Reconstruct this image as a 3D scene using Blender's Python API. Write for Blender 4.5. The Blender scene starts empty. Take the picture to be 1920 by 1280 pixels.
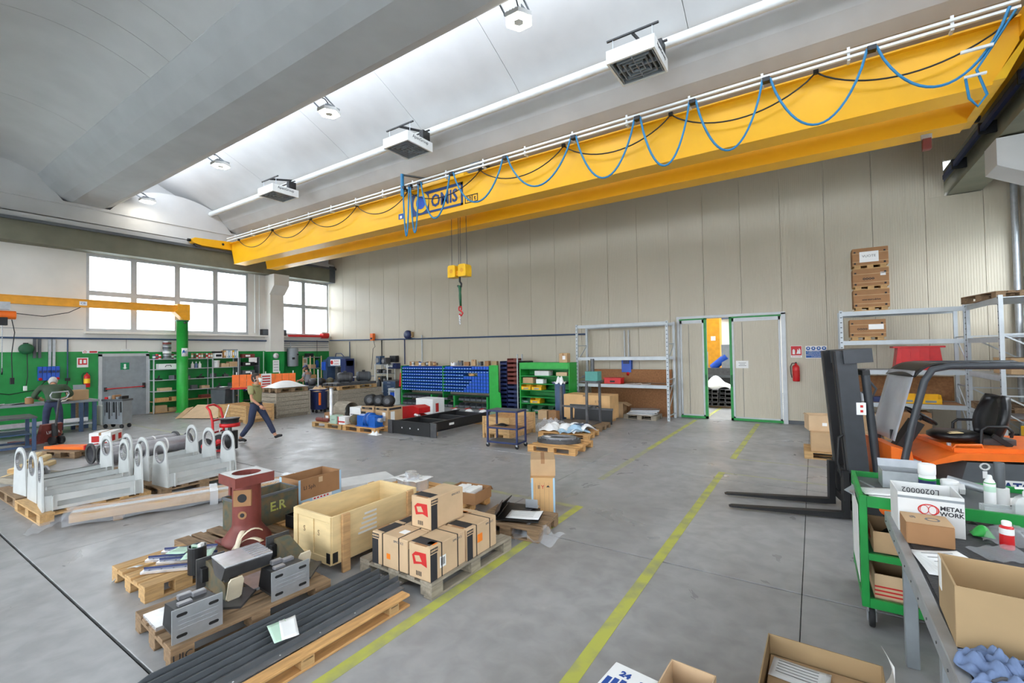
import bpy, math, random
from mathutils import Matrix, Vector, Euler
random.seed(7)
SC = bpy.context.scene
COL = SC.collection
PI = math.pi
# ------------------------------------------------------------------ camera, world, exposure
cd = bpy.data.cameras.new('camera'); cam = bpy.data.objects.new('camera', cd); COL.objects.link(cam)
cd.sensor_width = 36; cd.lens = 16.118; cd.clip_start = 0.05; cd.clip_end = 400
yaw, pit, rol = -0.58147, 0.022028, -0.016715
fw = Vector((math.sin(yaw)*math.cos(pit), math.cos(yaw)*math.cos(pit), math.sin(pit)))
rt = fw.cross(Vector((0, 0, 1))).normalized(); up = rt.cross(fw)
rt, up = rt*math.cos(rol)+up*math.sin(rol), -rt*math.sin(rol)+up*math.cos(rol)
cm = Matrix((rt, up, -fw)).transposed().to_4x4(); cm.translation = (0, 0, 2.15)
cam.matrix_world = cm
SC.camera = cam
wd = bpy.data.worlds.new('world'); SC.world = wd; wd.use_nodes = True
bg = wd.node_tree.nodes['Background']; bg.inputs[0].default_value = (0.86, 0.93, 1.0, 1); bg.inputs[1].default_value = 11.0
SC.view_settings.view_transform = 'Standard'; SC.view_settings.look = 'None'; SC.view_settings.gamma = 1
SC.view_settings.use_curve_mapping = False; SC.view_settings.exposure = -0.2
SKY_E, LAMP_E = 9.0, 45.0
SC.cycles.max_bounces = 8; SC.cycles.diffuse_bounces = 5; SC.cycles.sample_clamp_indirect = 6

# ------------------------------------------------------------------ materials
MATS = {}
def srgb(r, g, b):
    return tuple(((c/255)/12.92 if c/255 <= .04045 else ((c/255+.055)/1.055)**2.4) for c in (r, g, b))
def mat(name, rgb, rough=.55, metal=0., var=.12, scale=6., bump=0., bscale=40., emit=0., alpha=1., wave=None, stretch=None, spec=.5, trans=0., second=None, edge=(.4, .6)):
    m = bpy.data.materials.new(name); m.use_nodes = True; MATS[name] = m
    nt = m.node_tree; n = nt.nodes; l = nt.links; b = n['Principled BSDF']
    c = srgb(*rgb)
    b.inputs['Roughness'].default_value = rough; b.inputs['Metallic'].default_value = metal
    b.inputs['Specular IOR Level'].default_value = spec
    if emit:
        b.inputs['Base Color'].default_value = c+(1,); b.inputs['Emission Color'].default_value = c+(1,); b.inputs['Emission Strength'].default_value = emit
        return m
    tc = n.new('ShaderNodeTexCoord'); mp = n.new('ShaderNodeMapping'); l.new(tc.outputs['Object'], mp.inputs[0])
    if stretch: mp.inputs['Scale'].default_value = stretch
    if var:
        nz = n.new('ShaderNodeTexNoise'); nz.inputs['Scale'].default_value = scale; nz.inputs['Detail'].default_value = 5
        l.new(mp.outputs[0], nz.inputs[0])
        rp = n.new('ShaderNodeValToRGB'); l.new(nz.outputs[0], rp.inputs[0])
        rp.color_ramp.elements[0].position = edge[0]-.1; rp.color_ramp.elements[1].position = edge[1]+.1
        lo = srgb(*second) if second else tuple(x*(1-var) for x in c)
        hi = c if second else tuple(min(1, x*(1+var)) for x in c)
        rp.color_ramp.elements[0].color = lo+(1,); rp.color_ramp.elements[1].color = hi+(1,)
        l.new(rp.outputs[0], b.inputs['Base Color'])
    else:
        b.inputs['Base Color'].default_value = c+(1,)
    if bump or wave:
        bp = n.new('ShaderNodeBump'); bp.inputs['Strength'].default_value = bump or .4; bp.inputs['Distance'].default_value = .01
        if wave:
            wv = n.new('ShaderNodeTexWave'); wv.wave_type = 'BANDS'; wv.bands_direction = wave[0]; wv.inputs['Scale'].default_value = wave[1]
            l.new(tc.outputs['Object'], wv.inputs[0]); l.new(wv.outputs[1], bp.inputs['Height'])
        else:
            bz = n.new('ShaderNodeTexNoise'); bz.inputs['Scale'].default_value = bscale; bz.inputs['Detail'].default_value = 3
            l.new(mp.outputs[0], bz.inputs[0]); l.new(bz.outputs[0], bp.inputs['Height'])
        l.new(bp.outputs[0], b.inputs['Normal'])
    if alpha < 1: b.inputs['Alpha'].default_value = alpha
    if trans: b.inputs['Transmission Weight'].default_value = trans
    return m
mat('concrete_white', (206, 205, 203), .8, var=.05, scale=1.2)
mat('concrete_beam', (188, 188, 187), .8, var=.06, scale=1.5)
mat('wall_white', (226, 222, 214), .75, var=.05, scale=1.2)
mat('wall_panel', (192, 183, 163), .38, var=.03, scale=.8, wave=('X', 6.5), bump=.25)
mat('wall_green', (22, 138, 62), .45, var=.15, scale=2.5)
mat('runway', (118, 116, 98), .7, var=.12, scale=2)
mat('floor_base', (36, 35, 34), .9)
mat('yellow_crane', (250, 184, 20), .42, var=.05, scale=1.2, bump=.25, bscale=1.6)
mat('yellow', (246, 190, 30), .4, var=.08)
mat('yellow_jib', (232, 160, 28), .4, var=.1)
mat('orange', (240, 112, 30), .4, var=.1)
mat('red', (205, 30, 34), .4, var=.1)
mat('red_dark', (120, 54, 46), .55, var=.12, scale=12)
mat('green', (24, 140, 60), .42, var=.12)
mat('green_dark', (28, 92, 56), .5, var=.15)
mat('green_light', (40, 165, 62), .42, var=.1)
mat('blue', (30, 84, 190), .4, var=.1)
mat('blue_bin', (32, 88, 198), .38, var=.06)
mat('blue_navy', (34, 46, 92), .45, var=.15)
mat('blue_cable', (40, 128, 178), .5, var=.1)
mat('blue_steel', (58, 80, 112), .5, var=.15)
mat('blue_gear', (22, 92, 180), .35, var=.1)
mat('teal', (70, 140, 130), .45, var=.1)
mat('black', (28, 28, 30), .5, var=.2)
mat('black_soft', (24, 24, 26), .38, var=.15)
mat('dark_steel', (84, 84, 86), .42, .35, var=.2, scale=9)
mat('steel', (160, 160, 164), .34, .6, var=.15, scale=9)
mat('bright_steel', (232, 234, 238), .2, .65, var=.1, scale=14)
mat('profile_grey', (116, 116, 118), .45, .2, var=.12, scale=9)
mat('mast', (56, 59, 64), .4, var=.15)
mat('zinc', (176, 180, 184), .42, .6, var=.1, scale=10)
mat('rack_grey', (186, 192, 196), .45, .2, var=.06)
mat('grey_paint', (138, 144, 148), .5, var=.1)
mat('grey_dark', (86, 90, 94), .5, var=.12)
mat('grey_frame', (186, 189, 191), .45, .3, var=.06)
mat('frame_grey', (198, 200, 198), .45, var=.06)
mat('ivory', (232, 218, 190), .6, var=.08)
mat('white_paint', (226, 228, 226), .45, var=.05)
mat('white', (238, 238, 236), .6, var=.03)
mat('white_matte', (216, 216, 214), .8, var=.05)
mat('cardboard', (190, 157, 118), .8, var=.08, scale=4)
mat('cardboard_light', (204, 174, 138), .8, var=.08, scale=4)
mat('cardboard_dark', (160, 118, 80), .85, var=.1, scale=4)
mat('kraft', (168, 141, 103), .75, var=.07, scale=3)
mat('wood', (190, 152, 102), .75, var=.22, scale=5, stretch=(1, 6, 6))
mat('wood_y', (196, 156, 108), .75, var=.22, scale=5, stretch=(6, 1, 6))
mat('wood_old', (138, 112, 84), .8, var=.28, scale=5, stretch=(1, 6, 6))
mat('wood_grey', (150, 140, 124), .8, var=.25, scale=5, stretch=(1, 6, 6))
mat('wood_orange', (206, 158, 100), .7, var=.2, scale=5, stretch=(1, 6, 6))
mat('plywood', (222, 196, 146), .65, var=.1, scale=3, stretch=(1, 1, 5))
mat('plywood_tan', (214, 170, 116), .65, var=.1, scale=3)
mat('particle', (150, 104, 66), .8, var=.2, scale=20)
mat('paper', (240, 240, 238), .75, var=.02)
mat('paper_green', (196, 226, 204), .75, var=.04)
mat('print', (40, 40, 44), .7, var=0)
mat('print_grey', (110, 110, 112), .7, var=0)
mat('print_red', (196, 40, 36), .7, var=0)
mat('print_orange', (240, 130, 30), .6, var=0)
mat('print_blue', (34, 74, 150), .6, var=0)
mat('omis_blue', (30, 62, 120), .5, var=0)
mat('sign_blue', (28, 92, 168), .5, var=0)
mat('sign_red', (206, 32, 40), .5, var=0)
mat('sign_green', (10, 130, 84), .5, var=0)
mat('sign_yellow', (250, 200, 30), .5, var=0)
mat('tape_blue', (168, 200, 222), .4, var=.05)
mat('pale_green', (176, 200, 180), .5, var=.05)
mat('rubber', (34, 34, 36), .7, var=.15)
mat('rust', (112, 92, 62), .75, var=.3, scale=14, second=(70, 82, 72))
mat('plastic_wrap', (236, 240, 246), .16, var=.03, alpha=.24, spec=.9)
mat('film', (240, 244, 248), .2, var=0, alpha=.5, spec=.8)
mat('visor', (190, 192, 198), .25, var=.15, scale=3, alpha=.7, spec=.6)
mat('clear', (235, 240, 240), .1, var=0, alpha=.3, spec=.8)
mat('mat_black', (44, 45, 48), .6, var=.2, scale=30, bump=.5, bscale=60)
mat('skin', (196, 142, 112), .55, var=.05)
mat('hair_dark', (52, 44, 40), .7, var=.2)
mat('hair_grey', (190, 188, 184), .7, var=.1)
mat('khaki', (150, 146, 100), .85, var=.08, scale=9)
mat('jeans', (48, 56, 82), .85, var=.15, scale=9)
mat('jacket_green', (62, 78, 58), .85, var=.12, scale=9)
mat('shirt_grey', (150, 152, 156), .85, var=.1)
mat('cloth_blue', (108, 126, 160), .9, var=.25, scale=9)
mat('cloth_dark', (88, 86, 88), .9, var=.25, scale=9)
mat('hill', (196, 204, 208), .9, var=.05)
mat('skylight_pane', (232, 242, 255), .5, emit=SKY_E)
mat('lamp_glow', (255, 250, 238), .5, emit=LAMP_E)
m = bpy.data.materials.new('glass'); m.use_nodes = True; MATS['glass'] = m
nt = m.node_tree; nt.nodes.remove(nt.nodes['Principled BSDF']); o_ = nt.nodes['Material Output']
a_ = nt.nodes.new('ShaderNodeBsdfTransparent'); b_ = nt.nodes.new('ShaderNodeBsdfGlossy'); b_.inputs['Roughness'].default_value = .03
x_ = nt.nodes.new('ShaderNodeMixShader'); x_.inputs[0].default_value = .07
nt.links.new(a_.outputs[0], x_.inputs[1]); nt.links.new(b_.outputs[0], x_.inputs[2]); nt.links.new(x_.outputs[0], o_.inputs[0])
def floor_material():
    m = bpy.data.materials.new('concrete_floor'); m.use_nodes = True; MATS['concrete_floor'] = m
    nt = m.node_tree; n = nt.nodes; l = nt.links; b = n['Principled BSDF']
    tc = n.new('ShaderNodeTexCoord')
    def noise(s, d, dist=0):
        z = n.new('ShaderNodeTexNoise'); z.inputs['Scale'].default_value = s; z.inputs['Detail'].default_value = d; z.inputs['Distortion'].default_value = dist
        l.new(tc.outputs['Object'], z.inputs[0]); return z
    def ramp(src, p0, c0, p1, c1):
        r = n.new('ShaderNodeValToRGB'); l.new(src, r.inputs[0]); e = r.color_ramp.elements
        e[0].position = p0; e[0].color = srgb(*c0)+(1,); e[1].position = p1; e[1].color = srgb(*c1)+(1,); return r
    base = ramp(noise(.35, 6, .6).outputs[0], .32, (146, 144, 142), .68, (176, 176, 176))
    fine = ramp(noise(5, 8, .4).outputs[0], .35, (205, 205, 205), .65, (255, 255, 255))
    mx = n.new('ShaderNodeMix'); mx.data_type = 'RGBA'; mx.blend_type = 'MULTIPLY'; mx.inputs[0].default_value = .5
    l.new(base.outputs[0], mx.inputs[6]); l.new(fine.outputs[0], mx.inputs[7])
    sp = ramp(noise(1.1, 2, 3).outputs[0], .68, (255, 255, 255), .8, (222, 219, 216))
    m2 = n.new('ShaderNodeMix'); m2.data_type = 'RGBA'; m2.blend_type = 'MULTIPLY'; m2.inputs[0].default_value = .1
    l.new(mx.outputs[2], m2.inputs[6]); l.new(sp.outputs[0], m2.inputs[7]); l.new(m2.outputs[2], b.inputs['Base Color'])
    rr = n.new('ShaderNodeMapRange'); l.new(noise(1.6, 6, 1).outputs[0], rr.inputs[0]); rr.inputs[1].default_value = .3; rr.inputs[2].default_value = .7
    rr.inputs[3].default_value = .26; rr.inputs[4].default_value = .5; l.new(rr.outputs[0], b.inputs['Roughness'])
    bp = n.new('ShaderNodeBump'); bp.inputs['Strength'].default_value = .12; bp.inputs['Distance'].default_value = .003
    l.new(noise(14, 6).outputs[0], bp.inputs['Height']); l.new(bp.outputs[0], b.inputs['Normal'])
floor_material()
def line_material():
    m = bpy.data.materials.new('floor_yellow'); m.use_nodes = True; MATS['floor_yellow'] = m
    nt = m.node_tree; n = nt.nodes; l = nt.links; b = n['Principled BSDF']; b.inputs['Roughness'].default_value = .5
    tc = n.new('ShaderNodeTexCoord'); z = n.new('ShaderNodeTexNoise'); z.inputs['Scale'].default_value = 4; z.inputs['Detail'].default_value = 9
    l.new(tc.outputs['Object'], z.inputs[0]); r = n.new('ShaderNodeValToRGB'); l.new(z.outputs[0], r.inputs[0]); e = r.color_ramp.elements
    e[0].position = .36; e[0].color = srgb(158, 158, 110)+(1,); e[1].position = .56; e[1].color = srgb(186, 188, 86)+(1,)
    l.new(r.outputs[0], b.inputs['Base Color'])
line_material()
mat('floor_yellow_worn', (176, 178, 130), .5, var=.1, second=(150, 149, 140), scale=7)

# ------------------------------------------------------------------ mesh builder
class MB:
    def __init__(s): s.v = []; s.f = []; s.sm = []; s.M = None
    def at(s, loc=(0, 0, 0), rot=(0, 0, 0)):
        s.M = Matrix.Translation(loc) @ Euler(rot).to_matrix().to_4x4(); return s
    def add(s, vs, fs, smooth=False):
        o = len(s.v)
        for p in vs:
            p = Vector(p)
            s.v.append(tuple(s.M @ p) if s.M else tuple(p))
        for f in fs: s.f.append([o+i for i in f]); s.sm.append(smooth)
        return s
    def box(s, x0, x1, y0, y1, z0, z1):
        return s.add([(x0, y0, z0), (x1, y0, z0), (x1, y1, z0), (x0, y1, z0), (x0, y0, z1), (x1, y0, z1), (x1, y1, z1), (x0, y1, z1)],
                     [(0, 3, 2, 1), (4, 5, 6, 7), (0, 1, 5, 4), (1, 2, 6, 5), (2, 3, 7, 6), (3, 0, 4, 7)])
    def cbox(s, x0, x1, y0, y1, z0, z1, b=.004):
        b = min(b, (x1-x0)*.45, (y1-y0)*.45, (z1-z0)*.45)
        c = ((x0+x1)/2, (y0+y1)/2, (z0+z1)/2); h = ((x1-x0)/2, (y1-y0)/2, (z1-z0)/2); V = []; ix = {}
        for sx in (-1, 1):
            for sy in (-1, 1):
                for sz in (-1, 1):
                    for ax in range(3):
                        q = [sx*(h[0]-b), sy*(h[1]-b), sz*(h[2]-b)]; q[ax] = (sx, sy, sz)[ax]*h[ax]
                        ix[sx, sy, sz, ax] = len(V); V.append(tuple(q[i]+c[i] for i in range(3)))
        F = []
        for ax in range(3):
            u, w = (ax+1) % 3, (ax+2) % 3
            for sg in (-1, 1):
                q = []
                for (a, d) in ((-1, -1), (1, -1), (1, 1), (-1, 1)):
                    k = [0, 0, 0]; k[ax] = sg; k[u] = a; k[w] = d; q.append(ix[k[0], k[1], k[2], ax])
                F.append(q if sg > 0 else q[::-1])
            for a in (-1, 1):
                for d in (-1, 1):
                    k1 = [0, 0, 0]; k2 = [0, 0, 0]; k1[u] = k2[u] = a; k1[w] = k2[w] = d; k1[ax] = -1; k2[ax] = 1
                    q = [ix[(*k1, u)], ix[(*k2, u)], ix[(*k2, w)], ix[(*k1, w)]]
                    F.append(q if a*d < 0 else q[::-1])
        for sx in (-1, 1):
            for sy in (-1, 1):
                for sz in (-1, 1):
                    q = [ix[sx, sy, sz, 0], ix[sx, sy, sz, 1], ix[sx, sy, sz, 2]]; F.append(q if sx*sy*sz > 0 else q[::-1])
        return s.add(V, F)
    def cyl(s, p0, p1, r, n=14, r2=None, caps=True):
        p0 = Vector(p0); p1 = Vector(p1); d = (p1-p0).normalized(); r2 = r if r2 is None else r2
        a = d.orthogonal().normalized(); b = d.cross(a); V = []
        for p, q in ((p0, r), (p1, r2)):
            for i in range(n):
                t = 2*PI*i/n; V.append(p+(a*math.cos(t)+b*math.sin(t))*q)
        s.add(V, [(i, (i+1) % n, n+(i+1) % n, n+i) for i in range(n)], True)
        if caps: s.add(V[:n], [tuple(range(n))[::-1]]); s.add(V[n:], [tuple(range(n))])
        return s
    def tube(s, pts, r, n=7, closed=False):
        P = [Vector(p) for p in pts]; V = []; m = len(P); pa = None
        for i, p in enumerate(P):
            d = (P[(i+1) % m]-P[i-1]) if closed else (P[min(i+1, m-1)]-P[max(i-1, 0)])
            d = d.normalized() if d.length > 1e-9 else Vector((0, 0, 1))
            if pa is None: a = d.orthogonal().normalized()
            else:
                a = pa-d*pa.dot(d); a = a.normalized() if a.length > 1e-6 else d.orthogonal().normalized()
            pa = a; b = d.cross(a); q = r[i] if isinstance(r, (list, tuple)) else r
            for k in range(n): t = 2*PI*k/n; V.append(p+(a*math.cos(t)+b*math.sin(t))*q)
        F = []
        for i in range(m if closed else m-1):
            j = (i+1) % m
            for k in range(n): F.append((i*n+k, i*n+(k+1) % n, j*n+(k+1) % n, j*n+k))
        s.add(V, F, True)
        if not closed: s.add(V[:n], [tuple(range(n))[::-1]]); s.add(V[-n:], [tuple(range(n))])
        return s
    def prism(s, poly, ax, a, b, smooth=False):
        n = len(poly)
        def mk(p, t): return {'x': (t, p[0], p[1]), 'y': (p[0], t, p[1]), 'z': (p[0], p[1], t)}[ax]
        ar = sum(poly[i][0]*poly[(i+1) % n][1]-poly[(i+1) % n][0]*poly[i][1] for i in range(n))
        if (ar > 0) == (ax == 'y'): poly = poly[::-1]
        V = [mk(p, a) for p in poly]+[mk(p, b) for p in poly]
        s.add(V, [(i, (i+1) % n, n+(i+1) % n, n+i) for i in range(n)], smooth)
        s.add(V[:n], [tuple(range(n))[::-1]]); return s.add(V[n:], [tuple(range(n))])
    def ring(s, outer, inner, ax, a, b):
        n = len(outer)
        def mk(p, t): return {'x': (t, p[0], p[1]), 'y': (p[0], t, p[1]), 'z': (p[0], p[1], t)}[ax]
        V = [mk(p, a) for p in outer]+[mk(p, a) for p in inner]+[mk(p, b) for p in outer]+[mk(p, b) for p in inner]; F = []
        for i in range(n):
            j = (i+1) % n
            F += [(i, j, n+j, n+i), (2*n+i, 3*n+i, 3*n+j, 2*n+j), (i, 2*n+i, 2*n+j, j), (n+i, n+j, 3*n+j, 3*n+i)]
        return s.add(V, F)
    def lathe(s, prof, c=(0, 0, 0), n=20, ax='z'):
        V = []
        for r, h in prof:
            for k in range(n):
                t = 2*PI*k/n; u, w = r*math.cos(t), r*math.sin(t)
                V.append({'z': (c[0]+u, c[1]+w, c[2]+h), 'x': (c[0]+h, c[1]+u, c[2]+w), 'y': (c[0]+w, c[1]+h, c[2]+u)}[ax])
        m = len(prof)
        s.add(V, [(i*n+k, i*n+(k+1) % n, (i+1)*n+(k+1) % n, (i+1)*n+k) for i in range(m-1) for k in range(n)], True)
        s.add(V[:n], [tuple(range(n))[::-1]]); return s.add(V[-n:], [tuple(range(n))])
    def sheet(s, fn, nu, nv, smooth=True):
        V = [fn(i/nu, j/nv) for j in range(nv+1) for i in range(nu+1)]
        return s.add(V, [(j*(nu+1)+i, j*(nu+1)+i+1, (j+1)*(nu+1)+i+1, (j+1)*(nu+1)+i) for j in range(nv) for i in range(nu)], smooth)
    def beam(s, p0, p1, w, h):
        p0 = Vector(p0); p1 = Vector(p1); d = (p1-p0).normalized(); u = Vector((0, 0, 1)) if abs(d.z) < .95 else Vector((0, 1, 0))
        a = d.cross(u).normalized()*w/2; b = a.cross(d).normalized()*h/2
        V = [p0-a-b, p0+a-b, p0+a+b, p0-a+b, p1-a-b, p1+a-b, p1+a+b, p1-a+b]
        return s.add(V, [(0, 1, 2, 3), (7, 6, 5, 4), (0, 4, 5, 1), (1, 5, 6, 2), (2, 6, 7, 3), (3, 7, 4, 0)])
    def o(s, name, material, parent=None, solid=0, sub=0):
        me = bpy.data.meshes.new(name); me.from_pydata([tuple(p) for p in s.v], [], s.f)
        me.polygons.foreach_set('use_smooth', s.sm); me.materials.append(MATS[material]); me.update()
        ob = bpy.data.objects.new(name, me); COL.objects.link(ob)
        if parent is not None: ob.parent = parent
        if sub: q = ob.modifiers.new('sub', 'SUBSURF'); q.levels = q.render_levels = sub
        if solid: q = ob.modifiers.new('solid', 'SOLIDIFY'); q.thickness = solid; q.offset = 0
        return ob
def B(x0, x1, y0, y1, z0, z1, b=.004): return MB().cbox(x0, x1, y0, y1, z0, z1, b)
def tag(o, label, cat=None, group=None, kind=None):
    if label: o['label'] = label
    if cat: o['category'] = cat
    if group: o['group'] = group
    if kind: o['kind'] = kind
    return o
def thing(name, label, cat, loc=(0, 0, 0), rz=0, group=None, rot=None):
    o = bpy.data.objects.new(name, None); COL.objects.link(o); o.location = loc; o.rotation_euler = rot or (0, 0, rz); o.empty_display_size = .1
    return tag(o, label, cat, group)
def struct(name, label=None):
    o = bpy.data.objects.new(name, None); COL.objects.link(o); o['kind'] = 'structure'
    if label: o['label'] = label
    return o
def inst(src, parent=None, loc=None, rot=None, name=None, scale=None):
    c = src.copy(); COL.objects.link(c)
    if name: c.name = name
    c.parent = parent
    if loc is not None: c.location = loc
    if rot is not None: c.rotation_euler = rot
    if scale is not None: c.scale = scale
    return c
def copy_tree(o, parent=None):
    c = o.copy(); COL.objects.link(c); c.parent = parent
    for ch in list(o.children): copy_tree(ch, c)
    return c
def text(body, size, material, parent, loc, rot=(PI/2, 0, 0), ext=.0015, align='CENTER', name='lettering', sx=1, bold=0):
    cu = bpy.data.curves.new(name, 'FONT'); cu.body = body; cu.size = size; cu.extrude = ext; cu.align_x = align; cu.align_y = 'CENTER'; cu.resolution_u = 2; cu.offset = bold
    tmp = bpy.data.objects.new(name, cu); me = bpy.data.meshes.new_from_object(tmp); bpy.data.objects.remove(tmp); bpy.data.curves.remove(cu)
    me.materials.clear(); me.materials.append(MATS[material]); o = bpy.data.objects.new(name, me); COL.objects.link(o); o.parent = parent; o.location = loc; o.rotation_euler = rot; o.scale = (sx, 1, 1)
    return o
FACE_Y, FACE_X, FACE_L = (PI/2, 0, 0), (PI/2, 0, PI/2), (PI/2, 0, -PI/2)   # lettering that faces -Y, +X, -X
# ------------------------------------------------------------------ room shell
XL, XR, YB, YF = -21.5, 4.0, 15.0, -9.0
fl = struct('floor', 'grey concrete floor cut into square slabs')
MB().box(XL-.5, XR+.5, YF, 26.0, -.3, -.03).o('subfloor', 'floor_base', fl)
gx = [XL]+[-0.14+3.46*k for k in range(-6, 2)]+[XR]; gx = sorted(x for x in gx if XL <= x <= XR)
gy = [YF]+[1.28+3.455*k for k in range(-2, 4)]+[YB+.1]; gy = sorted(y for y in gy if y >= YF)
for i in range(len(gx)-1):
    for j in range(len(gy)-1):
        B(gx[i]+.003, gx[i+1]-.003, gy[j]+.011, gy[j+1]-.011, -.05, 0, .003).o('slab', 'concrete_floor', fl)
B(-8, 6, YB+.108, 26, -.05, 0).o('slab', 'concrete_floor', fl)
# yellow markings: (x0,x1,y0,y1,worn,label)
for x0, x1, y0, y1, w, lb in [(-2.81, -2.7, -2, 5.83, 0, 'yellow painted floor line beside the box pallet'),
        (-5.2, -2.81, 5.73, 5.83, 1, 'worn yellow floor line running behind the wooden box'),
        (-1.435, -1.33, -2, 8.66, 0, 'long yellow painted floor line down the middle of the aisle'),
        (-1.33, 3.6, 8.6, 8.66, 1, 'thin worn yellow floor line in front of the forklift forks'),
        (-1.42, -1.31, 9.8, 14.6, 0, 'yellow painted floor line leading to the closed sliding door leaf'),
        (-1.31, 3.6, 9.8, 9.86, 1, 'thin worn yellow floor line beyond the forklift forks'),
        (-3.08, -2.97, 9.9, 14.6, 0, 'yellow painted floor line leading to the door opening'),
        (-3.08, -2.97, 7.2, 9.9, 1, 'faded yellow floor line in the open floor'),
        (-20.4, -20.3, 7.0, 11, 1, 'worn yellow floor line by the grey door and green pillar'),
        (-19.6, -14, 5.6, 5.68, 1, 'worn yellow floor line behind the steel pipes'),
        (-2.9, -2.8, 15.2, 22, 0, 'yellow floor line in the room beyond the door')]:
    t = B(x0, x1, y0, y1, 0, .002, .0005).o('floor_marking', 'floor_yellow_worn' if w else 'floor_yellow'); tag(t, lb, kind='structure')
# back wall: sandwich panels 1.03 m wide, door opening -3.52..-0.75
wb = struct('wall_back', 'back wall of vertical beige sandwich panels')
MB().box(XL-.4, -3.52, YB+.1, YB+.25, 0, 9.4).box(-.75, XR+.4, YB+.1, YB+.25, 0, 5.72).box(-.75, 2.7, YB+.1, YB+.25, 5.72, 9.4).box(3.5, XR+.4, YB+.1, YB+.25, 5.72, 9.4).box(-3.52, -.75, YB+.1, YB+.25, 3.07, 9.4).box(2.7, 3.5, YB+.1, YB+.25, 6.75, 9.4).o('wall_core', 'wall_white', wb)
for k in range(-21, 5):
    x0, x1 = -0.71+1.03*k, -0.71+1.03*(k+1)
    x0 = max(x0, XL); x1 = min(x1, XR)
    if x1-x0 < .05: continue
    a, b = x0+.003, x1-.003
    if x1 > -3.5 and x0 < -.76:                       # over the door
        if x0 < -3.52: B(a, -3.52, YB, YB+.1, 0, 3.07).o('panel', 'wall_panel', wb)
        B(a, b, YB, YB+.1, 3.07, 9.4).o('panel', 'wall_panel', wb)
    elif k == 3:                                      # runway hole
        B(a, b, YB, YB+.1, 0, 5.74).o('panel', 'wall_panel', wb); B(a, 2.74, YB, YB+.1, 5.74, 9.4).o('panel', 'wall_panel', wb); B(2.74, b, YB, YB+.1, 6.6, 9.4).o('panel', 'wall_panel', wb)
    else: B(a, b, YB, YB+.1, 0, 9.4).o('panel', 'wall_panel', wb)
B(-.7, XR, YB-.02, YB, 0, .1).o('baseboard_back', 'grey_dark')['kind'] = 'structure'
# left wall
wl = struct('wall_left', 'white plastered wall with a green painted band and windows')
w = MB()
for y0, y1, z0, z1 in ((YF, 5.27, 0, 7.0), (5.27, 15.1, 0, 3.12), (5.27, 15.1, 5.91, 7.0), (10.85, 12.2, 3.12, 5.91)): w.box(XL-.35, XL, y0, y1, z0, z1)
w.o('plaster', 'wall_white', wl)
for y0, y1, z1 in ((YF, 5.62, 2.4), (7.08, 11.62, 2.37), (12.27, 15.0, 2.34), (5.62, 7.08, 2.4)):
    z0 = 2.32 if y0 == 5.62 else 0
    B(XL, XL+.006, y0, y1, z0, z1, .001).o('painted_band', 'wall_green', wl)
B(XL, XL+.012, YF, 15, 3.0, 3.1).o('sill_ledge', 'wall_white', wl)
B(XL, XL+.01, YF, 5.2, 3.17, 3.185).o('groove_strip', 'grey_paint', wl)
B(XL-.1, XL+.25, 5.2, 15, 3.03, 3.1).o('sill_ledge', 'wall_white', wl)
def window(n, y0, y1, z0, z1, mull, tz, label):
    s = struct('window_%d' % n, label); X = XL-.06
    ys = [y0]+mull+[y1]
    f = MB().box(X-.05, X+.05, y0, y1, z0, z0+.11).box(X-.05, X+.05, y0, y1, z1-.1, z1)
    f.box(X-.045, X+.045, y0, y0+.09, z0+.11, z1-.1).box(X-.045, X+.045, y1-.09, y1, z0+.11, z1-.1)
    for q in mull: f.box(X-.052, X+.052, q-.095, q+.095, z0+.11, z1-.1)
    f.o('window_frame', 'grey_frame', s)
    for i in range(len(ys)-1):
        t = MB().box(X-.06, X+.06, ys[i]+.09, ys[i+1]-.09, tz-.085, tz+.085).o('transom', 'grey_frame', s)
        if i: MB().box(X+.06, X+.1, (ys[i]+ys[i+1])/2-.15, (ys[i]+ys[i+1])/2+.15, tz-.02, tz+.02).o('latch', 'zinc', t)
        for a, b in ((z0+.06, tz-.05), (tz+.05, z1-.06)):
            MB().box(X-.006, X, ys[i]+.04, ys[i+1]-.04, a, b).o('pane', 'glass', s)
window(1, 5.27, 10.85, 3.12, 5.91, [6.64, 8.07, 9.48], 4.5, 'wide grey framed window of eight panes above the grey door')
window(2, 12.2, 15.0, 3.12, 5.91, [13.57], 4.6, 'grey framed window of four panes in the corner beyond the column')
co = struct('column_left', 'white wall column with corbel and green painted foot')
MB().box(XL, XL+.45, 11.62, 12.27, 0, 5.95).o('shaft', 'wall_white', co)
MB().prism([(XL+.45, 5.0), (XL+.85, 5.4), (XL+.85, 5.92), (XL+.45, 5.92)], 'y', 11.58, 12.31).o('corbel', 'wall_white', co)
MB().box(XL, XL+.456, 11.614, 12.276, 0, 2.34).o('painted_band', 'wall_green', co)
# outside, seen pale through the windows
ex = thing('exterior_building', 'pale industrial building outside the window', 'building', (-60, 20, 0))
B(-6, 6, -40, 60, 0, 6.5).o('facade', 'hill', ex)
MB().prism([(-6.5, 6.5), (6.5, 6.5), (0, 9.0)], 'y', -41, 61).o('roof', 'white_matte', ex)
for k in range(24): MB().box(6, 6.05, -38+k*4, -35.6+k*4, 2.6, 5.2).o('window', 'grey_frame', ex)
B(-140, XL-.4, -60, 90, -.3, -.05).o('ground_outside', 'hill')['kind'] = 'structure'
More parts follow.
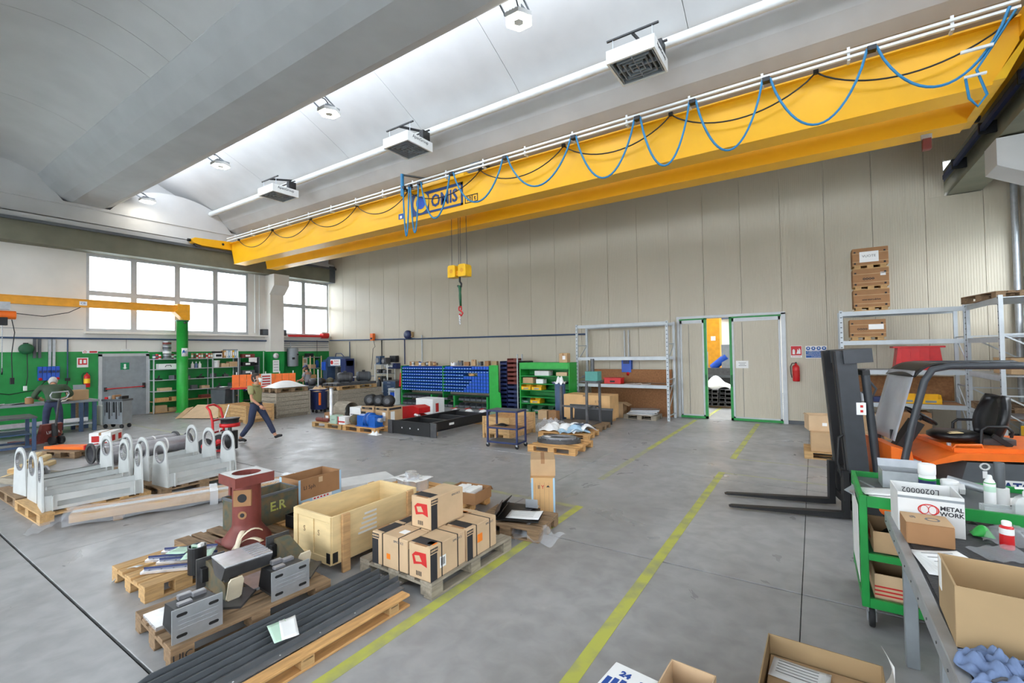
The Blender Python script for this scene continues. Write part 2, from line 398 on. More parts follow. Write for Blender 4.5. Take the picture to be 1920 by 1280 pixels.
# grey fire door in the left wall
dr = struct('door_1', 'grey metal fire door with red panic bar')
MB().box(XL, XL+.06, 5.6, 5.7, 0, 2.3).box(XL, XL+.06, 7.0, 7.1, 0, 2.3).box(XL, XL+.06, 5.6, 7.1, 2.22, 2.32).o('door_frame', 'grey_frame', dr)
lf = B(XL+.005, XL+.05, 5.7, 7.0, .01, 2.22).o('leaf', 'grey_paint', dr)
B(XL+.05, XL+.056, 5.78, 6.92, 1.12, 2.14).o('leaf_panel', 'grey_paint', dr); B(XL+.05, XL+.056, 5.78, 6.92, .08, 1.02).o('leaf_panel', 'grey_paint', dr)
pb = MB().cyl((XL+.12, 5.78, 1.04), (XL+.12, 6.92, 1.07), .018).o('panic_bar', 'red', dr)
MB().cbox(XL+.05, XL+.13, 5.75, 5.82, .95, 1.1).cbox(XL+.05, XL+.13, 6.88, 6.96, 1.0, 1.2).o('bar_bracket', 'black', pb)
# ceiling: winged precast beams 5.49 m apart, vaults and one shed skylight per pair of bays
cl = struct('ceiling', 'white precast concrete ceiling of winged beams and vaults')
PB = [(-.43, 7.6), (.43, 7.6), (.7, 7.74), (1.0, 8.0), (1.26, 8.34), (1.26, 8.5), (-1.26, 8.5), (-1.26, 8.34), (-1.0, 8.0), (-.7, 7.74)]
for yc in (-11.17+5.49, -.19, 5.30, 10.79):
    MB().prism([(yc+a, b) for a, b in PB], 'x', XL-1, XR+1).o('winged_beam', 'concrete_beam', cl)
yc = 16.28; MB().prism([(yc-1.26, 8.5), (yc-1.26, 8.34), (yc-1.26+.0, 8.34), (YB+.2, 8.2), (YB+.2, 8.5)], 'x', XL-1, XR+1).o('winged_beam', 'concrete_beam', cl)
def arch(y0, y1, rise, n=14): return [(y0+(y1-y0)*i/n, 8.36+rise*(1-(2*i/n-1)**2)) for i in range(n+1)]
def shed(y0, y1):
    c = [(y1, 8.36), (y1-.4, 8.6), (y1-.85, 8.82), (y1-1.4, 9.08), (y1-1.9, 9.3), (y1-2.4, 9.47), (y0-.05, 9.6)]
    return c[::-1]
def vault(curve, joints):
    up_ = [(y, z+.14) for y, z in curve][::-1]
    for a, b in zip(joints, joints[1:]):
        V = MB(); n = len(curve); lo = [(a+.006, y, z) for y, z in curve]; hi = [(b-.006, y, z) for y, z in curve]
        V.add(lo+hi, [(i, i+1, n+i+1, n+i) for i in range(n-1)], True)
        lo2 = [(a+.006, y, z+.14) for y, z in curve]; hi2 = [(b-.006, y, z+.14) for y, z in curve]
        V.add(lo2+hi2, [(i, n+i, n+i+1, i+1) for i in range(n-1)], True)
        for L1, L2 in ((lo, lo2), (hi, hi2)): V.add(L1+L2, [(i, n+i, n+i+1, i+1) for i in range(n-1)])
        V.o('vault_panel', 'concrete_white', cl)
    V = MB(); n = len(curve)
    V.add([(joints[0]-1, y, z+.15) for y, z in curve]+[(joints[-1]+1, y, z+.15) for y, z in curve], [(i, i+1, n+i+1, n+i) for i in range(n-1)]); V.o('roof_cover', 'grey_dark', cl, solid=.02)
vault(arch(1.07, 4.04, .34), [XL-.9, -16.46, -12.16, -11.16, -10.08, -5.2, -.4, XR+.9])
vault(arch(12.05, 15.02, .34), [XL-.9, -16.9, -12.3, -7.7, -3.1, XR+.9])
vault(arch(-9.9, -6.9, .34), [XL-.9, -8, XR+.9])
for y0, y1 in ((6.56, 9.53), (-4.42, -1.45)):
    vault(shed(y0, y1), [XL-.9, -16.93, -12.33, -9.1, -5.83, -1.9, XR+.9])
    for k in range(10):
        x0 = XL+k*2.55
        MB().box(x0+.03, x0+2.52, y0-.06, y0-.03, 8.56, 9.52).o('skylight_pane', 'skylight_pane', cl)
    MB().box(XL-.9, XR+.9, y0-.1, y0, 8.48, 8.56).o('skylight_sill', 'grey_frame', cl)
    MB().box(XL-.9, XR+.9, y0-.09, y0-.07, 8.5, 9.65).o('skylight_backing', 'white_matte', cl)
# left end: fascia beam and tympanum walls, with the arch over the shed bay
fa = struct('wall_left_fascia', 'white concrete edge beam under the vault ends')
MB().box(XL-.9, XL, YF, YB, 6.95, 7.6).box(XL-.5, XL+.04, YF, YB, 7.5, 7.6).o('edge_beam', 'concrete_white', fa)
for y0, y1, r in ((1.02, 4.08, .36), (12.0, 15.1, .36), (6.52, 9.55, .36), (-4.5, -1.4, .36)):
    MB().prism([(y0-.6, 7.6)]+arch(y0, y1, r)+[(y1+.6, 7.6)], 'x', XL-.35, XL-.02).o('tympanum', 'concrete_white', fa)
MB().box(XL-1.1, XL-.9, YF, YB, 6.9, 9.8).o('end_wall', 'concrete_white', fa)
# right wall with window band, columns and corbels
wr = struct('wall_right', 'white right hand wall with window band')
w = MB()
for y0, y1, z0, z1 in ((YF, 15.1, 0, 2.6), (YF, 15.1, 4.75, 9.8), (YF, -6, 2.6, 4.75), (14.75, 15.1, 2.6, 4.75)): w.box(XR, XR+.3, y0, y1, z0, z1)
for y in (-2, 4.5, 11): w.box(XR, XR+.3, y-.3, y+.3, 2.6, 4.75)
w.o('plaster', 'wall_white', wr)
for n, (y0, y1) in enumerate(((-5.99, -2.31), (-1.69, 4.19), (4.81, 10.69), (11.31, 14.74))):
    s = struct('window_%d' % (n+3), 'grey framed window in the right hand wall'); X = XR+.1; nn = 4 if y1-y0 > 4 else 2
    f = MB().box(X-.05, X+.05, y0, y1, 2.6, 2.67).box(X-.05, X+.05, y0, y1, 4.68, 4.75).box(X-.05, X+.05, y0, y1, 3.6, 3.68)
    for k in range(nn+1): q = y0+(y1-y0)*k/nn; f.box(X-.05, X+.05, max(q-.05, y0), min(q+.05, y1), 2.6, 4.75)
    f.o('window_frame', 'grey_frame', s)
    for k in range(nn): MB().box(X, X+.006, y0+(y1-y0)*k/nn+.04, y0+(y1-y0)*(k+1)/nn-.04, 2.65, 4.7).o('pane', 'glass', s)
B(XR+.4, 60, -60, 90, -.3, -.05).o('ground_outside', 'hill')['kind'] = 'structure'
for yy in (-2, 4.5, 11.6):
    co = struct('column_right', 'white column with corbel under the crane runway')
    MB().box(3.63, XR, yy-.3, yy+.3, 0, 7.6).o('shaft', 'concrete_white', co)
    MB().prism([(3.63, 4.75), (2.75, 5.25), (2.75, 5.72), (3.63, 5.72)], 'y', yy-.33, yy+.33).o('corbel', 'concrete_white', co)
MB().cyl((3.88, 14.9, 0), (3.88, 14.9, 8.3), .06).o('drain_pipe', 'zinc'); tag(bpy.data.objects['drain_pipe'], 'grey vertical pipe in the back right corner', 'pipe')
wf_ = struct('wall_front', 'white wall behind the camera with an added window band for fill light')
MB().box(XL-1, XR+1, YF-.3, YF, 0, 1.2).box(XL-1, XR+1, YF-.3, YF, 5.6, 10).box(XL-1, -20.5, YF-.3, YF, 1.2, 5.6).box(3.2, XR+1, YF-.3, YF, 1.2, 5.6).o('plaster', 'wall_white', wf_)
ws_ = struct('window_7', 'wide grey framed window band added behind the camera for fill light')  # unseen band, added to let fill light onto the ceiling and near objects
MB().box(-20.5, 3.2, YF-.2, YF-.1, 1.2, 1.28).box(-20.5, 3.2, YF-.2, YF-.1, 5.52, 5.6).o('window_frame', 'grey_frame', ws_)
for k in range(11):
    x = -20.5+2.37*k
    MB().box(x-.05, x+.05, YF-.2, YF-.1, 1.2, 5.6).o('mullion', 'grey_frame', ws_)
    if k < 10: MB().box(x+.06, x+2.3, YF-.16, YF-.155, 1.28, 5.52).o('pane', 'glass', ws_)
B(-60, 60, -60, YF-.5, -.3, -.05).o('ground_outside', 'hill')['kind'] = 'structure'
# crane runways
rl = struct('beam_runway_left', 'olive grey crane runway beam along the window wall')
MB().box(XL, -20.95, YF, 15.0, 5.92, 6.58).box(XL, -20.9, YF, 15.0, 6.58, 6.62).o('girder', 'runway', rl)
MB().box(XL, -21.0, YF, 15, 6.62, 6.86).o('upstand', 'concrete_white', rl); MB().box(-20.86, -20.8, YF, 15, 6.56, 6.66).o('rail', 'grey_dark', rl)
MB().box(XL+.1, -20.92, 14.7, 15, 5.9, 6.75).o('end_plate', 'grey_dark', rl)
rr = struct('beam_runway_right', 'grey crane runway beam passing through the back wall')
MB().box(2.8, 3.4, YF, 17, 5.76, 5.86).box(2.95, 3.25, YF, 17, 5.86, 6.3).box(2.75, 3.45, YF, 17, 6.3, 6.38).o('girder', 'runway', rr)
MB().box(2.72, 2.79, YF, 17, 6.14, 6.24).o('conductor_rail', 'blue_navy', rr); MB().box(2.88, 2.95, YF, 17, 6.38, 6.46).o('rail', 'grey_dark', rr)
for y in range(2, 15, 2): MB().box(2.7, 2.95, y, y+.05, 6.08, 6.3).o('rail_hanger', 'black', rr)
# the sliding door, two leaves with green edges
dd = struct('door_2', 'beige sliding door of two leaves with green edges standing ajar')
MB().box(-3.6, -3.52, YB-.03, YB+.02, 0, 3.12).box(-.75, -.64, YB-.05, YB+.02, 0, 3.12).box(-3.6, -.64, YB-.05, YB+.02, 3.08, 3.15).o('door_frame', 'grey_frame', dd)
for x0, x1, gs in ((-3.52, -2.73, 1), (-2.09, -.75, -1)):
    lf = B(x0+.02, x1-.02, YB-.02, YB+.06, .08, 3.03).o('leaf', 'wall_panel', dd)
    e = MB().box(x0, x1, YB-.05, YB+.07, .01, .08).box(x0, x1, YB-.05, YB+.07, 3.03, 3.075)
    if gs > 0: e.box(x1-.07, x1, YB-.05, YB+.07, .01, 3.06)
    else: e.box(x0, x0+.07, YB-.05, YB+.07, .01, 3.06)
    e.o('edge_trim', 'green', lf)
    g = MB()
    a, b = (x0+.02, x1-.07) if gs > 0 else (x0+.07, x1-.02)
    g.box(a, a+.05, YB-.035, YB-.02, .08, 3.03).box(b-.05, b, YB-.035, YB-.02, .08, 3.03).box(a, b, YB-.035, YB-.02, .08, .12).box(a, b, YB-.035, YB-.02, 2.93, 3.03)
    g.o('leaf_border', 'grey_frame', lf)
    MB().cbox((x1-.05 if gs > 0 else x0+.02), (x1-.02 if gs > 0 else x0+.05), YB-.08, YB-.05, 1.0, 1.35).o('pull_handle', 'green_dark', lf)
MB().box(-1.75, -1.74, YB-.023, YB-.019, .12, 2.9).box(-3.25, -3.24, YB-.023, YB-.019, .12, 2.9).o('leaf_joint', 'grey_dark', dd)
pn = B(-1.93, -1.6, YB-.032, YB-.021, 1.55, 1.77, .001).o('notice_sheet', 'paper'); tag(pn, 'white paper notice stuck on the sliding door', 'notice')
for k, (ww, zz) in enumerate(((.2, 1.7), (.14, 1.66), (.2, 1.62))): MB().box(-1.76-ww/2, -1.76+ww/2, YB-.034, YB-.032, zz, zz+.012).o('text_line', 'print_grey', pn)
# room beyond
br = struct('wall_beyond', 'white wall of the room beyond the sliding door')
MB().box(-8, 6, 25, 25.3, 0, 9).box(-8.2, -8, 15.2, 25, 0, 9).box(6, 6.2, 15.2, 25, 0, 9).o('plaster', 'wall_white', br)
MB().box(-8, 6, 15.3, 20, 9, 9.2).o('ceiling_beyond', 'white_matte')['kind'] = 'structure'
MB().box(-8, 6, 24.9, 25, 3.9, 4.05).box(-8, 6, 24.9, 25, 3.6, 3.7).o('conduit', 'blue_steel', br)
jc = thing('jib_crane', 'yellow jib crane column seen through the door gap', 'crane', (-3.85, 23, 0))
B(-.28, .28, -.28, .28, 0, 4.6).o('column', 'yellow_jib', jc); B(-3, .2, -.15, .15, 4.0, 4.3).o('arm', 'yellow_jib', jc); B(-3, .0, -.1, .1, 3.3, 3.45).o('brace', 'yellow_jib', jc)
B(-.1, .1, -.29, -.28, 2.5, 2.7).o('plate', 'white', jc)
wbn = thing('workbench', 'dark workbench with machine parts seen through the door gap', 'workbench', (-3.6, 21.5, 0))
B(-1.2, 1.2, -.4, .4, .9, 1.0).o('top', 'grey_dark', wbn); B(-1.15, 1.15, -.35, .35, .1, .9).o('body', 'black', wbn)
mp_ = thing('vise_machine', 'grey and blue machine on the bench beyond the door', 'machine', (-3.4, 21.5, 1.0))
B(-.5, .5, -.3, .3, 0, .3).o('base', 'dark_steel', mp_); MB().cyl((-.3, 0, .3), (.3, -.1, .8), .16).o('arm', 'blue', mp_); B(.1, .6, -.2, .2, .3, 1.3).o('head', 'grey_paint', mp_); MB().cyl((-.55, 0, .2), (-.55, 0, 1.0), .08).o('spindle', 'steel', mp_)
ts = thing('steel_tube_stack', 'stack of square steel tubes on the floor beyond the door', 'tubes', (-3.0, 18.3, 0))
for i in range(5):
    for j in range(4):
        x = -.55+i*.22; z = .08+j*.15; q = [(x, z), (x+.2, z), (x+.2, z+.13), (x, z+.13)]; qi = [(x+.02, z+.02), (x+.18, z+.02), (x+.18, z+.11), (x+.02, z+.11)]
        MB().ring(q, qi, 'y', -.5+.1*j*(i % 2), 2.2).o('tube', 'dark_steel', ts)
B(-.6, .6, -.3, -.2, 0, .08).o('bearer', 'wood_old', ts)
rg = MB().sheet(lambda u, v: (-3.6+1.0*u, 18.2+.9*v, .69+.38*math.sin(PI*u)*math.sin(PI*v)+.05*math.sin(9*u+7*v)), 12, 12).o('plastic_sheet', 'white', solid=.01); tag(rg, 'crumpled white plastic sheet on the steel tube stack beyond the door', 'plastic sheet')
# ------------------------------------------------------------------ overhead travelling crane
cr = thing('bridge_crane', 'yellow double girder overhead crane with blue lettering', 'crane', (0, 0, 0))
def girder(y0, name):
    P = [(-20.62, 6.93), (-20.62, 6.62), (-20.42, 6.07), (2.36, 6.07), (2.66, 6.62), (2.66, 6.93)]
    g = MB().prism(P, 'y', y0, y0+.4).o(name, 'yellow_crane', cr)
    MB().box(-20.62, 2.66, y0-.1, y0+.46, 6.93, 6.96).o('top_flange', 'yellow_crane', g)
    MB().box(-20.42, 2.36, y0-.02, y0+.46, 6.05, 6.07).o('bottom_flange', 'yellow_crane', g)
    return g
girder(9.74, 'girder'); girder(11.13, 'girder')
for x0, nm in ((-20.95, 'end_carriage'), (2.66, 'end_carriage')):
    t = MB().prism([(8.25, 6.86), (8.35, 6.95), (9.7, 7.02), (12.6, 7.02), (13.1, 6.9), (13.1, 6.68), (8.6, 6.68), (8.3, 6.74)], 'x', x0, x0+.3).o(nm, 'yellow_crane', cr)
    for y in (8.5, 12.8): MB().cyl((x0+.06, y, 6.73), (x0+.24, y, 6.73), .13, 18).o('wheel', 'dark_steel', t)
    MB().cyl((x0+.3, 9.4, 6.86), (x0+.31, 9.4, 6.86), .05).cyl((x0-.01, 9.4, 6.86), (x0, 9.4, 6.86), .05).o('access_hole', 'black', t)
    MB().cyl((x0+.15, 8.25, 6.84), (x0+.15, 8.15, 6.84), .06).o('buffer', 'black', t)
MB().prism([(2.36, 6.1), (2.7, 6.62), (2.7, 6.5), (2.5, 6.1)], 'y', 9.7, 11.6).o('end_gusset', 'yellow', cr)
# festoon rails and posts
for z in (6.99, 7.09):
    MB().box(-20.5, 2.62, 9.47, 9.52, z-.02, z+.02).o('festoon_rail', 'white_paint', cr)
for k in range(18):
    x = 1.9-k*1.28; MB().box(x-.02, x+.02, 9.52, 9.66, 6.94, 6.98).box(x-.02, x+.02, 9.5, 9.53, 6.94, 7.17).o('rail_post', 'white_paint', cr)
def loop(p, q, zb, r, name, m, y, n=18):
    pts = []
    for i in range(n+1):
        t = i/n; x = p[0]+(q[0]-p[0])*t; zl = p[1]+(q[1]-p[1])*t; s = 1-(2*t-1)**2
        zz = zl-(((p[1]+q[1])/2)-zb)*s**.85
        pts.append((x, y, zz))
    return MB().tube(pts, r, 6).o(name, m, cr)
bt = [2.55, .92, -.59, -1.86, -2.96, -4.43, -6.31, -8.06, -9.26]; bb = [5.95, 5.96, 5.87, 5.86, 5.9, 6.08, 6.05, 5.88]
bb[0] = 6.1
for i in range(8): loop((bt[i]-.06, 7.0), (bt[i+1]+.06, 7.0), bb[i], .022, 'festoon_cable', 'blue_cable', 9.42)
loop((-9.3, 7.0), (-9.62, 7.0), 5.6, .022, 'festoon_cable', 'blue_cable', 9.42); loop((-9.66, 7.0), (-9.9, 7.0), 5.55, .022, 'festoon_cable', 'blue_cable', 9.4)
kt = [2.6, .16, -2.32, -4.77, -7.23, -9.9, -12.23, -14.76, -17.21, -19.74]
for i in range(9): loop((kt[i], 6.95), (kt[i+1], 6.95), 6.5, .014, 'power_cable', 'black', 9.6)
for x in bt[1:]+[-9.64, -9.9]: MB().cbox(x-.06, x+.06, 9.38, 9.5, 6.95, 7.03).o('cable_trolley', 'black', cr)
for x in kt[1:]: MB().cbox(x-.04, x+.04, 9.56, 9.63, 6.92, 6.99).o('cable_clip', 'black', cr)
MB().cyl((-9.95, 9.42, 6.75), (-9.95, 9.42, 7.4), .05).o('tow_post', 'blue_cable', cr); MB().cyl((-9.95, 9.42, 7.38), (-9.5, 10.2, 7.38), .03).o('tow_arm', 'grey_dark', cr)
MB().tube([(2.0, 9.4, 6.1), (2.03, 9.4, 5.8), (2.12, 9.4, 5.65), (2.22, 9.4, 5.8), (2.12, 9.4, 6.2), (2.3, 9.42, 6.5), (2.56, 9.45, 6.95)], .018).o('end_cable_loop', 'blue_cable', cr)
MB().box(1.95, 2.3, 9.36, 9.4, 6.48, 6.52).box(1.98, 2.22, 9.36, 9.4, 6.1, 6.13).o('cable_clamp', 'white_paint', cr)
# lettering on the near girder
lg = MB().box(-9.87, -9.2, 9.725, 9.738, 6.2, 6.84).o('logo_panel', 'omis_blue', cr)
MB().cyl((-9.5, 9.726, 6.55), (-9.5, 9.718, 6.55), .3, 28).o('logo_ring', 'yellow', lg); MB().cyl((-9.5, 9.717, 6.55), (-9.5, 9.71, 6.55), .19, 24).o('logo_disc', 'blue', lg)
MB().box(-9.2, -7.93, 9.728, 9.738, 6.76, 6.84).box(-9.2, -7.93, 9.728, 9.738, 6.2, 6.26).box(-8.0, -7.93, 9.728, 9.738, 6.2, 6.84).o('logo_border', 'omis_blue', cr)
text('OMIS', .5, 'omis_blue', cr, (-8.62, 9.736, 6.5), FACE_Y, .003, sx=.86, bold=.012)
MB().box(-7.86, -7.42, 9.73, 9.738, 6.4, 6.42).box(-7.86, -7.42, 9.73, 9.738, 6.21, 6.23).box(-7.86, -7.84, 9.73, 9.738, 6.21, 6.42).box(-7.62, -7.6, 9.73, 9.738, 6.21, 6.42).box(-7.44, -7.42, 9.73, 9.738, 6.21, 6.42).o('capacity_border', 'print', cr)
text('10', .17, 'print', cr, (-7.73, 9.736, 6.315), FACE_Y, .002, bold=.004); text('t', .17, 'print', cr, (-7.52, 9.736, 6.315), FACE_Y, .002, bold=.004)
MB().box(-10.45, -10.25, 9.728, 9.738, 6.22, 6.38).o('rating_plate', 'print_blue', cr); MB().box(-10.39, -10.3, 9.724, 9.728, 6.24, 6.32).o('plate_label', 'white', cr)
# hoist trolley between the girders, ropes, hook block
tr = thing('hoist_trolley', 'yellow hoist trolley riding on the crane girders', 'hoist', (-8.75, 10.6, 6.97))
B(-.8, .8, -.8, .8, .02, .2).o('frame', 'yellow', tr); MB().cyl((-.6, 0, .42), (.6, 0, .42), .22, 18).o('drum', 'dark_steel', tr); B(.6, .95, -.25, .25, .2, .65).o('motor', 'grey_dark', tr)
hk = thing('hook_block', 'yellow hook block hanging from the crane on steel ropes', 'hook', (-8.72, 10.5, 4.4))
for dx in (-.21, .19):
    c = MB().prism([(dx-.14, -.02), (dx+.14, -.02), (dx+.15, .1), (dx+.14, .3), (dx+.09, .34), (dx-.09, .34), (dx-.14, .3)], 'y', -.14, .14).o('sheave_guard', 'yellow', hk)
    MB().cyl((dx, -.141, .16), (dx, -.147, .16), .06).o('pin', 'yellow_jib', c)
B(-.1, .1, -.08, .08, .02, .16).o('crosshead', 'yellow_jib', hk)
for x in (-.3, -.03, .04, .28): MB().cyl((x, 0, .3), (x*.95, 0, 2.6), .008, 6).o('rope', 'dark_steel', hk)
MB().tube([(0, 0, 0), (0, 0, -.15), (.06, 0, -.22), (.05, 0, -.3), (-.03, 0, -.33), (-.08, 0, -.26)], .03).o('hook', 'black', hk)
sl = thing('lifting_sling', 'dark green lifting sling with red hook and chain on the crane hook', 'sling', (-8.72, 10.5, 4.13))
MB().tube([(0, -.03, 0), (.04, -.03, -.3), (.02, 0, -.62), (-.03, .03, -.3), (0, .03, 0)], .035).o('webbing', 'green_dark', sl)
MB().tube([(.05*math.cos(t), 0, -.68+.07*math.sin(t)) for t in [i*2*PI/12 for i in range(12)]], .02, closed=True).o('shackle', 'red', sl)
MB().tube([(.02, 0, -.74), (.1, 0, -.82), (.04, 0, -.9), (-.03, 0, -.84)], .022).o('hook', 'red', sl)
for k in range(6): MB().tube([(-.03+.02*(k % 2)+.018*math.cos(t), .018*math.sin(t)*(k % 2), -.9-.045*k+.03*math.sin(t)) for t in [i*2*PI/8 for i in range(8)]], .008, 5, closed=True).o('chain_link', 'bright_steel', sl)
lm = thing('warning_lamp', 'small dark red lamp under the far crane girder', 'lamp', (1.85, 11.3, 5.9)); B(-.06, .06, -.06, .06, -.14, .06).o('body', 'red_dark', lm); B(-.08, .08, -.02, .02, .06, .15).o('bracket', 'zinc', lm)
# ------------------------------------------------------------------ ceiling services
MB().cyl((XL, 9.3, 8.26), (XR, 9.3, 8.26), .1, 16).o('air_duct', 'white_paint'); tag(bpy.data.objects['air_duct'], 'long white round duct along the ceiling', 'duct')
MB().box(XL, XR, 6.5, 6.58, 8.26, 8.33).o('cable_duct', 'grey_paint'); tag(bpy.data.objects['cable_duct'], 'thin grey cable duct along the edge of the ceiling beam', 'cable duct')
for k, (x, lb) in enumerate([(-4.25, 'hexagonal ceiling lamp, nearest of the row'), (-9.75, 'hexagonal ceiling lamp, second of the row'), (-15.2, 'hexagonal ceiling lamp with side floodlight bracket, third of the row'), (-20.9, 'hexagonal ceiling lamp, farthest of the row')]):
    t = thing('ceiling_lamp', lb, 'lamp', (x, 6.86, 8.06), 0, 'hexagonal ceiling lamps')
    hx = [(.27*math.cos(i*PI/3), .27*math.sin(i*PI/3)) for i in range(6)]; hi = [(p[0]*.9, p[1]*.9) for p in hx]; h2 = [(p[0]*.35, p[1]*.35) for p in hx]
    MB().prism(hx, 'z', -.02, .06).o('housing', 'white_matte', t)
    MB().prism(hi, 'z', -.03, -.021).o('diffuser', 'lamp_glow', t); MB().prism(h2, 'z', -.036, -.0305).o('sensor_cap', 'white', t)
    for i in range(7): MB().box(-.2+.06*i, -.19+.06*i, -.18, .18, .06, .12).o('cooling_fin', 'grey_paint', t)
    for s in (-.22, .22): MB().beam((s, 0, .08), (s, -.32, .24), .025, .025).o('bracket', 'grey_paint', t)
    MB().tube([(0, 0, .1), (.02, -.05, .22), (.05, -.15, .26), (.06, -.3, .24)], .012).o('lead', 'black', t)
fl_ = thing('floodlight', 'small grey floodlight on an arm under the ceiling beam', 'lamp', (-15.6, 6.4, 8.2)); MB().beam((0, .15, .05), (-.3, -1.3, -.1), .03, .03).o('arm', 'grey_dark', fl_); B(-.45, -.2, -1.5, -1.2, -.16, -.08).o('head', 'grey_paint', fl_); B(-.42, -.23, -1.45, -1.25, -.168, -.16).o('lens', 'white', fl_)
for k, (x, lb) in enumerate([(-2.72, 'white square ceiling fan heater, nearest of the three'), (-9.0, 'white square ceiling fan heater in the middle of the three'), (-15.3, 'white square ceiling fan heater, farthest of the three')]):
    t = thing('fan_heater', lb, 'heater', (x, 8.75, 7.62), 0, 'fan heaters under the ceiling duct')
    MB().box(-.46, .46, -.46, -.42, 0, .25).box(-.46, .46, .42, .46, 0, .25).box(-.46, -.42, -.42, .42, 0, .25).box(.42, .46, -.42, .42, 0, .25).box(-.42, .42, -.42, .42, .21, .25).o('housing', 'white_paint', t)
    for q in (.4, .31, .22, .13):
        MB().ring([(-q, -q), (q, -q), (q, q), (-q, q)], [(-q+.015, -q+.015), (q-.015, -q+.015), (q-.015, q-.015), (-q+.015, q-.015)], 'z', .01, .09).o('louvre', 'grey_paint', t)
    MB().box(-.41, .41, -.008, .008, .02, .1).box(-.008, .008, -.41, .41, .02, .1).o('louvre_bar', 'grey_paint', t)
    MB().box(-.41, .41, -.41, .41, .13, .2).o('fan_plate', 'grey_dark', t)
    for y in (-.3, .3): MB().box(-.5, .5, y-.02, y+.02, .52, .55).o('hanger_bar', 'black', t)
    for a in (-.38, .38):
        for y in (-.3, .3): MB().cyl((a, y, .25), (a, y, .53), .008, 6).o('hanger_chain', 'zinc', t)
    MB().box(.3, .44, .12, .38, .26, .5).o('duct_collar', 'black', t); MB().beam((0, -.3, .53), (0, .5, .72), .03, .06).o('strut', 'black', t)
    text('ApenGroup', .12, 'print', t, (.463, 0, .17), FACE_X, .001)
# ------------------------------------------------------------------ shared builders
def text_mesh_fix(): pass
PAL = {}
def pallet(label, loc, rz=0, m='wood', L=1.2, W=.8, group='wooden pallets', stamp=None):
    t = thing('pallet', label, 'pallet', loc, rz, group); k = (m, L, W)
    if k not in PAL:
        PAL[k] = dict(
            top=[MB().cbox(-L/2, L/2, y-w/2, y+w/2, .122, .144, .003) for y, w in ((-W/2+.0725, .145), (-W/4+.02, .1), (0, .145), (W/4-.02, .1), (W/2-.0725, .145))],
            cross=MB().cbox(-.0725, .0725, -W/2, W/2, .1, .122, .003), block=MB().cbox(-.0725, .0725, -.07, .07, .022, .1, .003), bot=MB().cbox(-L/2, L/2, -.05, .05, 0, .022, .003), made={})
    d = PAL[k]; md = d['made']
    def put(key, mb, name, l=None):
        if key in md: return inst(md[key], t, l or (0, 0, 0), name=name)
        o = mb.o(name, m, t); md[key] = o
        if l: o.location = l
        return o
    for i, b in enumerate(d['top']): put('t%d' % i, b, 'deck_board')
    for x in (-L/2+.0725, 0, L/2-.0725):
        put('c', d['cross'], 'cross_board', (x, 0, 0))
        for y in (-W/2+.07, 0, W/2-.07): put('b', d['block'], 'block', (x, y, 0))
    for y in (-W/2+.05, 0, W/2-.05): put('s', d['bot'], 'bottom_board', (0, y, 0))
    if stamp: text(stamp, .075, 'print', t, (L/2-.0725 if stamp != 'UIC' else -L/2+.0725, -W/2-.001, .061), FACE_Y, .001)
    return t
def decal(p, sz, face, r, m, name='print_panel', d=.0012):
    lx, ly, lz = sz; u0, u1, v0, v1 = r; X, Y = lx/2, ly/2
    if face == 'f': b = (-X+u0, -X+u1, -Y-d, -Y, v0, v1)
    elif face == 'b': b = (X-u1, X-u0, Y, Y+d, v0, v1)
    elif face == 'r': b = (X, X+d, -Y+u0, -Y+u1, v0, v1)
    elif face == 'l': b = (-X-d, -X, Y-u1, Y-u0, v0, v1)
    else: b = (-X+u0, -X+u1, -Y+v0, -Y+v1, lz, lz+d)
    return MB().box(*b).o(name, m, p)
def ftext(p, sz, face, u, v, body, h, m='print', sx=1, rot2=0, bold=0):
    lx, ly, lz = sz; X, Y = lx/2, ly/2; e = .0018
    if face == 'f': l, r = (-X+u, -Y-e, v), (PI/2, rot2, 0)
    elif face == 'r': l, r = (X+e, -Y+u, v), (PI/2, rot2, PI/2)
    elif face == 'l': l, r = (-X-e, Y-u, v), (PI/2, rot2, -PI/2)
    elif face == 'b': l, r = (X-u, Y+e, v), (PI/2, rot2, PI)
    else: l, r = (-X+u, -Y+v, lz+e), (0, 0, rot2)
    return text(body, h, m, p, l, r, .0006, sx=sx, bold=bold)
def carton(label, loc, rz, sz, m='cardboard', tape='t', group=None, name='carton', cat='box', tm='cardboard_dark'):
    t = thing(name, label, cat, loc, rz, group); lx, ly, lz = sz
    B(-lx/2, lx/2, -ly/2, ly/2, 0, lz, .006).o('body', m, t)
    if tape:
        if lx >= ly: decal(t, sz, 't', (0, lx, ly/2-.025, ly/2+.025), tm, 'tape'); decal(t, sz, 'r', (ly/2-.025, ly/2+.025, lz*.75, lz), tm, 'tape')
        else: decal(t, sz, 't', (lx/2-.025, lx/2+.025, 0, ly), tm, 'tape'); decal(t, sz, 'f', (lx/2-.025, lx/2+.025, lz*.75, lz), tm, 'tape')
    return t
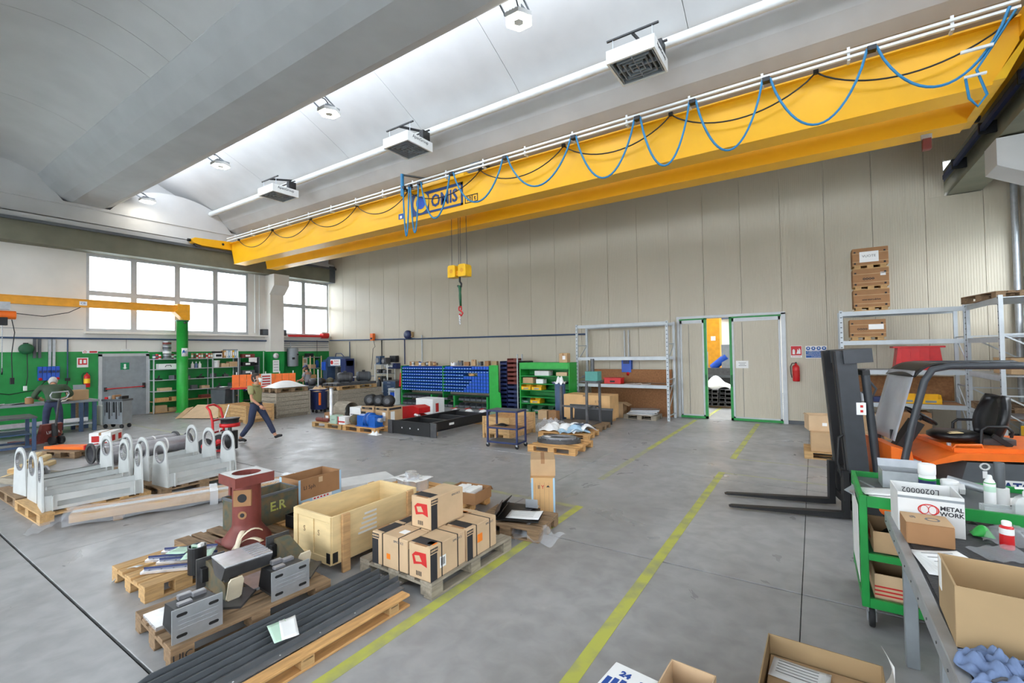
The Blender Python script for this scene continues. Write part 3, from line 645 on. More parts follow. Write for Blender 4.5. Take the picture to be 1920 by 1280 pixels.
def open_box(label, loc, rz, sz, m='cardboard', group=None, name='open_carton', cat='box', th=.008, flaps=(), inner=None, part='side_panel', rot=None):
    t = thing(name, label, cat, loc, rz, group, rot); lx, ly, lz = sz; X, Y = lx/2, ly/2
    B(-X, X, -Y, Y, 0, th, .001).o('base_panel', inner or m, t)
    B(-X, X, -Y, -Y+th, th, lz, .001).o(part, m, t); B(-X, X, Y-th, Y, th, lz, .001).o(part, m, t)
    B(-X, -X+th, -Y+th, Y-th, th, lz, .001).o(part, m, t); B(X-th, X, -Y+th, Y-th, th, lz, .001).o(part, m, t)
    for side, w, ang in flaps:
        f = MB()
        if side == 'f': f.at((0, -Y, lz), (ang, 0, 0)).cbox(-X, X, -w, 0, -.004, 0, .001)
        if side == 'b': f.at((0, Y, lz), (-ang, 0, 0)).cbox(-X, X, 0, w, -.004, 0, .001)
        if side == 'l': f.at((-X, 0, lz), (0, -ang, 0)).cbox(-w, 0, -Y, Y, -.004, 0, .001)
        if side == 'r': f.at((X, 0, lz), (0, ang, 0)).cbox(0, w, -Y, Y, -.004, 0, .001)
        f.o('flap', m, t)
    return t
def paper(label, loc, rz, w, h, m='paper', curl=.02, name='paper_sheet', cat='paper', lines=0, group=None, tilt=(0, 0)):
    t = thing(name, label, cat, loc, rz, group)
    MB().sheet(lambda u, v: ((u-.5)*w, (v-.5)*h, .003+curl*(u**3)*(.4+.6*v)+tilt[0]*u+tilt[1]*v), 6, 6).o('sheet', m, t, solid=.0015)
    for i in range(lines):
        y = h*(.36-.72*i/max(1, lines)); MB().sheet(lambda u, v: ((u*.7-.4)*w, y+v*.006, .0055+curl*((u*.7+.1)**3)*(.4+.6*(y/h+.5))+tilt[0]*(u*.7+.1)+tilt[1]*(y/h+.5)), 5, 1).o('text_line', 'print_grey', t)
    return t
# ------------------------------------------------------------------ pallet of black weldments
A1 = math.radians(86.2)
pallet('worn dark pallet with a stamped block carrying black steel brackets', (-4.1, 1.985, 0), A1, 'wood_old', stamp='UIC')
def on1(x, y, z=.144):           # local pallet frame to world
    return (-4.1+x*math.cos(A1)-y*math.sin(A1), 1.985+x*math.sin(A1)+y*math.cos(A1), z)
def slot_outline(cx, cz, L, r, n=5):
    return [(cx+L/2+r*math.cos(t), cz+r*math.sin(t)) for t in [-PI/2+PI*i/n for i in range(n+1)]]+[(cx-L/2+r*math.cos(t), cz+r*math.sin(t)) for t in [PI/2+PI*i/n for i in range(n+1)]]
def slot_bracket(label, x):
    t = thing('slotted_bracket', label, 'bracket', on1(x, -.36), A1, 'slotted steel brackets')
    f = MB().box(-.16, .16, 0, .012, 0, .235).o('slotted_plate', 'zinc', t)
    for sx in (-.1, .1):
        for z in (.045, .19): MB().prism(slot_outline(sx, z, .045, .011), 'y', -.0015, .0).o('slot', 'black', f)
    for z in (.09, .12, .15): MB().box(-.12, .13, -.001, .0, z, z+.003).o('milled_line', 'bright_steel', f)
    MB().prism([(.012, .03), (.3, .03), (.25, .2), (.05, .22), (.012, .22)], 'x', -.13, .13).o('box_arm', 'black', t)
    for a, b in ((-.1, .07), (.02, .16), (-.06, .2)): B(a, a+.09, b, b+.05, .2, .235).o('clamp_block', 'steel', t)
    MB().box(-.17, .12, .3, .6, .0, .025).o('foot_plate', 'bright_steel', t)
    MB().box(-.12, .12, .05, .3, 0, .03).o('base_rib', 'dark_steel', t)
slot_bracket('slotted steel bracket at the near end of the worn pallet', -.42); slot_bracket('slotted steel bracket at the far half of the worn pallet', .26)
def arm_bracket(label, x):
    t = thing('arm_bracket', label, 'bracket', on1(x, -.02), A1, 'black arm brackets')
    MB().at((0, 0, 0), (0, 0, .75)).box(-.16, .16, -.16, .16, 0, .018).o('base_plate', 'dark_steel', t)
    MB().prism([(.36, .02), (.36, .24), (.3, .25), (-.04, .14), (-.06, .02)], 'x', -.05, .07).o('arm', 'rust', t)
    MB().at((0, -.07, .02), (.32, 0, 0)).prism([(-.055, .02), (-.04, 0), (.045, 0), (.06, .02), (.06, .17), (.045, .2), (-.04, .2), (-.055, .17)], 'y', 0, .012).o('ivory_pad', 'ivory', t)
    MB().box(-.12, .1, .36, .375, .02, .27).o('mount_plate', 'dark_steel', t)
    B(-.1, -.05, .3, .36, .08, .2).o('clamp', 'black', t); B(-.02, .02, .3, .36, .09, .22).o('clamp', 'steel', t)
arm_bracket('black arm bracket with ivory pad between the slotted plates', -.08); arm_bracket('black arm bracket with ivory pad at the far end of the worn pallet', .5)
t = thing('milled_block', 'bright milled steel block lying across the black brackets', 'steel block', on1(.02, .02, .39), A1-.05)
MB().prism([(-.15, .06), (.15, .06), (.15, .05), (.08, -.06), (-.08, -.06), (-.15, .05)], 'x', -.17, .2).o('body', 'dark_steel', t); B(-.17, .2, -.16, .16, .06, .075).o('top_plate', 'bright_steel', t)
for i in range(7): B(.05, .2, -.15+.044*i, -.13+.044*i, .075, .078, .001).o('groove_rib', 'steel', t)
B(-.14, -.1, -.05, .05, -.14, -.05).o('foot', 'dark_steel', t)
# rails pallet
pallet('light pallet with steel rails beside the floor joint', (-5.33, 1.9, 0), PI/2, 'wood', L=.6)
for i, (x, y, r, ln) in enumerate([(-5.32, 2.03, .42, .62), (-5.15, 2.06, .40, .62), (-5.05, 1.9, .44, .6), (-5.42, 2.14, .40, .5)]):
    t = thing('linear_rail', ['steel linear rail lying beneath the green papers', 'steel linear rail beside the black tube', 'steel linear rail at the pallet edge', 'steel linear rail behind the others on the light pallet'][i], 'rail', (x, y, .144+.004*i), r+.35, 'linear rails on the light pallet')
    MB().box(-ln/2, ln/2, -.03, .03, 0, .022).o('rail_body', 'bright_steel', t); MB().box(-ln/2, ln/2, .03, .036, 0, .04).o('edge_strip', 'blue_navy', t)
    for k in range(6): MB().cyl((-ln/2+.06+k*.1, 0, .022), (-ln/2+.06+k*.1, 0, .0235), .008, 8).o('bolt_hole', 'black', t)
paper('green printed sheet on the steel rails', (-5.38, 2.05, .2), .5, .2, .17, 'paper_green', .02, lines=3)
paper('green printed sheet draped over the rails beside the black tube', (-5.12, 2.1, .2), .9, .26, .17, 'paper_green', .02, lines=4)
t = thing('black_tube', 'short black tube standing on the light pallet holding a green booklet', 'tube', (-4.86, 1.98, .144))
MB().ring([(.075*math.cos(a), .075*math.sin(a)) for a in [i*2*PI/20 for i in range(20)]], [(.067*math.cos(a), .067*math.sin(a)) for a in [i*2*PI/20 for i in range(20)]], 'z', 0, .24).o('wall', 'black_soft', t)
MB().ring([(.077*math.cos(a), .077*math.sin(a)) for a in [i*2*PI/20 for i in range(20)]], [(.067*math.cos(a), .067*math.sin(a)) for a in [i*2*PI/20 for i in range(20)]], 'z', .24, .246).o('rim', 'grey_dark', t)
t = thing('green_booklet', 'folded green booklet standing in the black tube', 'booklet', (-4.86, 1.98, .16), .5)
B(-.045, .02, -.02, .0, 0, .24, .001).o('cover', 'pale_green', t); B(.02, .05, -.02, .03, 0, .25, .001).o('page', 'paper', t)
for z in (.14, .18, .21): MB().box(-.03, .01, -.0215, -.02, z, z+.012).o('print_line', 'green_dark', t)
t = thing('paper_strap', 'pale loose strap curling off the light pallet', 'strap', (-5.55, 1.74, .0))
MB().sheet(lambda u, v: (.25*u-.12, -.16+.12*u+.05*v, .005+.16*math.sin(u*PI*.55)), 10, 1).o('band', 'white_matte', t, solid=.003)
# long dark profiles on the long pallet
A3 = PI/2-.02
t = thing('long_pallet', 'long pale wooden pallet under dark angle profiles', 'pallet', (-3.25, 1.98, 0), A3)
for y in (-.26, .28): B(-.95, .83, y-.05, y+.05, .085, .105).o('deck_board', 'wood_orange', t); 
for y in (-.26, .28): B(-.95, .83, y-.05, y+.05, 0, .02).o('bottom_board', 'wood_orange', t)
for x in (-.6, -.1, .66):
    for y in (-.26, .28): B(x-.05, x+.05, y-.05, y+.05, .02, .085).o('block', 'wood', t)
    B(x-.04, x+.04, -.31, .33, .065, .084).o('cross_board', 'wood_old', t)
for i in range(6):
    y = -.2+.085*i; x0 = -1.12+.05*((i*7) % 4); x1 = .86+.03*((i*5) % 3)
    q = thing('angle_profile', ('outermost', 'second', 'third', 'fourth', 'fifth', 'last')[i]+' dark angle profile on the long pallet counted from the yellow line', 'profile', (-3.25, 1.98, .106), A3, 'dark angle profiles')
    MB().prism([(x0, y), (x0+.12, y+.055), (x1, y+.055), (x1, y)], 'z', 0, .008).o('flange', 'profile_grey', q)
    MB().prism([(x0, 0), (x1, 0), (x1, .05), (x0+.16, .05)], 'y', y+.055, y+.062).o('web', 'grey_dark', q)
    for k in range(5): MB().cyl((x0+.3+.3*k, y+.028, .008), (x0+.3+.3*k, y+.028, .0095), .006, 6).o('hole', 'white_paint', q)
paper('folded white and green sheets on the dark profiles', (-3.25, 1.85, .172), 1.25, .12, .26, 'paper_green', .01)
paper('white sheet on top of the dark profiles', (-3.22, 1.9, .18), 1.12, .11, .27, 'paper', .012)
# ------------------------------------------------------------------ pallet of drive cartons
pallet('grey weathered pallet under the strapped drive cartons', (-3.3, 3.58, 0), PI/2-.02, 'wood_grey', L=1.22, W=.98)
def drive_box(label, loc, rz, strap=True):
    sz = (.48, .265, .3); t = carton(label, loc, rz, sz, 'cardboard_light', None, 'drive cartons', 'drive_carton')
    decal(t, sz, 'f', (.0, .085, .0, .235), 'print', 'dark_panel'); decal(t, sz, 'b', (.395, .48, 0, .235), 'print', 'dark_panel')
    decal(t, sz, 'f', (.0, .095, .245, .285), 'print', 'name_plate'); ftext(t, sz, 'f', .047, .265, 'SIEMENS', .024, 'cardboard_light', bold=.0008)
    decal(t, sz, 't', (.03, .14, .04, .265), 'print', 'dark_panel'); decal(t, sz, 't', (.0, .03, .05, .2), 'cardboard_dark', 'tape')
    ftext(t, sz, 'f', .36, .26, 'SIMOTICS', .03, 'print_grey')
    MB().prism([(-.09, .12), (-.02, .14), (.07, .12), (.09, .2), (.05, .235), (-.08, .24)], 'x', -.2415, -.24).o('red_print', 'print_red', t)
    MB().prism([(-.03, .16), (.04, .15), (.06, .2), (0, .21)], 'x', -.243, -.2415).o('pale_print', 'cardboard_light', t)
    for k in range(4): decal(t, sz, 'l', (.09+.018*k, .1+.018*k, .03, .07), 'print', 'mark')
    if strap:
        for x in (.14, .36): MB().box(-.24+x, -.24+x+.012, -.1345, .1345, -.0, .302).o('strap', 'black_soft', t)
    return t
Z4 = .144
d = drive_box('strapped carton at the near left corner of the drive pallet', (-3.37, 3.11, Z4), 0); decal(d, (.48, .265, .3), 'f', (.2, .25, .08, .13), 'print_orange', 'orange_sticker'); decal(d, (.48, .265, .3), 't', (.26, .34, .1, .18), 'paper', 'white_sticker')
d = drive_box('strapped carton at the near right corner with a barcode label', (-2.975, 3.21, Z4), PI/2); decal(d, (.48, .265, .3), 'f', (.12, .2, .08, .18), 'paper', 'barcode_label'); decal(d, (.48, .265, .3), 't', (.06, .12, .02, .1), 'print_orange', 'orange_sticker')
for k in range(5): decal(d, (.48, .265, .3), 'f', (.135+.011*k, .141+.011*k, .1, .165), 'print', 'bar', .002)
d = drive_box('strapped carton behind the barcode carton with orange sticker', (-2.96, 3.7, Z4), PI/2); decal(d, (.48, .265, .3), 'f', (.16, .24, .12, .2), 'print_orange', 'orange_sticker')
drive_box('carton behind the near left carton in the bottom layer', (-3.37, 3.385, Z4), 0); drive_box('carton at the back of the bottom layer', (-3.37, 3.66, Z4), 0)
drive_box('single carton standing on top of the drive cartons', (-3.235, 3.5, Z4+.304), PI/2, False)
d = carton('small carton with orange label behind the drive cartons', (-3.35, 4.0, Z4), .15, (.3, .24, .22), 'cardboard_light'); decal(d, (.3, .24, .22), 't', (.12, .22, .1, .16), 'print_orange', 'orange_sticker')
# ------------------------------------------------------------------ plywood crate
t = thing('plywood_crate', 'open pale plywood crate on short legs', 'crate', (-4.27, 3.34, 0))
X, Y, z0, z1 = .31, .56, .1, .57
for s in (-1, 1):
    MB().cbox(s*X-.008, s*X+.008, -Y, Y, z0, z1).o('side_panel', 'plywood', t); MB().cbox(-X, X, s*Y-.008, s*Y+.008, z0, z1).o('end_panel', 'plywood', t)
B(-X, X, -Y, Y, z0, z0+.015).o('base_panel', 'plywood', t)
for s in (-1, 1):
    for a, b, c, d in ((-X, X, z1-.06, z1), (-X, X, z0, z0+.07), (-X, -X+.07, z0+.07, z1-.06), (X-.07, X, z0+.07, z1-.06), (-.035, .035, z0+.07, z1-.06)): B(a, b, s*Y-.02 if s < 0 else s*Y+.008, s*Y-.008 if s < 0 else s*Y+.02, c, d).o('batten', 'plywood', t)
    for y in (-Y+.14, .45): B(s*X+(.008 if s > 0 else -.04), s*X+(.04 if s > 0 else -.008), y-.045, y+.045, 0, z1).o('leg_post', 'wood_y', t)
for y in (-.3, 0, .3): B(X-.012, X-.0085, y-.002, y+.002, z0, z1).o('inner_joint', 'wood', t)
for k in range(5): B(X+.008, X+.011, -.26+.02*k, -.02, .3+.045*k, .32+.045*k, .001).o('tape_mark', 'white_matte', t)
B(X+.008, X+.012, -Y, -Y+.06, z0+.02, z0+.12).o('corner_iron', 'black', t); B(X-.06, X, -Y-.024, -Y-.02, z0+.02, z0+.12).o('corner_iron', 'black', t)
ftext(t, (.62, 1.138, 0), 'f', .18, .38, 'S', .08, 'wood_old'); ftext(t, (.62, 1.138, 0), 'f', .42, .38, 'S', .08, 'wood_old')
# ------------------------------------------------------------------ red casting, steel boxes
pallet('brown pallet under the red casting', (-5.35, 2.62, 0), .05, 'wood_old')
t = thing('red_casting', 'dark red cast column with square flange and round ports', 'casting', (-5.2, 2.6, .144), -.05)
MB().cbox(-.25, .3, -.22, .2, 0, .025).o('foot_plate', 'red_dark', t)
MB().lathe([(.24, .025), (.235, .05), (.17, .14), (.142, .18), (.138, .22), (.138, .6), (.14, .64)], n=28).o('column', 'red_dark', t)
f = MB().ring([(.2*q[0], .2*q[1]) for q in [(max(-1, min(1, 1.42*math.cos(a))), max(-1, min(1, 1.42*math.sin(a)))) for a in [i*2*PI/32 for i in range(32)]]], [(.14*math.cos(a), .14*math.sin(a)) for a in [i*2*PI/32 for i in range(32)]], 'z', .64, .74).o('top_flange', 'red_dark', t)
MB().ring([(.19*q[0], .19*q[1]) for q in [(max(-1, min(1, 1.42*math.cos(a))), max(-1, min(1, 1.42*math.sin(a)))) for a in [i*2*PI/32 for i in range(32)]]], [(.141*math.cos(a), .141*math.sin(a)) for a in [i*2*PI/32 for i in range(32)]], 'z', .74, .744).o('machined_face', 'white_matte', f)
for z, r, ro, q in ((.5, .045, .085, 1), (.32, .022, .042, 0)):
    d = Vector((.75, -.66, 0)).normalized(); c = Vector((0, 0, z))
    if q: MB().at(c+d*.11, (0, 0, math.atan2(d.y, d.x))).box(-.02, .03, -.085, .085, -.085, .085).o('port_flange', 'cardboard_dark', t)
    else: MB().cyl(c+d*.1, c+d*.14, ro, 20).o('port_flange', 'cardboard_dark', t)
    MB().cyl(c+d*.139, c+d*.1425, r, 18).o('port_bore', 'black', t)
B(-.135, -.09, -.13, -.09, .5, .62).o('cast_lug', 'red_dark', t)
t = thing('tape_strips', 'crumpled pale tape strips at the foot of the red casting', 'tape', (-4.95, 2.42, .15)); t['group'] = 'loose tape'
for a, ln, zz in ((.3, .34, .12), (1.2, .28, .18), (2.3, .24, .15)): MB().at((0, 0, 0), (0, 0, a)).sheet(lambda u, v: ((u-.3)*ln, .05*v, .022+zz*math.sin(PI*u*.7)), 8, 1).o('strip', 'ivory', t, solid=.003)
t = open_box('rusty green open steel box with yellow paint marks', (-5.62, 2.98, .144), PI/2+.02, (.7, .36, .36), 'rust', name='steel_box', th=.012)
B(-.36, .36, -.19, -.17, .34, .37).o('rim', 'grey_dark', t); B(-.36, .36, .17, .19, .34, .37).o('rim', 'grey_dark', t); B(-.36, -.34, -.17, .17, .34, .37).o('rim', 'grey_dark', t); B(.34, .36, -.17, .17, .34, .37).o('rim', 'grey_dark', t)
ftext(t, (.7, .362, .36), 'f', .45, .2, 'E.R', .15, 'floor_yellow', bold=.003)
pallet('wide pallet under the steel boxes and tray', (-5.62, 3.66, 0), PI/2, 'wood_orange')
t = open_box('brown open box edged with pale blue tape', (-5.87, 3.8, .144), PI/2+.03, (.66, .42, .37), 'cardboard_dark', th=.015)
sz = (.66, .42, .37)
for r in ((0, .66, .04, .1), (0, .03, 0, .37), (.63, .66, 0, .37)): decal(t, sz, 'f', r, 'tape_blue', 'blue_tape')
decal(t, sz, 'f', (.2, .5, .06, .1), 'paper', 'printed_tape', .003); ftext(t, sz, 'f', .16, .25, 'LI 5ph', .07); decal(t, sz, 'l', (0, .05, 0, .37), 'tape_blue', 'blue_tape'); decal(t, sz, 'f', (.3, .36, .28, .35), 'cardboard_light', 'patch')
for k in range(5): decal(t, sz, 'f', (.22+.05*k, .25+.05*k, .07, .09), 'print_red', 'print_mark', .004)
t = open_box('low black plastic tray behind the plywood crate', (-5.1, 3.45, .144), PI/2+.05, (.78, .3, .14), 'black_soft', name='plastic_tray', cat='tray', th=.01)
B(-.3, -.26, -.153, -.15, .06, .1).o('tag', 'cardboard', t)
# aluminium castings and paper carton pallet
pallet('pallet under the foil wrapped aluminium parts and paper carton', (-4.5, 4.9, 0), 0, 'wood_orange')
t = thing('aluminium_part', 'foil wrapped aluminium parts with a white sheet', 'metal part', (-5.0, 4.86, .144))
for x, y in ((-.14, -.02), (.04, -.08), (.12, .08)): MB().cyl((x, y, 0), (x, y, .17), .1, 16).o('cylinder', 'bright_steel', t)
MB().sheet(lambda u, v: ((u-.5)*.52, (v-.5)*.36, .175+.012*math.sin(9*u)*math.cos(7*v)), 8, 8).o('cover_sheet', 'paper', t, solid=.003)
for x, y in ((-.08, .06), (.06, -.03)): MB().cyl((x, y, .18), (x, y, .24), .085, 16).o('collar', 'bright_steel', t)
t = open_box('shallow open carton of papers and labels', (-4.02, 4.95, .144), .1, (.5, .42, .15), 'cardboard_dark', flaps=(('b', .08, .9),))
for k in range(4): q = B(-.2+.09*k, -.13+.09*k, -.16, .16, .01, .14+.012*(k % 2)).o('paper_stack', 'paper', t)
# pallet with dark panels
pallet('dark pallet with black steel panels and a white drawing', (-3.08, 4.72, 0), .12, 'wood_old', L=.85, W=.62)
for i, (x, y, z, r, w, h, lb) in enumerate([(-3.1, 4.78, .146, .5, .55, .4, 'black steel panel at the bottom of the panel stack'), (-3.2, 4.92, .16, .2, .4, .3, 'black steel panel leaning at the back of the stack'), (-3.0, 4.68, .168, .35, .5, .35, 'black folded steel panel under the white drawing')]):
    t = thing('cover_plate', lb, 'plate', (x, y, z), r, 'black steel panels'); MB().box(-w/2, w/2, -h/2, h/2, 0, .012).o('plate', 'black_soft', t); MB().at((-w/2, 0, .012), (0, -.9, 0)).box(0, .12, -h/2, h/2, 0, .008).o('folded_edge', 'black_soft', t)
t = thing('angle_bracket', 'small grey angle bracket on the panel stack', 'bracket', (-3.02, 4.98, .144), .3); B(-.08, .08, 0, .008, .04, .14).o('upright', 'zinc', t); B(-.08, .08, 0, .1, .032, .04).o('base', 'zinc', t)
paper('white technical drawing lying on the black panels', (-2.95, 4.7, .185), .3, .4, .27, 'paper', .02, lines=5)
t = thing('plastic_film', 'crumpled clear film hanging off the dark pallet', 'plastic film', (-2.75, 4.5, .02))
MB().sheet(lambda u, v: ((u-.5)*.6+.1*v, (v-.5)*.2+.04*math.sin(13*u), .02+.11*v*(1-.4*u)+.03*math.sin(17*u+5*v)), 22, 8).o('sheet', 'plastic_wrap', t)
# wooden box with carton
t = thing('wooden_box', 'small upright wooden box with stencilled arrows', 'box', (-3.16, 5.52, 0), .53)
sz = (.31, .55, .48); B(-.155, .155, -.275, .275, 0, .48).o('body', 'plywood_tan', t)
for u in (0, .285): decal(t, sz, 'f', (u, u+.025, 0, .48), 'tape_blue', 'edge_tape', .004)
for v in (.0, .42): decal(t, sz, 'l', (0, .55, v, v+.06), 'wood', 'batten', .012)
ftext(t, sz, 'f', .1, .36, 'II', .07); ftext(t, sz, 'f', .15, .36, 'Y', .07, 'print_red'); MB().prism([(.04, .36), (.09, .36), (.065, .385)], 'y', -.2775, -.2755).o('umbrella_mark', 'print', t)
for k in range(4): decal(t, sz, 'f', (.05+.06*k, .052+.06*k, 0, .42), 'wood_old', 'board_joint', .0008)
carton('plain carton standing on the small wooden box', (-3.18, 5.56, .48), .53, (.33, .46, .22), 'cardboard')
# ------------------------------------------------------------------ white bearing frames
def frame_proto(label, loc, rz):
    t = thing('bearing_frame', label, 'frame', loc, rz, 'white welded bearing frames'); L = 1.06
    R_, cz = .18, .52
    poly = [(-.235, 0), (.235, 0), (.235, .06)]+[(R_*math.cos(a), cz+R_*math.sin(a)) for a in [.15+(PI-.3)*k/14 for k in range(15)]]+[(-.235, .06)]
    angs = sorted(set([math.atan2(p[1]-.5, p[0]) for p in poly]+[-PI+2*PI*k/28 for k in range(28)])); out = []; inn = []
    for a in angs:
        dx, dz = math.cos(a), math.sin(a); best = 9
        for k in range(len(poly)):
            (ax, az), (bx, bz) = poly[k], poly[(k+1) % len(poly)]; ex, ez = bx-ax, bz-az; den = dx*ez-dz*ex
            if abs(den) < 1e-9: continue
            tt = (ax*ez-(az-.5)*ex)/den; ss = (ax*dz-(az-.5)*dx)/den
            if tt > 0 and -1e-6 <= ss <= 1+1e-6: best = min(best, tt)
        out.append((best*dx, .5+best*dz)); inn.append((.128*dx, .5+.128*dz))
    for y in (-L/2, L/2-.02):
        p = MB().ring(out, inn, 'y', y, y+.02).o('end_plate', 'frame_grey', t)
        MB().ring([(.145*math.cos(a), .5+.145*math.sin(a)) for a in [i*2*PI/24 for i in range(24)]], [(.128*math.cos(a), .5+.128*math.sin(a)) for a in [i*2*PI/24 for i in range(24)]], 'y', y-.006, y+.026).o('bearing_ring', 'steel', p)
    for s in (-1, 1):
        r = MB().ring([(-L/2+.015, .0), (L/2-.015, .0), (L/2-.015, .2), (-L/2+.015, .2)], [(-L/2+.15, .04), (L/2-.15, .04), (L/2-.15, .11), (-L/2+.15, .11)], 'x', s*.2-.006, s*.2+.006).o('side_rail', 'frame_grey', t)
        MB().box(s*.2-.006 if s > 0 else -.206, s*.2+.006 if s > 0 else -.194, -.52, .52, .19, .2).o('rail_lip', 'frame_grey', r)
        for y in (-L/2+.1, L/2-.1): MB().box(s*.2+(.006 if s > 0 else -.05), s*.2+(.05 if s > 0 else -.006), y-.005, y+.005, 0, .2).o('stiffener', 'frame_grey', t)
    MB().box(-.19, .19, -.5, .5, .02, .03).o('web_plate', 'frame_grey', t)
    return t
fp = frame_proto('white bearing frame at the near corner of the front pallet', (-8.66, 2.2, .145), -.1)
for lb, x, y, r in [('white bearing frame behind the front pallet corner, nearest the timber', -10.0, 2.22, .12), ('white bearing frame on the rear pallet nearest the wrapped bundle', -8.62, 3.5, .1), ('middle white bearing frame on the rear pallet', -9.33, 3.5, .1), ('white bearing frame on the rear pallet beside the steel pipes', -10.02, 3.5, .1), ('white bearing frame in the middle of the front pallet', -9.33, 2.24, .02)]:
    c = copy_tree(fp); c.location = (x, y, .145); c.rotation_euler = (0, 0, r); c['label'] = lb
pallet('greenish pallet under the near corner bearing frame', (-9.0, 2.2, 0), .02, 'wood', L=1.2, W=1.2); pallet('pallet under the far front bearing frame', (-10.25, 2.2, 0), .02, 'wood_old', L=1.1, W=1.2)
pallet('brown pallet under the rear bearing frames', (-9.0, 3.5, 0), .02, 'wood_old', L=1.3, W=1.2); pallet('brown pallet beside the steel pipes under a bearing frame', (-10.35, 3.5, 0), .02, 'wood_old', L=1.2, W=1.2)
# wrapped long bundle
def wrapped(label, loc, rz, L, W, H):
    t = thing('wrapped_bundle', label, 'bundle', loc, rz, 'film wrapped bundles')
    for k in range(3): B(-L/2, L/2, -W/2+k*W/3+.01, -W/2+(k+1)*W/3-.01, .06, H).o('plank', ('wood', 'white_matte', 'wood_orange')[k], t)
    for x in (-L*.35, .1, L*.38): B(x-.05, x+.05, -W/2, W/2, 0, .06).o('bearer', 'wood_old', t)
    MB().sheet(lambda u, v: ((u-.5)*(L+.12), (-W/2-.02) if v < .25 else ((W/2+.02) if v > .75 else (v-.5)*2*(W/2+.02)), (.03+(H-.0)*min(1, v*4) if v < .25 else (.03+H*min(1, (1-v)*4) if v > .75 else H+.03))+.012*math.sin(31*u+9*v)), 60, 16).o('film', 'plastic_wrap', t)
    MB().sheet(lambda u, v: (-L/2-.05-.35*u, (v-.5)*W*1.3+.05*math.sin(7*u), .012+.1*(1-u)**2+.02*abs(math.sin(11*u+8*v))), 14, 10).o('loose_film', 'plastic_wrap', t)
    for x in (-.1, .9): MB().box(x, x+.1, -W/2-.025, W/2+.025, .0, H+.035).o('tape_band', 'film', t)
wrapped('film wrapped timber bundle beside the bearing frames', (-7.55, 3.35, 0), math.radians(68), 3.2, .42, .16)
t = thing('flat_package', 'white film covered flat package behind the brown open box', 'package', (-6.15, 4.6, 0), math.radians(68)); B(-.7, .7, -.25, .25, .1, .16).o('pack', 'white_matte', t); B(-.72, .72, -.27, .27, 0, .1).o('wood_base', 'wood_orange', t)
# steel pipes with flanges
for lb, x, y, r in [('flanged steel pipe nearest the bearing frames', -12.02, 3.95, .07), ('flanged steel pipe behind the nearer pipe', -12.5, 3.9, .12)]:
    t = thing('steel_pipe', lb, 'pipe', (x, y, .21), r, 'flanged steel pipes'); c = [i*2*PI/28 for i in range(28)]
    MB().ring([(.165*math.cos(a), .165*math.sin(a)) for a in c], [(.15*math.cos(a), .15*math.sin(a)) for a in c], 'y', -.8, .8).o('barrel', 'steel', t)
    for yy in (-.8, .77): MB().ring([(.21*math.cos(a), .21*math.sin(a)) for a in c], [(.15*math.cos(a), .15*math.sin(a)) for a in c], 'y', yy, yy+.03).o('flange', 'dark_steel', t)
    MB().ring([(.172*math.cos(a), .172*math.sin(a)) for a in c], [(.166*math.cos(a), .166*math.sin(a)) for a in c], 'y', .3, .33).o('strap', 'white', t)
    MB().box(-.004, .004, -.7, .7, .166, .17).o('weld_seam', 'dark_steel', t)
# timber, orange bars and white carton by the frame
for i in range(5):
    q = thing('timber_beam', ('lowest', 'second', 'middle', 'fourth', 'top')[i]+' pale timber beam in the heap beside the bearing frames', 'timber', (-12.6-.22*i, 2.3+.05*i, .002+.09*(i % 2)), .9+.12*i, 'pale timber beams')
    MB().prism([(-.06, 0), (.06, 0), (.06, .07), (.03, .09), (-.03, .09), (-.06, .07)], 'y', -.7, .65).o('beam', 'plywood', q); MB().box(-.055, .055, -.703, -.7, .005, .075).o('end_grain', 'wood', q)
t = thing('hinge_plates', 'grey machined steel brackets lying on a low pallet', 'bracket', (-11.6, 2.2, .0), .3); t['group'] = 'small steel parts'
B(-.45, .45, -.3, .3, 0, .1).o('low_base', 'wood_grey', t)
for i in range(4): q = MB().prism([(-.1, .1), (.1, .1), (.1, .16), (.02, .24), (-.1, .22)], 'y', -.2+.1*i, -.17+.1*i).o('lug_plate', 'steel', t); MB().cyl((-.03, -.203+.1*i, .17), (-.03, -.168+.1*i, .17), .03, 14).o('lug_bore', 'black', q)
pallet('small old pallet carrying orange bars', (-13.9, 3.2, 0), .4, 'wood_old', L=.9, W=.6)
for i in range(3):
    q = thing('orange_bar', ('near', 'middle', 'far')[i]+' orange steel bar on the small old pallet', 'bar', (-13.95, 3.1+.13*i, .145), .45+.05*i, 'orange steel bars'); B(-.55, .5, -.035, .035, 0, .06).o('bar', 'orange', q); B(.5, .53, -.06, .06, 0, .1).o('end_plate', 'red', q)
t = carton('white carton with red print on the floor behind the pipes', (-15.3, 4.15, 0), .9, (.45, .6, .28), 'white', 'paper'); sz = (.45, .6, .28)
for f, u in (('f', .05), ('r', .06), ('r', .38)): decal(t, sz, f, (u, u+.16, .05, .2), 'print_red', 'red_print')
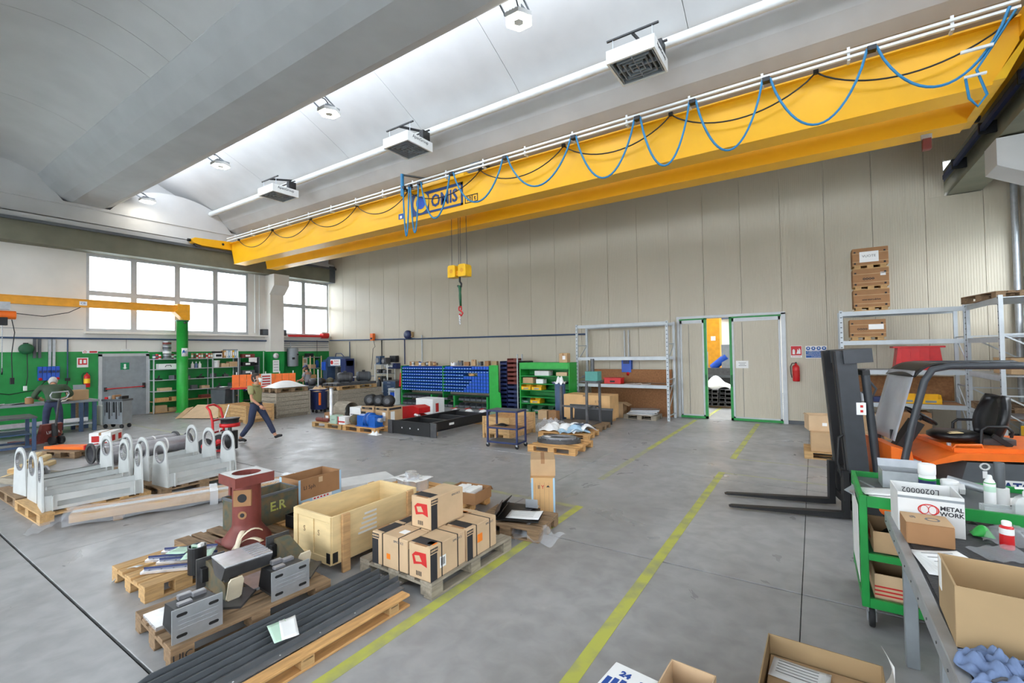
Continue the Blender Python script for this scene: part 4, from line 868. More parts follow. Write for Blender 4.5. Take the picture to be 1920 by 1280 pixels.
# ------------------------------------------------------------------ forklift (local +x forward, +y toward the aisle)
FK = thing('forklift', 'black and orange electric forklift with lowered forks', 'forklift', (.23, 7.35, 0), PI+.24)
for y in (.29, -.27):
    f = MB().prism([(-.02, .03), (.1, .02), (1.3, .035), (1.34, .04), (1.3, .055), (.05, .09), (.045, .6), (-.02, .6)], 'y', y-.05, y+.05).o('fork', 'black', FK)
B(-.09, -.03, -.42, .42, .12, .22).o('carriage_bar', 'black', FK); B(-.09, -.03, -.42, .42, .48, .58).o('carriage_bar', 'black', FK)
for y in (-.38, .38): B(-.1, -.04, y-.04, y+.04, .1, .62).o('carriage_side', 'black', FK)
for s in (-1, 1):
    MB().at((-.2, s*.27, .1), (0, .07, 0)).box(-.07, .14, -.045, .045, 0, 2.0).o('mast_channel', 'mast', FK)
    MB().at((-.12, s*.19, .12), (0, .07, 0)).box(-.05, .07, -.03, .03, 0, 1.98).o('inner_channel', 'black', FK)
    MB().cyl((-.38, s*.22, .15), (-.25, s*.22, 1.85), .045, 16).o('lift_cylinder', 'mast', FK)
    MB().cyl((-.33, s*.2, .9), (-.26, s*.2, 1.86), .014, 8).o('rod', 'dark_steel', FK)
MB().at((-.02, 0, 1.9), (0, .07, 0)).box(-.28, .02, -.34, .36, .03, .2).o('mast_head', 'mast', FK)
MB().at((-.1, 0, 1.78), (0, .05, 0)).box(-.18, -.1, -.3, .3, 0, .06).o('cross_tie', 'black', FK)
q = MB().box(-.22, -.12, .316, .318, 1.3, 1.45).o('warning_sticker', 'white', FK)
for z in (1.33, 1.39): MB().box(-.19, -.16, .318, .3195, z, z+.03).o('warning_mark', 'print_red', q)
MB().tube([(-.08, .24, 1.1), (.06, .26, 1.0), (.08, .26, .7), (.0, .24, .35), (-.1, .22, .2)], .016).o('hose', 'black', FK)
for k in range(24): MB().cyl((-.06, .1, .2+.05*k), (-.06, .1, .235+.05*k), .018, 6).o('chain_link', 'dark_steel', FK)
MB().tube([(-.3, .1, 1.75), (-.42, .05, 1.6), (-.4, 0, 1.5), (-.3, -.05, 1.55)], .014).o('hose', 'grey_dark', FK)
# body
MB().prism([(-.42, .2), (-.42, .95), (-.62, .9), (-.7, .35), (-.7, .2)], 'y', -.42, .42).o('front_cowl', 'orange', FK)
MB().prism([(-.7, .18), (-.7, .42), (-1.0, .45), (-1.1, .82), (-2.3, .82), (-2.35, .3), (-2.2, .18)], 'y', -.48, .48).o('chassis', 'grey_dark', FK)
MB().prism([(-.75, .8), (-1.02, .92), (-2.4, .96), (-2.4, .87), (-1.05, .84), (-.75, .76)], 'y', -.5, .5).o('battery_cover', 'orange', FK)
MB().prism([(-1.0, .92), (-1.0, .97), (-2.4, 1.0), (-2.4, .96)], 'y', -.45, .45).o('deck_plate', 'orange', FK)
MB().tube([(-1.0, .42, .95), (-1.02, .44, 1.0), (-1.25, .44, 1.01), (-1.27, .42, .96)], .015).o('deck_handle', 'orange', FK)
for x in (-1.25, -1.75): MB().tube([(x+.04*math.cos(a), .485, .78+.035*math.sin(a)) for a in [i*2*PI/10 for i in range(10)]], .01, 6, closed=True).o('lifting_ring', 'white_paint', FK); MB().box(x-.02, x+.02, .481, .486, .65, .73).o('ring_tag', 'white', FK)
text('ATO', .12, 'omis_blue', MB().box(-1.72, -1.35, .481, .486, .5, .64).o('name_plate', 'white', FK), (-1.53, .488, .57), (PI/2, 0, PI), .001, bold=.004)
for x in (-.35, -1.95):
    for s in (-1, 1):
        w = MB().lathe([(.1, -.08), (.22, -.08), (.24, -.05), (.24, .05), (.22, .08), (.1, .08)], (x, s*.42, .24), 24, 'y').o('tyre', 'rubber', FK); MB().lathe([(.02, -.085), (.1, -.085), (.1, .085), (.02, .085)], (x, s*.42, .24), 16, 'y').o('hub', 'orange', w)
# overhead guard
for s in (-1, 1):
    MB().tube([(-.5, s*.42, .55), (-.63, s*.42, 1.2), (-.76, s*.42, 1.72), (-.84, s*.42, 1.86), (-1.0, s*.42, 1.9), (-2.0, s*.42, 1.9), (-2.15, s*.42, 1.84), (-2.25, s*.42, 1.65), (-2.3, s*.42, .9)], .04, 8).o('guard_pillar', 'mast', FK)
for k in range(6): B(-1.0-.2*k, -.96-.2*k, -.4, .4, 1.88, 1.92).o('guard_bar', 'black', FK)
MB().sheet(lambda u, v: (-.48-.22*v-.02*math.sin(PI*u), -.34+.7*u, 1.0+.84*v), 8, 8).o('visor', 'visor', FK, solid=.006)
MB().sheet(lambda u, v: (-.68-.34*v, -.38+.78*u, 1.93-.16*(1-v)**3), 8, 8).o('visor_canopy', 'black_soft', FK, solid=.012)
B(-.52, -.49, .2, .23, 1.0, 1.12).o('visor_latch', 'black', FK)
# steering column, wheel, seat
MB().beam((-.62, 0, .82), (-.84, 0, 1.2), .16, .12).o('steering_column', 'black', FK)
MB().at((-.88, .0, 1.27), (0, -.62, 0)).tube([(.17*math.cos(a), .17*math.sin(a), 0) for a in [i*2*PI/24 for i in range(24)]], .016, 7, closed=True).at((-.88, 0, 1.27), (0, -.62, 0)).box(-.16, .16, -.015, .015, -.01, .01).cyl((0, 0, -.05), (0, 0, .02), .04).o('steering_wheel', 'black_soft', FK)
MB().lathe([(.02, 0), (.2, .0), (.25, .03), (.25, .07), (.2, .1), (.03, .1)], (-1.2, .0, 1.0), 24).o('seat_cushion', 'black_soft', FK)
MB().sheet(lambda u, v: (-1.2+.13*u, .22-.14*v, 1.105-.01*u), 3, 3).o('seat_tear', 'plywood', FK, solid=.004)
def bk(u, v):
    a = -1.15+2.3*u; w = .26*(math.sin(PI*(.18+.72*v)))**.6
    return (-1.58-.1*v+.1*abs(a/1.15)**2.5, w*math.sin(a)/math.sin(1.15), 1.06+.46*v)
MB().sheet(bk, 14, 10).o('seat_back', 'black_soft', FK, solid=.08)
for s in (-1, 1): MB().tube([(-1.32, s*.29, 1.0), (-1.33, s*.29, 1.16), (-1.38, s*.29, 1.2), (-1.55, s*.29, 1.2), (-1.6, s*.29, 1.15), (-1.6, s*.27, 1.08)], .016).o('armrest', 'black', FK)
B(-1.66, -1.36, -.24, .24, .98, 1.05).o('seat_base', 'dark_steel', FK); MB().beam((-1.42, .3, 1.1), (-1.58, .3, .98), .03, .05).o('belt_buckle', 'black', FK)
MB().cyl((-1.02, .3, .97), (-1.02, .3, 1.0), .02).o('deck_bolt', 'zinc', FK)
# ------------------------------------------------------------------ boltless racks
def rack(label, loc, rz, L, D, H, levels, boards=(), name='storage_rack', m='rack_grey', top_h=.1):
    t = thing(name, label, 'rack', loc, rz, 'grey boltless racks')
    for x in (-L/2, L/2):
        for y in (-D/2, D/2):
            p = MB().box(x-.035, x+.035, y-.03, y+.03, 0, H).o('post', m, t)
            for k in range(int(H/.12)): MB().box(x-.018, x+.018, y-.0315 if y < 0 else y+.03, y-.03 if y < 0 else y+.0315, .06+k*.12, .085+k*.12).o('slot', 'grey_dark', p)
        for k in range(5): MB().beam((x, -D/2, .15+k*(H-.3)/5), (x, D/2, .15+(k+(1 if k % 2 else 0))*(H-.3)/5), .02, .025).o('brace', m, t)
        MB().beam((x, -D/2, .3), (x, D/2, .95), .02, .02).o('brace', m, t)
    for i, z in enumerate(levels):
        for y in (-D/2, D/2): MB().box(-L/2+.035, L/2-.035, y-.02, y+.02, z-top_h, z).o('beam', m, t)
        if i in boards: B(-L/2+.04, L/2-.04, -D/2+.02, D/2-.02, z-.02, z).o('shelf_board', 'zinc' if i else 'particle', t)
    return t
rack('empty grey rack beside the sliding door', (-5.13, 14.4, 0), 0, 2.95, .8, 3.0, (1.06, 1.92, 2.98), (0,))
rack('grey rack along the back wall behind the forklift', (1.66, 14.05, 0), 0, 2.18, .85, 3.0, (.82, 1.58, 2.27, 2.97), (0, 1, 2, 3))
rack('grey rack along the right wall behind the forklift seat', (3.18, 12.45, 0), PI/2, 2.05, .85, 3.0, (.82, 1.58, 2.27, 2.97), (0, 1, 2, 3))
# cartons with small pallets on the rack
def motor_carton(label, x, y, z, rz=0, s=1):
    sz = (.68*s, .52, .398); t = carton(label, (x, y, z+.1), rz, sz, 'cardboard_dark', None, 'flat cartons on pallets')
    for a in (-.24, 0, .24): B(a-.06, a+.06, -.25, .25, -.08, -.02).o('pallet_block', 'wood', t)
    B(-.34*s, .34*s, -.26, .26, -.02, 0).o('pallet_deck', 'wood', t); B(-.34*s, .34*s, -.26, .26, -.1, -.08).o('pallet_base', 'wood', t)
    decal(t, sz, 'f', (0, sz[0], .27, .285), 'cardboard', 'fold'); decal(t, sz, 'f', (0, sz[0], .07, .085), 'cardboard', 'fold')
    for u in (.03, sz[0]-.09): decal(t, sz, 'f', (u, u+.04, .02, .06), 'print', 'mark'); decal(t, sz, 'f', (u, u+.04, .29, .325), 'print', 'mark')
    return t, sz
for i, lb in enumerate(('bottom flat carton of the stack on the rack top', 'middle flat carton of the stack on the rack top', 'top flat carton of the stack with a large white sheet')):
    t, sz = motor_carton(lb, 1.17, 13.95, 2.972+i*.5)
    if i == 2: decal(t, sz, 'f', (.14, .5, .06, .31), 'paper', 'white_sheet', .003); ftext(t, (sz[0], sz[1]+.006, sz[2]), 'f', .32, .2, 'VUOTE', .08, 'print_grey')
    elif i == 0: ftext(t, sz, 'f', .34, .17, 'sew-eurodrive', .06, 'print', bold=.001)
    else: ftext(t, sz, 'f', .3, .17, 'oooo', .1, 'print', bold=.003); decal(t, sz, 'f', (.52, .62, .22, .3), 'paper', 'label')
t, sz = motor_carton('flat carton with white labels on the second rack shelf', 1.08, 13.95, 2.272)
decal(t, sz, 'f', (.36, .64, .16, .28), 'paper', 'white_label', .003); ftext(t, sz, 'f', .24, .18, 'oooo', .09, 'print', bold=.002)
pallet('old pallet laid across the corner on top of the racks', (3.1, 12.6, 2.972), PI/2+.2, 'wood_old')
pallet('old pallet on the lower shelf of the right wall rack', (3.12, 12.7, .822), PI/2, 'wood_old')
def bin_(label, loc, rz, m='yellow', sz=(.34, .22, .15), group='yellow storage bins', name='storage_bin'):
    t = thing(name, label, 'bin', loc, rz, group); lx, ly, lz = sz; X, Y = lx/2, ly/2
    MB().box(-X, X, -Y, Y, 0, .006).o('floor_panel', m, t)
    MB().prism([(-Y, 0), (-Y, lz*.55), (-Y+ly*.25, lz), (Y, lz), (Y, 0)], 'x', -X, -X+.006).prism([(-Y, 0), (-Y, lz*.55), (-Y+ly*.25, lz), (Y, lz), (Y, 0)], 'x', X-.006, X).o('side_walls', m, t)
    MB().box(-X, X, Y-.006, Y, 0, lz).o('back_wall', m, t); f = MB().box(-X, X, -Y, -Y+.006, 0, lz*.55).o('front_wall', m, t)
    MB().box(-X*.5, X*.5, -Y-.002, -Y, lz*.15, lz*.38).o('label_slot', 'grey_paint' if m != 'grey_dark' else 'zinc', f)
    return t
for i, x in enumerate((1.75, 2.15)): bin_(('yellow bin nearest the visor', 'yellow bin next to the corner post')[i]+' on the lower rack shelf', (x, 13.85, .823), .05, 'yellow', (.38, .3, .2))
t = thing('blue_case', 'blue tool case on the lower rack shelf behind the forklift', 'case', (1.35, 13.9, .823)); B(-.2, .2, -.15, .15, 0, .12).o('body', 'blue_navy', t); B(-.06, .06, -.17, -.15, .05, .08).o('handle', 'black', t)
for i in range(2):
    t = thing('metal_can', ('left', 'right')[i]+' of the two steel cans on the rack behind the mast', 'can', (.82+.16*i, 13.85, .823), 0, 'steel cans'); MB().cyl((0, 0, 0), (0, 0, .2), .075, 18).o('body', 'zinc', t); MB().cyl((0, 0, .2), (0, 0, .215), .07, 18).o('lid', 'steel', t)
t = thing('red_tray_stack', 'red plastic crate on the middle rack shelf', 'crate', (1.98, 13.95, 1.582)); MB().prism([(-.42, 0), (.42, 0), (.36, .5), (-.36, .5)], 'y', -.25, .25).o('body', 'red', t); B(-.45, .45, -.28, .28, .5, .54).o('rim', 'red', t)
for k in range(4): MB().box(-.3+.16*k, -.28+.16*k, -.262, -.25, .05, .45).o('rib', 'red', t)
carton('large brown carton on the floor under the rack shelf', (1.75, 13.75, .145), 0, (.75, .6, .5), 'cardboard_dark'); pallet('small pallet under the large brown carton', (1.75, 13.8, 0), 0, 'wood', L=.9, W=.7)
carton('brown carton under the rack behind the mast', (.95, 13.9, 0), 0, (.5, .5, .55), 'cardboard')
carton('brown carton on the middle shelf of the right wall rack', (3.2, 12.3, 1.582), .1, (.5, .7, .3), 'cardboard')
t = thing('steel_plates', 'grey steel plates stacked on the right wall rack', 'plates', (3.15, 11.75, .825)); t['group'] = 'sheet metal'
for k in range(4): B(-.35+.03*k, .3, -.25, .25+.02*k, .012*k, .012*k+.01).o('plate', 'steel', t)
t = thing('yellow_cabinet', 'yellow cabinet beneath the right wall rack', 'cabinet', (3.2, 10.95, 0)); B(-.3, .3, -.3, .3, 0, .75).o('body', 'yellow', t); B(-.31, -.3, -.2, .2, .35, .6).o('panel', 'blue_navy', t)
for i, (x, y, h, r) in enumerate(((.5, 14.6, 1.25, .0), (2.3, 14.5, 1.2, 0))): pass
B(.63, 2.7, 14.52, 14.55, .83, 1.4).o('back_board', 'particle'); tag(bpy.data.objects['back_board'], 'brown particle board closing the rack above the lower shelf', 'board')
# empty rack contents
t = thing('red_toolbox', 'red plastic box on the shelf of the empty rack', 'box', (-5.45, 14.3, 1.062)); B(-.28, .28, -.15, .15, 0, .16).o('body', 'red', t); B(-.3, .3, -.17, .17, .16, .19).o('lid', 'red', t); B(-.08, .08, -.17, -.15, .05, .1).o('latch', 'black', t)
t = thing('grey_case', 'grey metal box at the end of the empty rack shelf', 'box', (-6.1, 14.25, 1.062)); B(-.2, .2, -.15, .15, 0, .1).o('body', 'grey_paint', t); B(-.17, .17, -.153, -.15, .02, .08).o('front', 'black', t)
for i, x in enumerate((-4.9, -4.4, -4.7)): paper(('white sheet next to the red box', 'white sheet near the rack post', 'white sheet in the middle')[i]+' on the empty rack shelf', (x, 14.2+.05*i, 1.062), .3*i, .3, .2)
B(-6.5, -3.75, 14.85, 14.88, .0, 1.0).o('back_board', 'particle'); tag(bpy.data.objects['back_board.001'], 'brown particle board behind the empty rack base', 'board')
B(-6.5, -3.75, 14.85, 14.88, 1.07, 1.5).o('back_board', 'particle'); tag(bpy.data.objects['back_board.002'], 'brown particle board above the shelf of the empty rack', 'board')
t = thing('socket_box', 'blue power socket box on the wall behind the empty rack', 'socket box', (-5.22, 14.93, 1.4)); B(-.16, .16, -.1, .06, 0, .5).o('body', 'blue', t); B(-.1, .1, -.12, -.1, .28, .42).o('lid', 'blue_navy', t); MB().cyl((.05, -.05, 0), (.05, -.12, -.08), .045).o('plug', 'red', t); 
for x in (-.08, .06): MB().cyl((x, 0, .5), (x, 0, 1.4), .02, 8).o('conduit', 'zinc', t)
pallet('pallet of grey plates under the empty rack', (-4.5, 14.2, 0), 0, 'wood_grey', L=1.0, W=.7)
for i in range(4):
    t = thing('grey_plate', ('lowest', 'second', 'third', 'top')[i]+' flat grey part on the pallet under the empty rack', 'plate', (-4.5+.03*i, 14.2, .146+.04*i), .12*i, 'flat grey parts'); MB().prism([(-.42, -.28), (.38, -.3), (.44, .1), (.2, .28), (-.44, .26)], 'z', 0, .03).o('plate', 'white_matte' if i % 2 == 0 else 'zinc', t)
t = open_box('open brown carton under the empty rack', (-5.4, 14.25, 0), .1, (.6, .5, .45), 'cardboard', flaps=(('b', .2, .5), ('r', .2, .4)))
# signs and extinguisher on the back wall
def sign(name, label, x0, x1, z0, z1, m, y=14.995, cat='sign'):
    t = thing(name, label, cat, ((x0+x1)/2, y, (z0+z1)/2)); w, h = x1-x0, z1-z0
    B(-w/2, w/2, -.004, .004, -h/2, h/2, .001).o('plate', m, t); return t, w, h
t, w, h = sign('extinguisher_sign', 'red and white fire extinguisher sign on the beige wall', -.54, -.27, 1.85, 2.18, 'white')
B(-.125, .125, -.006, -.004, -.1, .155).o('red_field', 'sign_red', t); MB().prism([(-.09, -.07), (-.03, -.07), (-.03, .04), (-.05, .07), (-.07, .07), (-.09, .04)], 'y', -.009, -.006).o('bottle_symbol', 'white', t)
MB().prism([(.0, -.06), (.1, -.06), (.1, .05), (.07, .1), (.06, .02), (.03, .08), (.02, .0)], 'y', -.009, -.006).o('flame_symbol', 'white', t); text('ESTINTORE', .04, 'sign_red', t, (0, -.005, -.135), FACE_Y, .001)
t, w, h = sign('safety_sign', 'blue and white protective equipment sign on the beige wall', -.19, .3, 1.83, 2.17, 'white')
for k in range(4):
    c = MB().cyl((-.18+.12*k, -.004, .1), (-.18+.12*k, -.007, .1), .05, 20).o('pictogram_disc', 'sign_blue', t); MB().cyl((-.18+.12*k, -.007, .105), (-.18+.12*k, -.009, .105), .02, 10).o('pictogram', 'white', c)
B(-.235, .235, -.006, -.004, -.155, .035).o('blue_field', 'sign_blue', t)
for k, s_ in enumerate(("E' OBBLIGATORIO USARE", 'I MEZZI DI PROTEZIONE', 'PERSONALE IN DOTAZIONE', 'A CIASCUNO')): text(s_, .036, 'white', t, (0, -.0065, .012-.046*k), FACE_Y, .001)
def extinguisher(label, loc, rz, m='red', band='white'):
    t = thing('fire_extinguisher', label, 'extinguisher', loc, rz, 'fire extinguishers')
    MB().lathe([(.02, 0), (.075, .0), (.085, .02), (.085, .38), (.07, .43), (.03, .46), (.025, .5)], n=22).o('cylinder', m, t)
    MB().lathe([(.0865, .14), (.0865, .3)], n=22).o('label_band', band, t)
    B(-.02, .02, -.09, .03, .5, .53).o('valve_handle', 'black', t); MB().tube([(0, 0, .5), (-.09, -.01, .5), (-.13, 0, .4), (-.12, 0, .2), (-.1, -.02, .1)], .012).o('hose', 'black', t); B(-.03, .03, .085, .11, .3, .42).o('wall_bracket', 'zinc', t)
extinguisher('red fire extinguisher hanging on the beige wall under the signs', (-.42, 14.88, 1.2), 0, 'red', 'print_red')
# carton pallet by the forklift
pallet('pallet carrying the open carton and the labelled box', (.36, 10.9, 0), .03, 'wood', L=1.15, W=.8)
t = carton('wide carton with a handwritten white sheet on the small pallet', (.4, 10.85, .145), .03, (1.0, .6, .36), 'cardboard'); sz = (1.0, .6, .36)
decal(t, sz, 'f', (.5, .84, .1, .36), 'paper', 'white_sheet', .003); ftext(t, (1.0, .606, .36), 'f', .67, .27, 'Scarto', .07, 'print_blue'); ftext(t, (1.0, .606, .36), 'f', .67, .19, '7 pz', .06, 'print_grey'); decal(t, sz, 'f', (.64, .72, 0, .1), 'print_red', 'red_tape', .002)
t = open_box('open carton stacked askew on the wide carton', (.05, 10.95, .507), .2, (.42, .42, .3), 'cardboard_light', flaps=(('b', .12, .3),)); decal(t, (.42, .42, .3), 'f', (.22, .3, .1, .16), 'paper', 'label')
# ------------------------------------------------------------------ green cart
G = thing('green_cart', 'green steel three tier trolley behind the workbench', 'trolley', (.9, 4.86, 0))
x0, x1, y0, y1 = -.64, .66, -.44, .44
for x in (x0, x1-.05):
    for y in (y0, y1-.05): B(x, x+.05, y, y+.05, .16, 1.0).o('post', 'green', G)
for z, h in ((.16, .07), (.52, .05), (.92, .08)):
    s = MB().box(x0+.05, x1-.05, y0+.003, y0+.03, z, z+h).box(x0+.05, x1-.05, y1-.03, y1-.003, z, z+h).box(x0+.003, x0+.03, y0+.05, y1-.05, z, z+h).box(x1-.03, x1-.003, y0+.05, y1-.05, z, z+h).o('shelf_frame', 'green', G)
    MB().box(x0+.03, x1-.03, y0+.03, y1-.03, z+.02, z+.035).o('shelf_plate', 'green_dark' if z < .9 else 'grey_dark', s)
B(x0-.003, x0, y0+.1, y1-.1, .3, .9).o('side_label', 'white_matte', G)
for x, y in ((x0+.06, y0+.06), (x1-.06, y0+.06), (x0+.06, y1-.06), (x1-.06, y1-.06)):
    c = MB().box(x-.03, x+.03, y-.03, y+.03, .12, .16).box(x-.03, x-.022, y-.03, y+.03, .05, .13).box(x+.022, x+.03, y-.03, y+.03, .05, .13).o('caster_fork', 'zinc', G)
    MB().lathe([(.02, -.018), (.075, -.018), (.08, -.01), (.08, .01), (.075, .018), (.02, .018)], (x, y, .08), 18, 'x').o('caster_wheel', 'rubber', c)
def on_cart(x, y, z=.96): return (x, y, z)
t = open_box('low grey carton standing at the back of the green cart', on_cart(.6, 5.05, .958), .05, (.3, .2, .14), 'zinc', flaps=(('b', .07, -1.1),))
for i, (x, y, r) in enumerate(((.48, 4.68, .1), (.44, 4.75, .2))): paper(('white printed sheets', 'curled white sheet')[i]+' on the corner of the green cart', (x, y, .958+.006*i), r, .3, .21, curl=.02, lines=4)
t = thing('clipboard', 'grey clipboard leaning on the green cart edge', 'clipboard', (.36, 5.0, .958), .4); MB().at((0, 0, 0), (0, -.6, 0)).box(-.16, .0, -.11, .11, 0, .006).o('board', 'grey_paint', t); MB().at((0, 0, 0), (0, -.6, 0)).box(-.15, -.13, -.04, .04, .006, .014).o('clip', 'steel', t)
def bottle(label, loc, prof, m, cap=None, bands=(), name='bottle', cat='bottle', group='bottles and cans on the bench'):
    t = thing(name, label, cat, loc, 0, group); MB().lathe(prof, n=18).o('body', m, t)
    if cap: MB().lathe(cap[0], n=16).o('cap', cap[1], t)
    for r, z0, z1, bm in bands: MB().lathe([(r, z0), (r, z1)], n=18).o('label_band', bm, t)
    return t
bottle('tall white bottle with white cap and dark label on the green cart', on_cart(.74, 4.96), [(.05, 0), (.055, .01), (.055, .13), (.05, .14)], 'white', ([(.055, .14), (.057, .15), (.057, .22), (.05, .225)], 'white'), [(.0557, .03, .1, 'blue_navy'), (.0558, .1, .115, 'green_light')])
bottle('small white pot beside the tall white bottle', on_cart(.88, 5.0), [(.05, 0), (.055, .01), (.055, .07), (.05, .075)], 'white', ([(.057, .075), (.057, .1), (.05, .105)], 'white'), name='pot', cat='pot')
bottle('spray can with conical white top on the green cart', on_cart(1.06, 4.78), [(.032, 0), (.033, .005), (.033, .16), (.026, .18), (.018, .19)], 'white', ([(.018, .19), (.015, .215), (.01, .22)], 'white_paint'), [(.0335, .1, .14, 'paper_green'), (.0335, .16, .166, 'green_light')], 'spray_can', 'spray can')
bottle('dark grey tube standing in a white roll on the green cart', on_cart(1.13, 4.85), [(.05, 0), (.05, .12)], 'white_matte', ([(.028, .12), (.03, .13), (.03, .3), (.028, .305)], 'grey_dark'), name='tube_roll', cat='roll')
t = thing('spray_gun', 'grey pneumatic tool lying on the green cart', 'tool', on_cart(.98, 5.08, .965)); MB().cyl((-.1, 0, .09), (.1, -.06, .05), .03).o('barrel', 'zinc', t); MB().cyl((.1, -.06, .05), (.105, -.0615, .049), .018).o('nozzle', 'black', t); MB().beam((-.02, -.01, .07), (-.03, -.1, .02), .035, .05).o('grip', 'white_matte', t); B(-.1, .0, -.05, .06, .0, .05).o('body', 'zinc', t)
t = thing('sanitizer_bottle', 'clear hand sanitizer bottle with red cross label', 'bottle', on_cart(1.17, 4.5)); MB().prism([(-.06, 0), (.06, 0), (.06, .1), (.045, .14), (.02, .155), (-.02, .155), (-.045, .14), (-.06, .1)], 'y', -.035, .035).o('body', 'clear', t)
MB().lathe([(.016, .155), (.016, .185), (.01, .19), (.01, .21)], n=12).o('pump', 'white', t); MB().beam((0, 0, .21), (-.05, 0, .205), .014, .012).o('spout', 'white', t); MB().prism([(-.055, .004), (.055, .004), (.055, .09), (-.055, .09)], 'y', -.033, .033).o('gel', 'clear', t)
MB().box(-.008, .008, -.0375, -.0355, .03, .06).o('cross_bar', 'sign_red', t); MB().box(-.018, .018, -.0377, -.0355, .038, .052).o('cross_bar', 'sign_red', t)
t = open_box('small brown carton at the far right of the green cart', on_cart(1.42, 4.8), .1, (.24, .24, .13), 'cardboard', flaps=(('f', .08, -.9),))
for i, (x, y) in enumerate(((1.22, 4.95), (1.38, 4.5))): paper(('white sheet under the name plate', 'white sheet under the small carton')[i]+' on the green cart', on_cart(x, y, .957), .3, .25, .18)
t = open_box('flattened plastic bag of parts on the green cart', on_cart(1.05, 4.58, .957), .1, (.16, .1, .05), 'clear', name='parts_bag', cat='bag')
# things on the lower tiers
t = open_box('open carton with red print on the lower tier of the green cart', (.62, 4.75, .2), .02, (.56, .5, .2), 'cardboard_light'); sz = (.56, .5, .2)
for k in range(3): decal(t, sz, 'f', (0, .4, .04+.03*k, .052+.03*k), 'print_red', 'red_stripe')
ftext(t, sz, 'f', .48, .1, 'NCH', .09, 'print_red', bold=.004)
t = open_box('open carton on the middle tier holding black gloves', (.55, 4.72, .56), .03, (.42, .42, .16), 'cardboard'); ftext(t, (.42, .42, .16), 'l', .2, .08, 'SAL', .08, 'print_red', bold=.004)
t = thing('black_gloves', 'bundle of black gloves in the middle tier carton', 'gloves', (.55, 4.72, .57)); MB().sheet(lambda u, v: ((u-.5)*.3, (v-.5)*.28, .02+.14*math.sin(PI*u)*math.sin(PI*v)+.02*math.sin(12*u+8*v)), 14, 12).o('cloth', 'black', t, solid=.01)
for i, (x, r) in enumerate(((.84, .15), (.94, .15), (1.04, .14))):
    t = thing('abrasive_disc', ('nearest', 'middle', 'farthest')[i]+' steel disc standing under the top of the green cart', 'disc', (x, 4.62, .558+r), .1, 'steel discs'); MB().lathe([(.03, -.012), (r*.95, -.012), (r, 0), (r*.95, .012), (.03, .012)], (0, 0, .0), 26, 'x').o('disc', 'grey_dark', t); MB().lathe([(.0, -.02), (.03, -.02), (.03, .02), (.0, .02)], n=12, ax='x').o('hub', 'steel', t)
# ------------------------------------------------------------------ workbench front right
Wb = thing('workbench', 'steel workbench with black rubber mat at the right edge', 'workbench', (0, 0, 0))
B(.42, 1.55, 1.0, 4.28, .9, .935).o('top_plate', 'grey_dark', Wb); B(.46, 1.55, 1.0, 4.26, .935, .945).o('rubber_mat', 'mat_black', Wb)
B(.4, .45, 1.0, 4.3, .86, .945).o('edge_angle', 'zinc', Wb)
for k in range(16): MB().cyl((.399, 1.2+.2*k, .9), (.396, 1.2+.2*k, .9), .006, 6).o('rivet', 'dark_steel', Wb)
for x, y in ((.5, 4.06), (.5, 2.95), (.5, 1.9), (1.5, 4.06), (1.5, 1.9)): B(x-.035, x+.035, y-.035, y+.035, 0, .9).o('leg', 'grey_paint', Wb)
ZB = .946
t = open_box('white open carton with red oval logo on the bench end', (.59, 4.05, ZB), .02, (.32, .3, .25), 'white_matte'); sz = (.32, .3, .25)
decal(t, sz, 'f', (0, .32, .215, .23), 'grey_paint', 'grey_tape'); text('L0200002', .05, 'print', t, (0, .1405, .2), (PI/2, PI, 0), .0006)
MB().lathe([(.0, 0), (.05, 0), (.05, .002)], (0, 0, 0), 20).at((0, 0, 0)).o('unused', 'print_red', t); bpy.data.objects.remove(bpy.data.objects['unused'])
lo = MB().at((-.01, -.151, .155), (PI/2, 0, 0)); lo.ring([(.052*math.cos(a), .036*math.sin(a)) for a in [i*2*PI/28 for i in range(28)]], [(.046*math.cos(a), .03*math.sin(a)) for a in [i*2*PI/28 for i in range(28)]], 'z', 0, .002); lo.o('logo_oval', 'print_red', t)
for s in (-1, 1): MB().at((s*.02-.01, -.1508, .155), (PI/2, 0, 0)).ring([(.022*math.cos(a), .028*math.sin(a)) for a in [i*2*PI/18 for i in range(18)]], [(.019*math.cos(a), .025*math.sin(a)) for a in [i*2*PI/18 for i in range(18)]], 'z', 0, .0025).o('logo_loop', 'print_red', t)
text('METAL', .036, 'print', t, (.1, -.1515, .172), FACE_Y, .0006, bold=.001); text('WORK', .036, 'print', t, (.1, -.1515, .138), FACE_Y, .0006, bold=.001)
t = carton('brown carton with domed printed lid in front of the white carton', (.55, 3.77, ZB), .03, (.22, .21, .13), 'cardboard_dark', None); ftext(t, (.22, .21, .13), 't', .14, .1, 'O', .1, 'print_grey'); ftext(t, (.22, .21, .13), 't', .05, .12, 'SA', .04, 'print_grey', rot2=PI/2); decal(t, (.22, .21, .13), 't', (0, .22, 0, .21), 'cardboard', 'lid', .001)
for i in range(5): paper(('lowest', 'second', 'third', 'fourth', 'top')[i]+' sheet of the paper pile on the bench', (.57+.008*i, 3.38+.012*(i % 3), ZB+.005*i), .1+.07*i, .22, .3, 'paper', .008, lines=4 if i == 4 else 0, group='paper pile on the bench')
t = open_box('large open carton in the foreground on the bench', (.78, 2.68, ZB), -.03, (.66, .36, .24), 'kraft', flaps=()); decal(t, (.66, .36, .24), 'l', (.02, .08, .1, .24), 'paper', 'corner_tape')
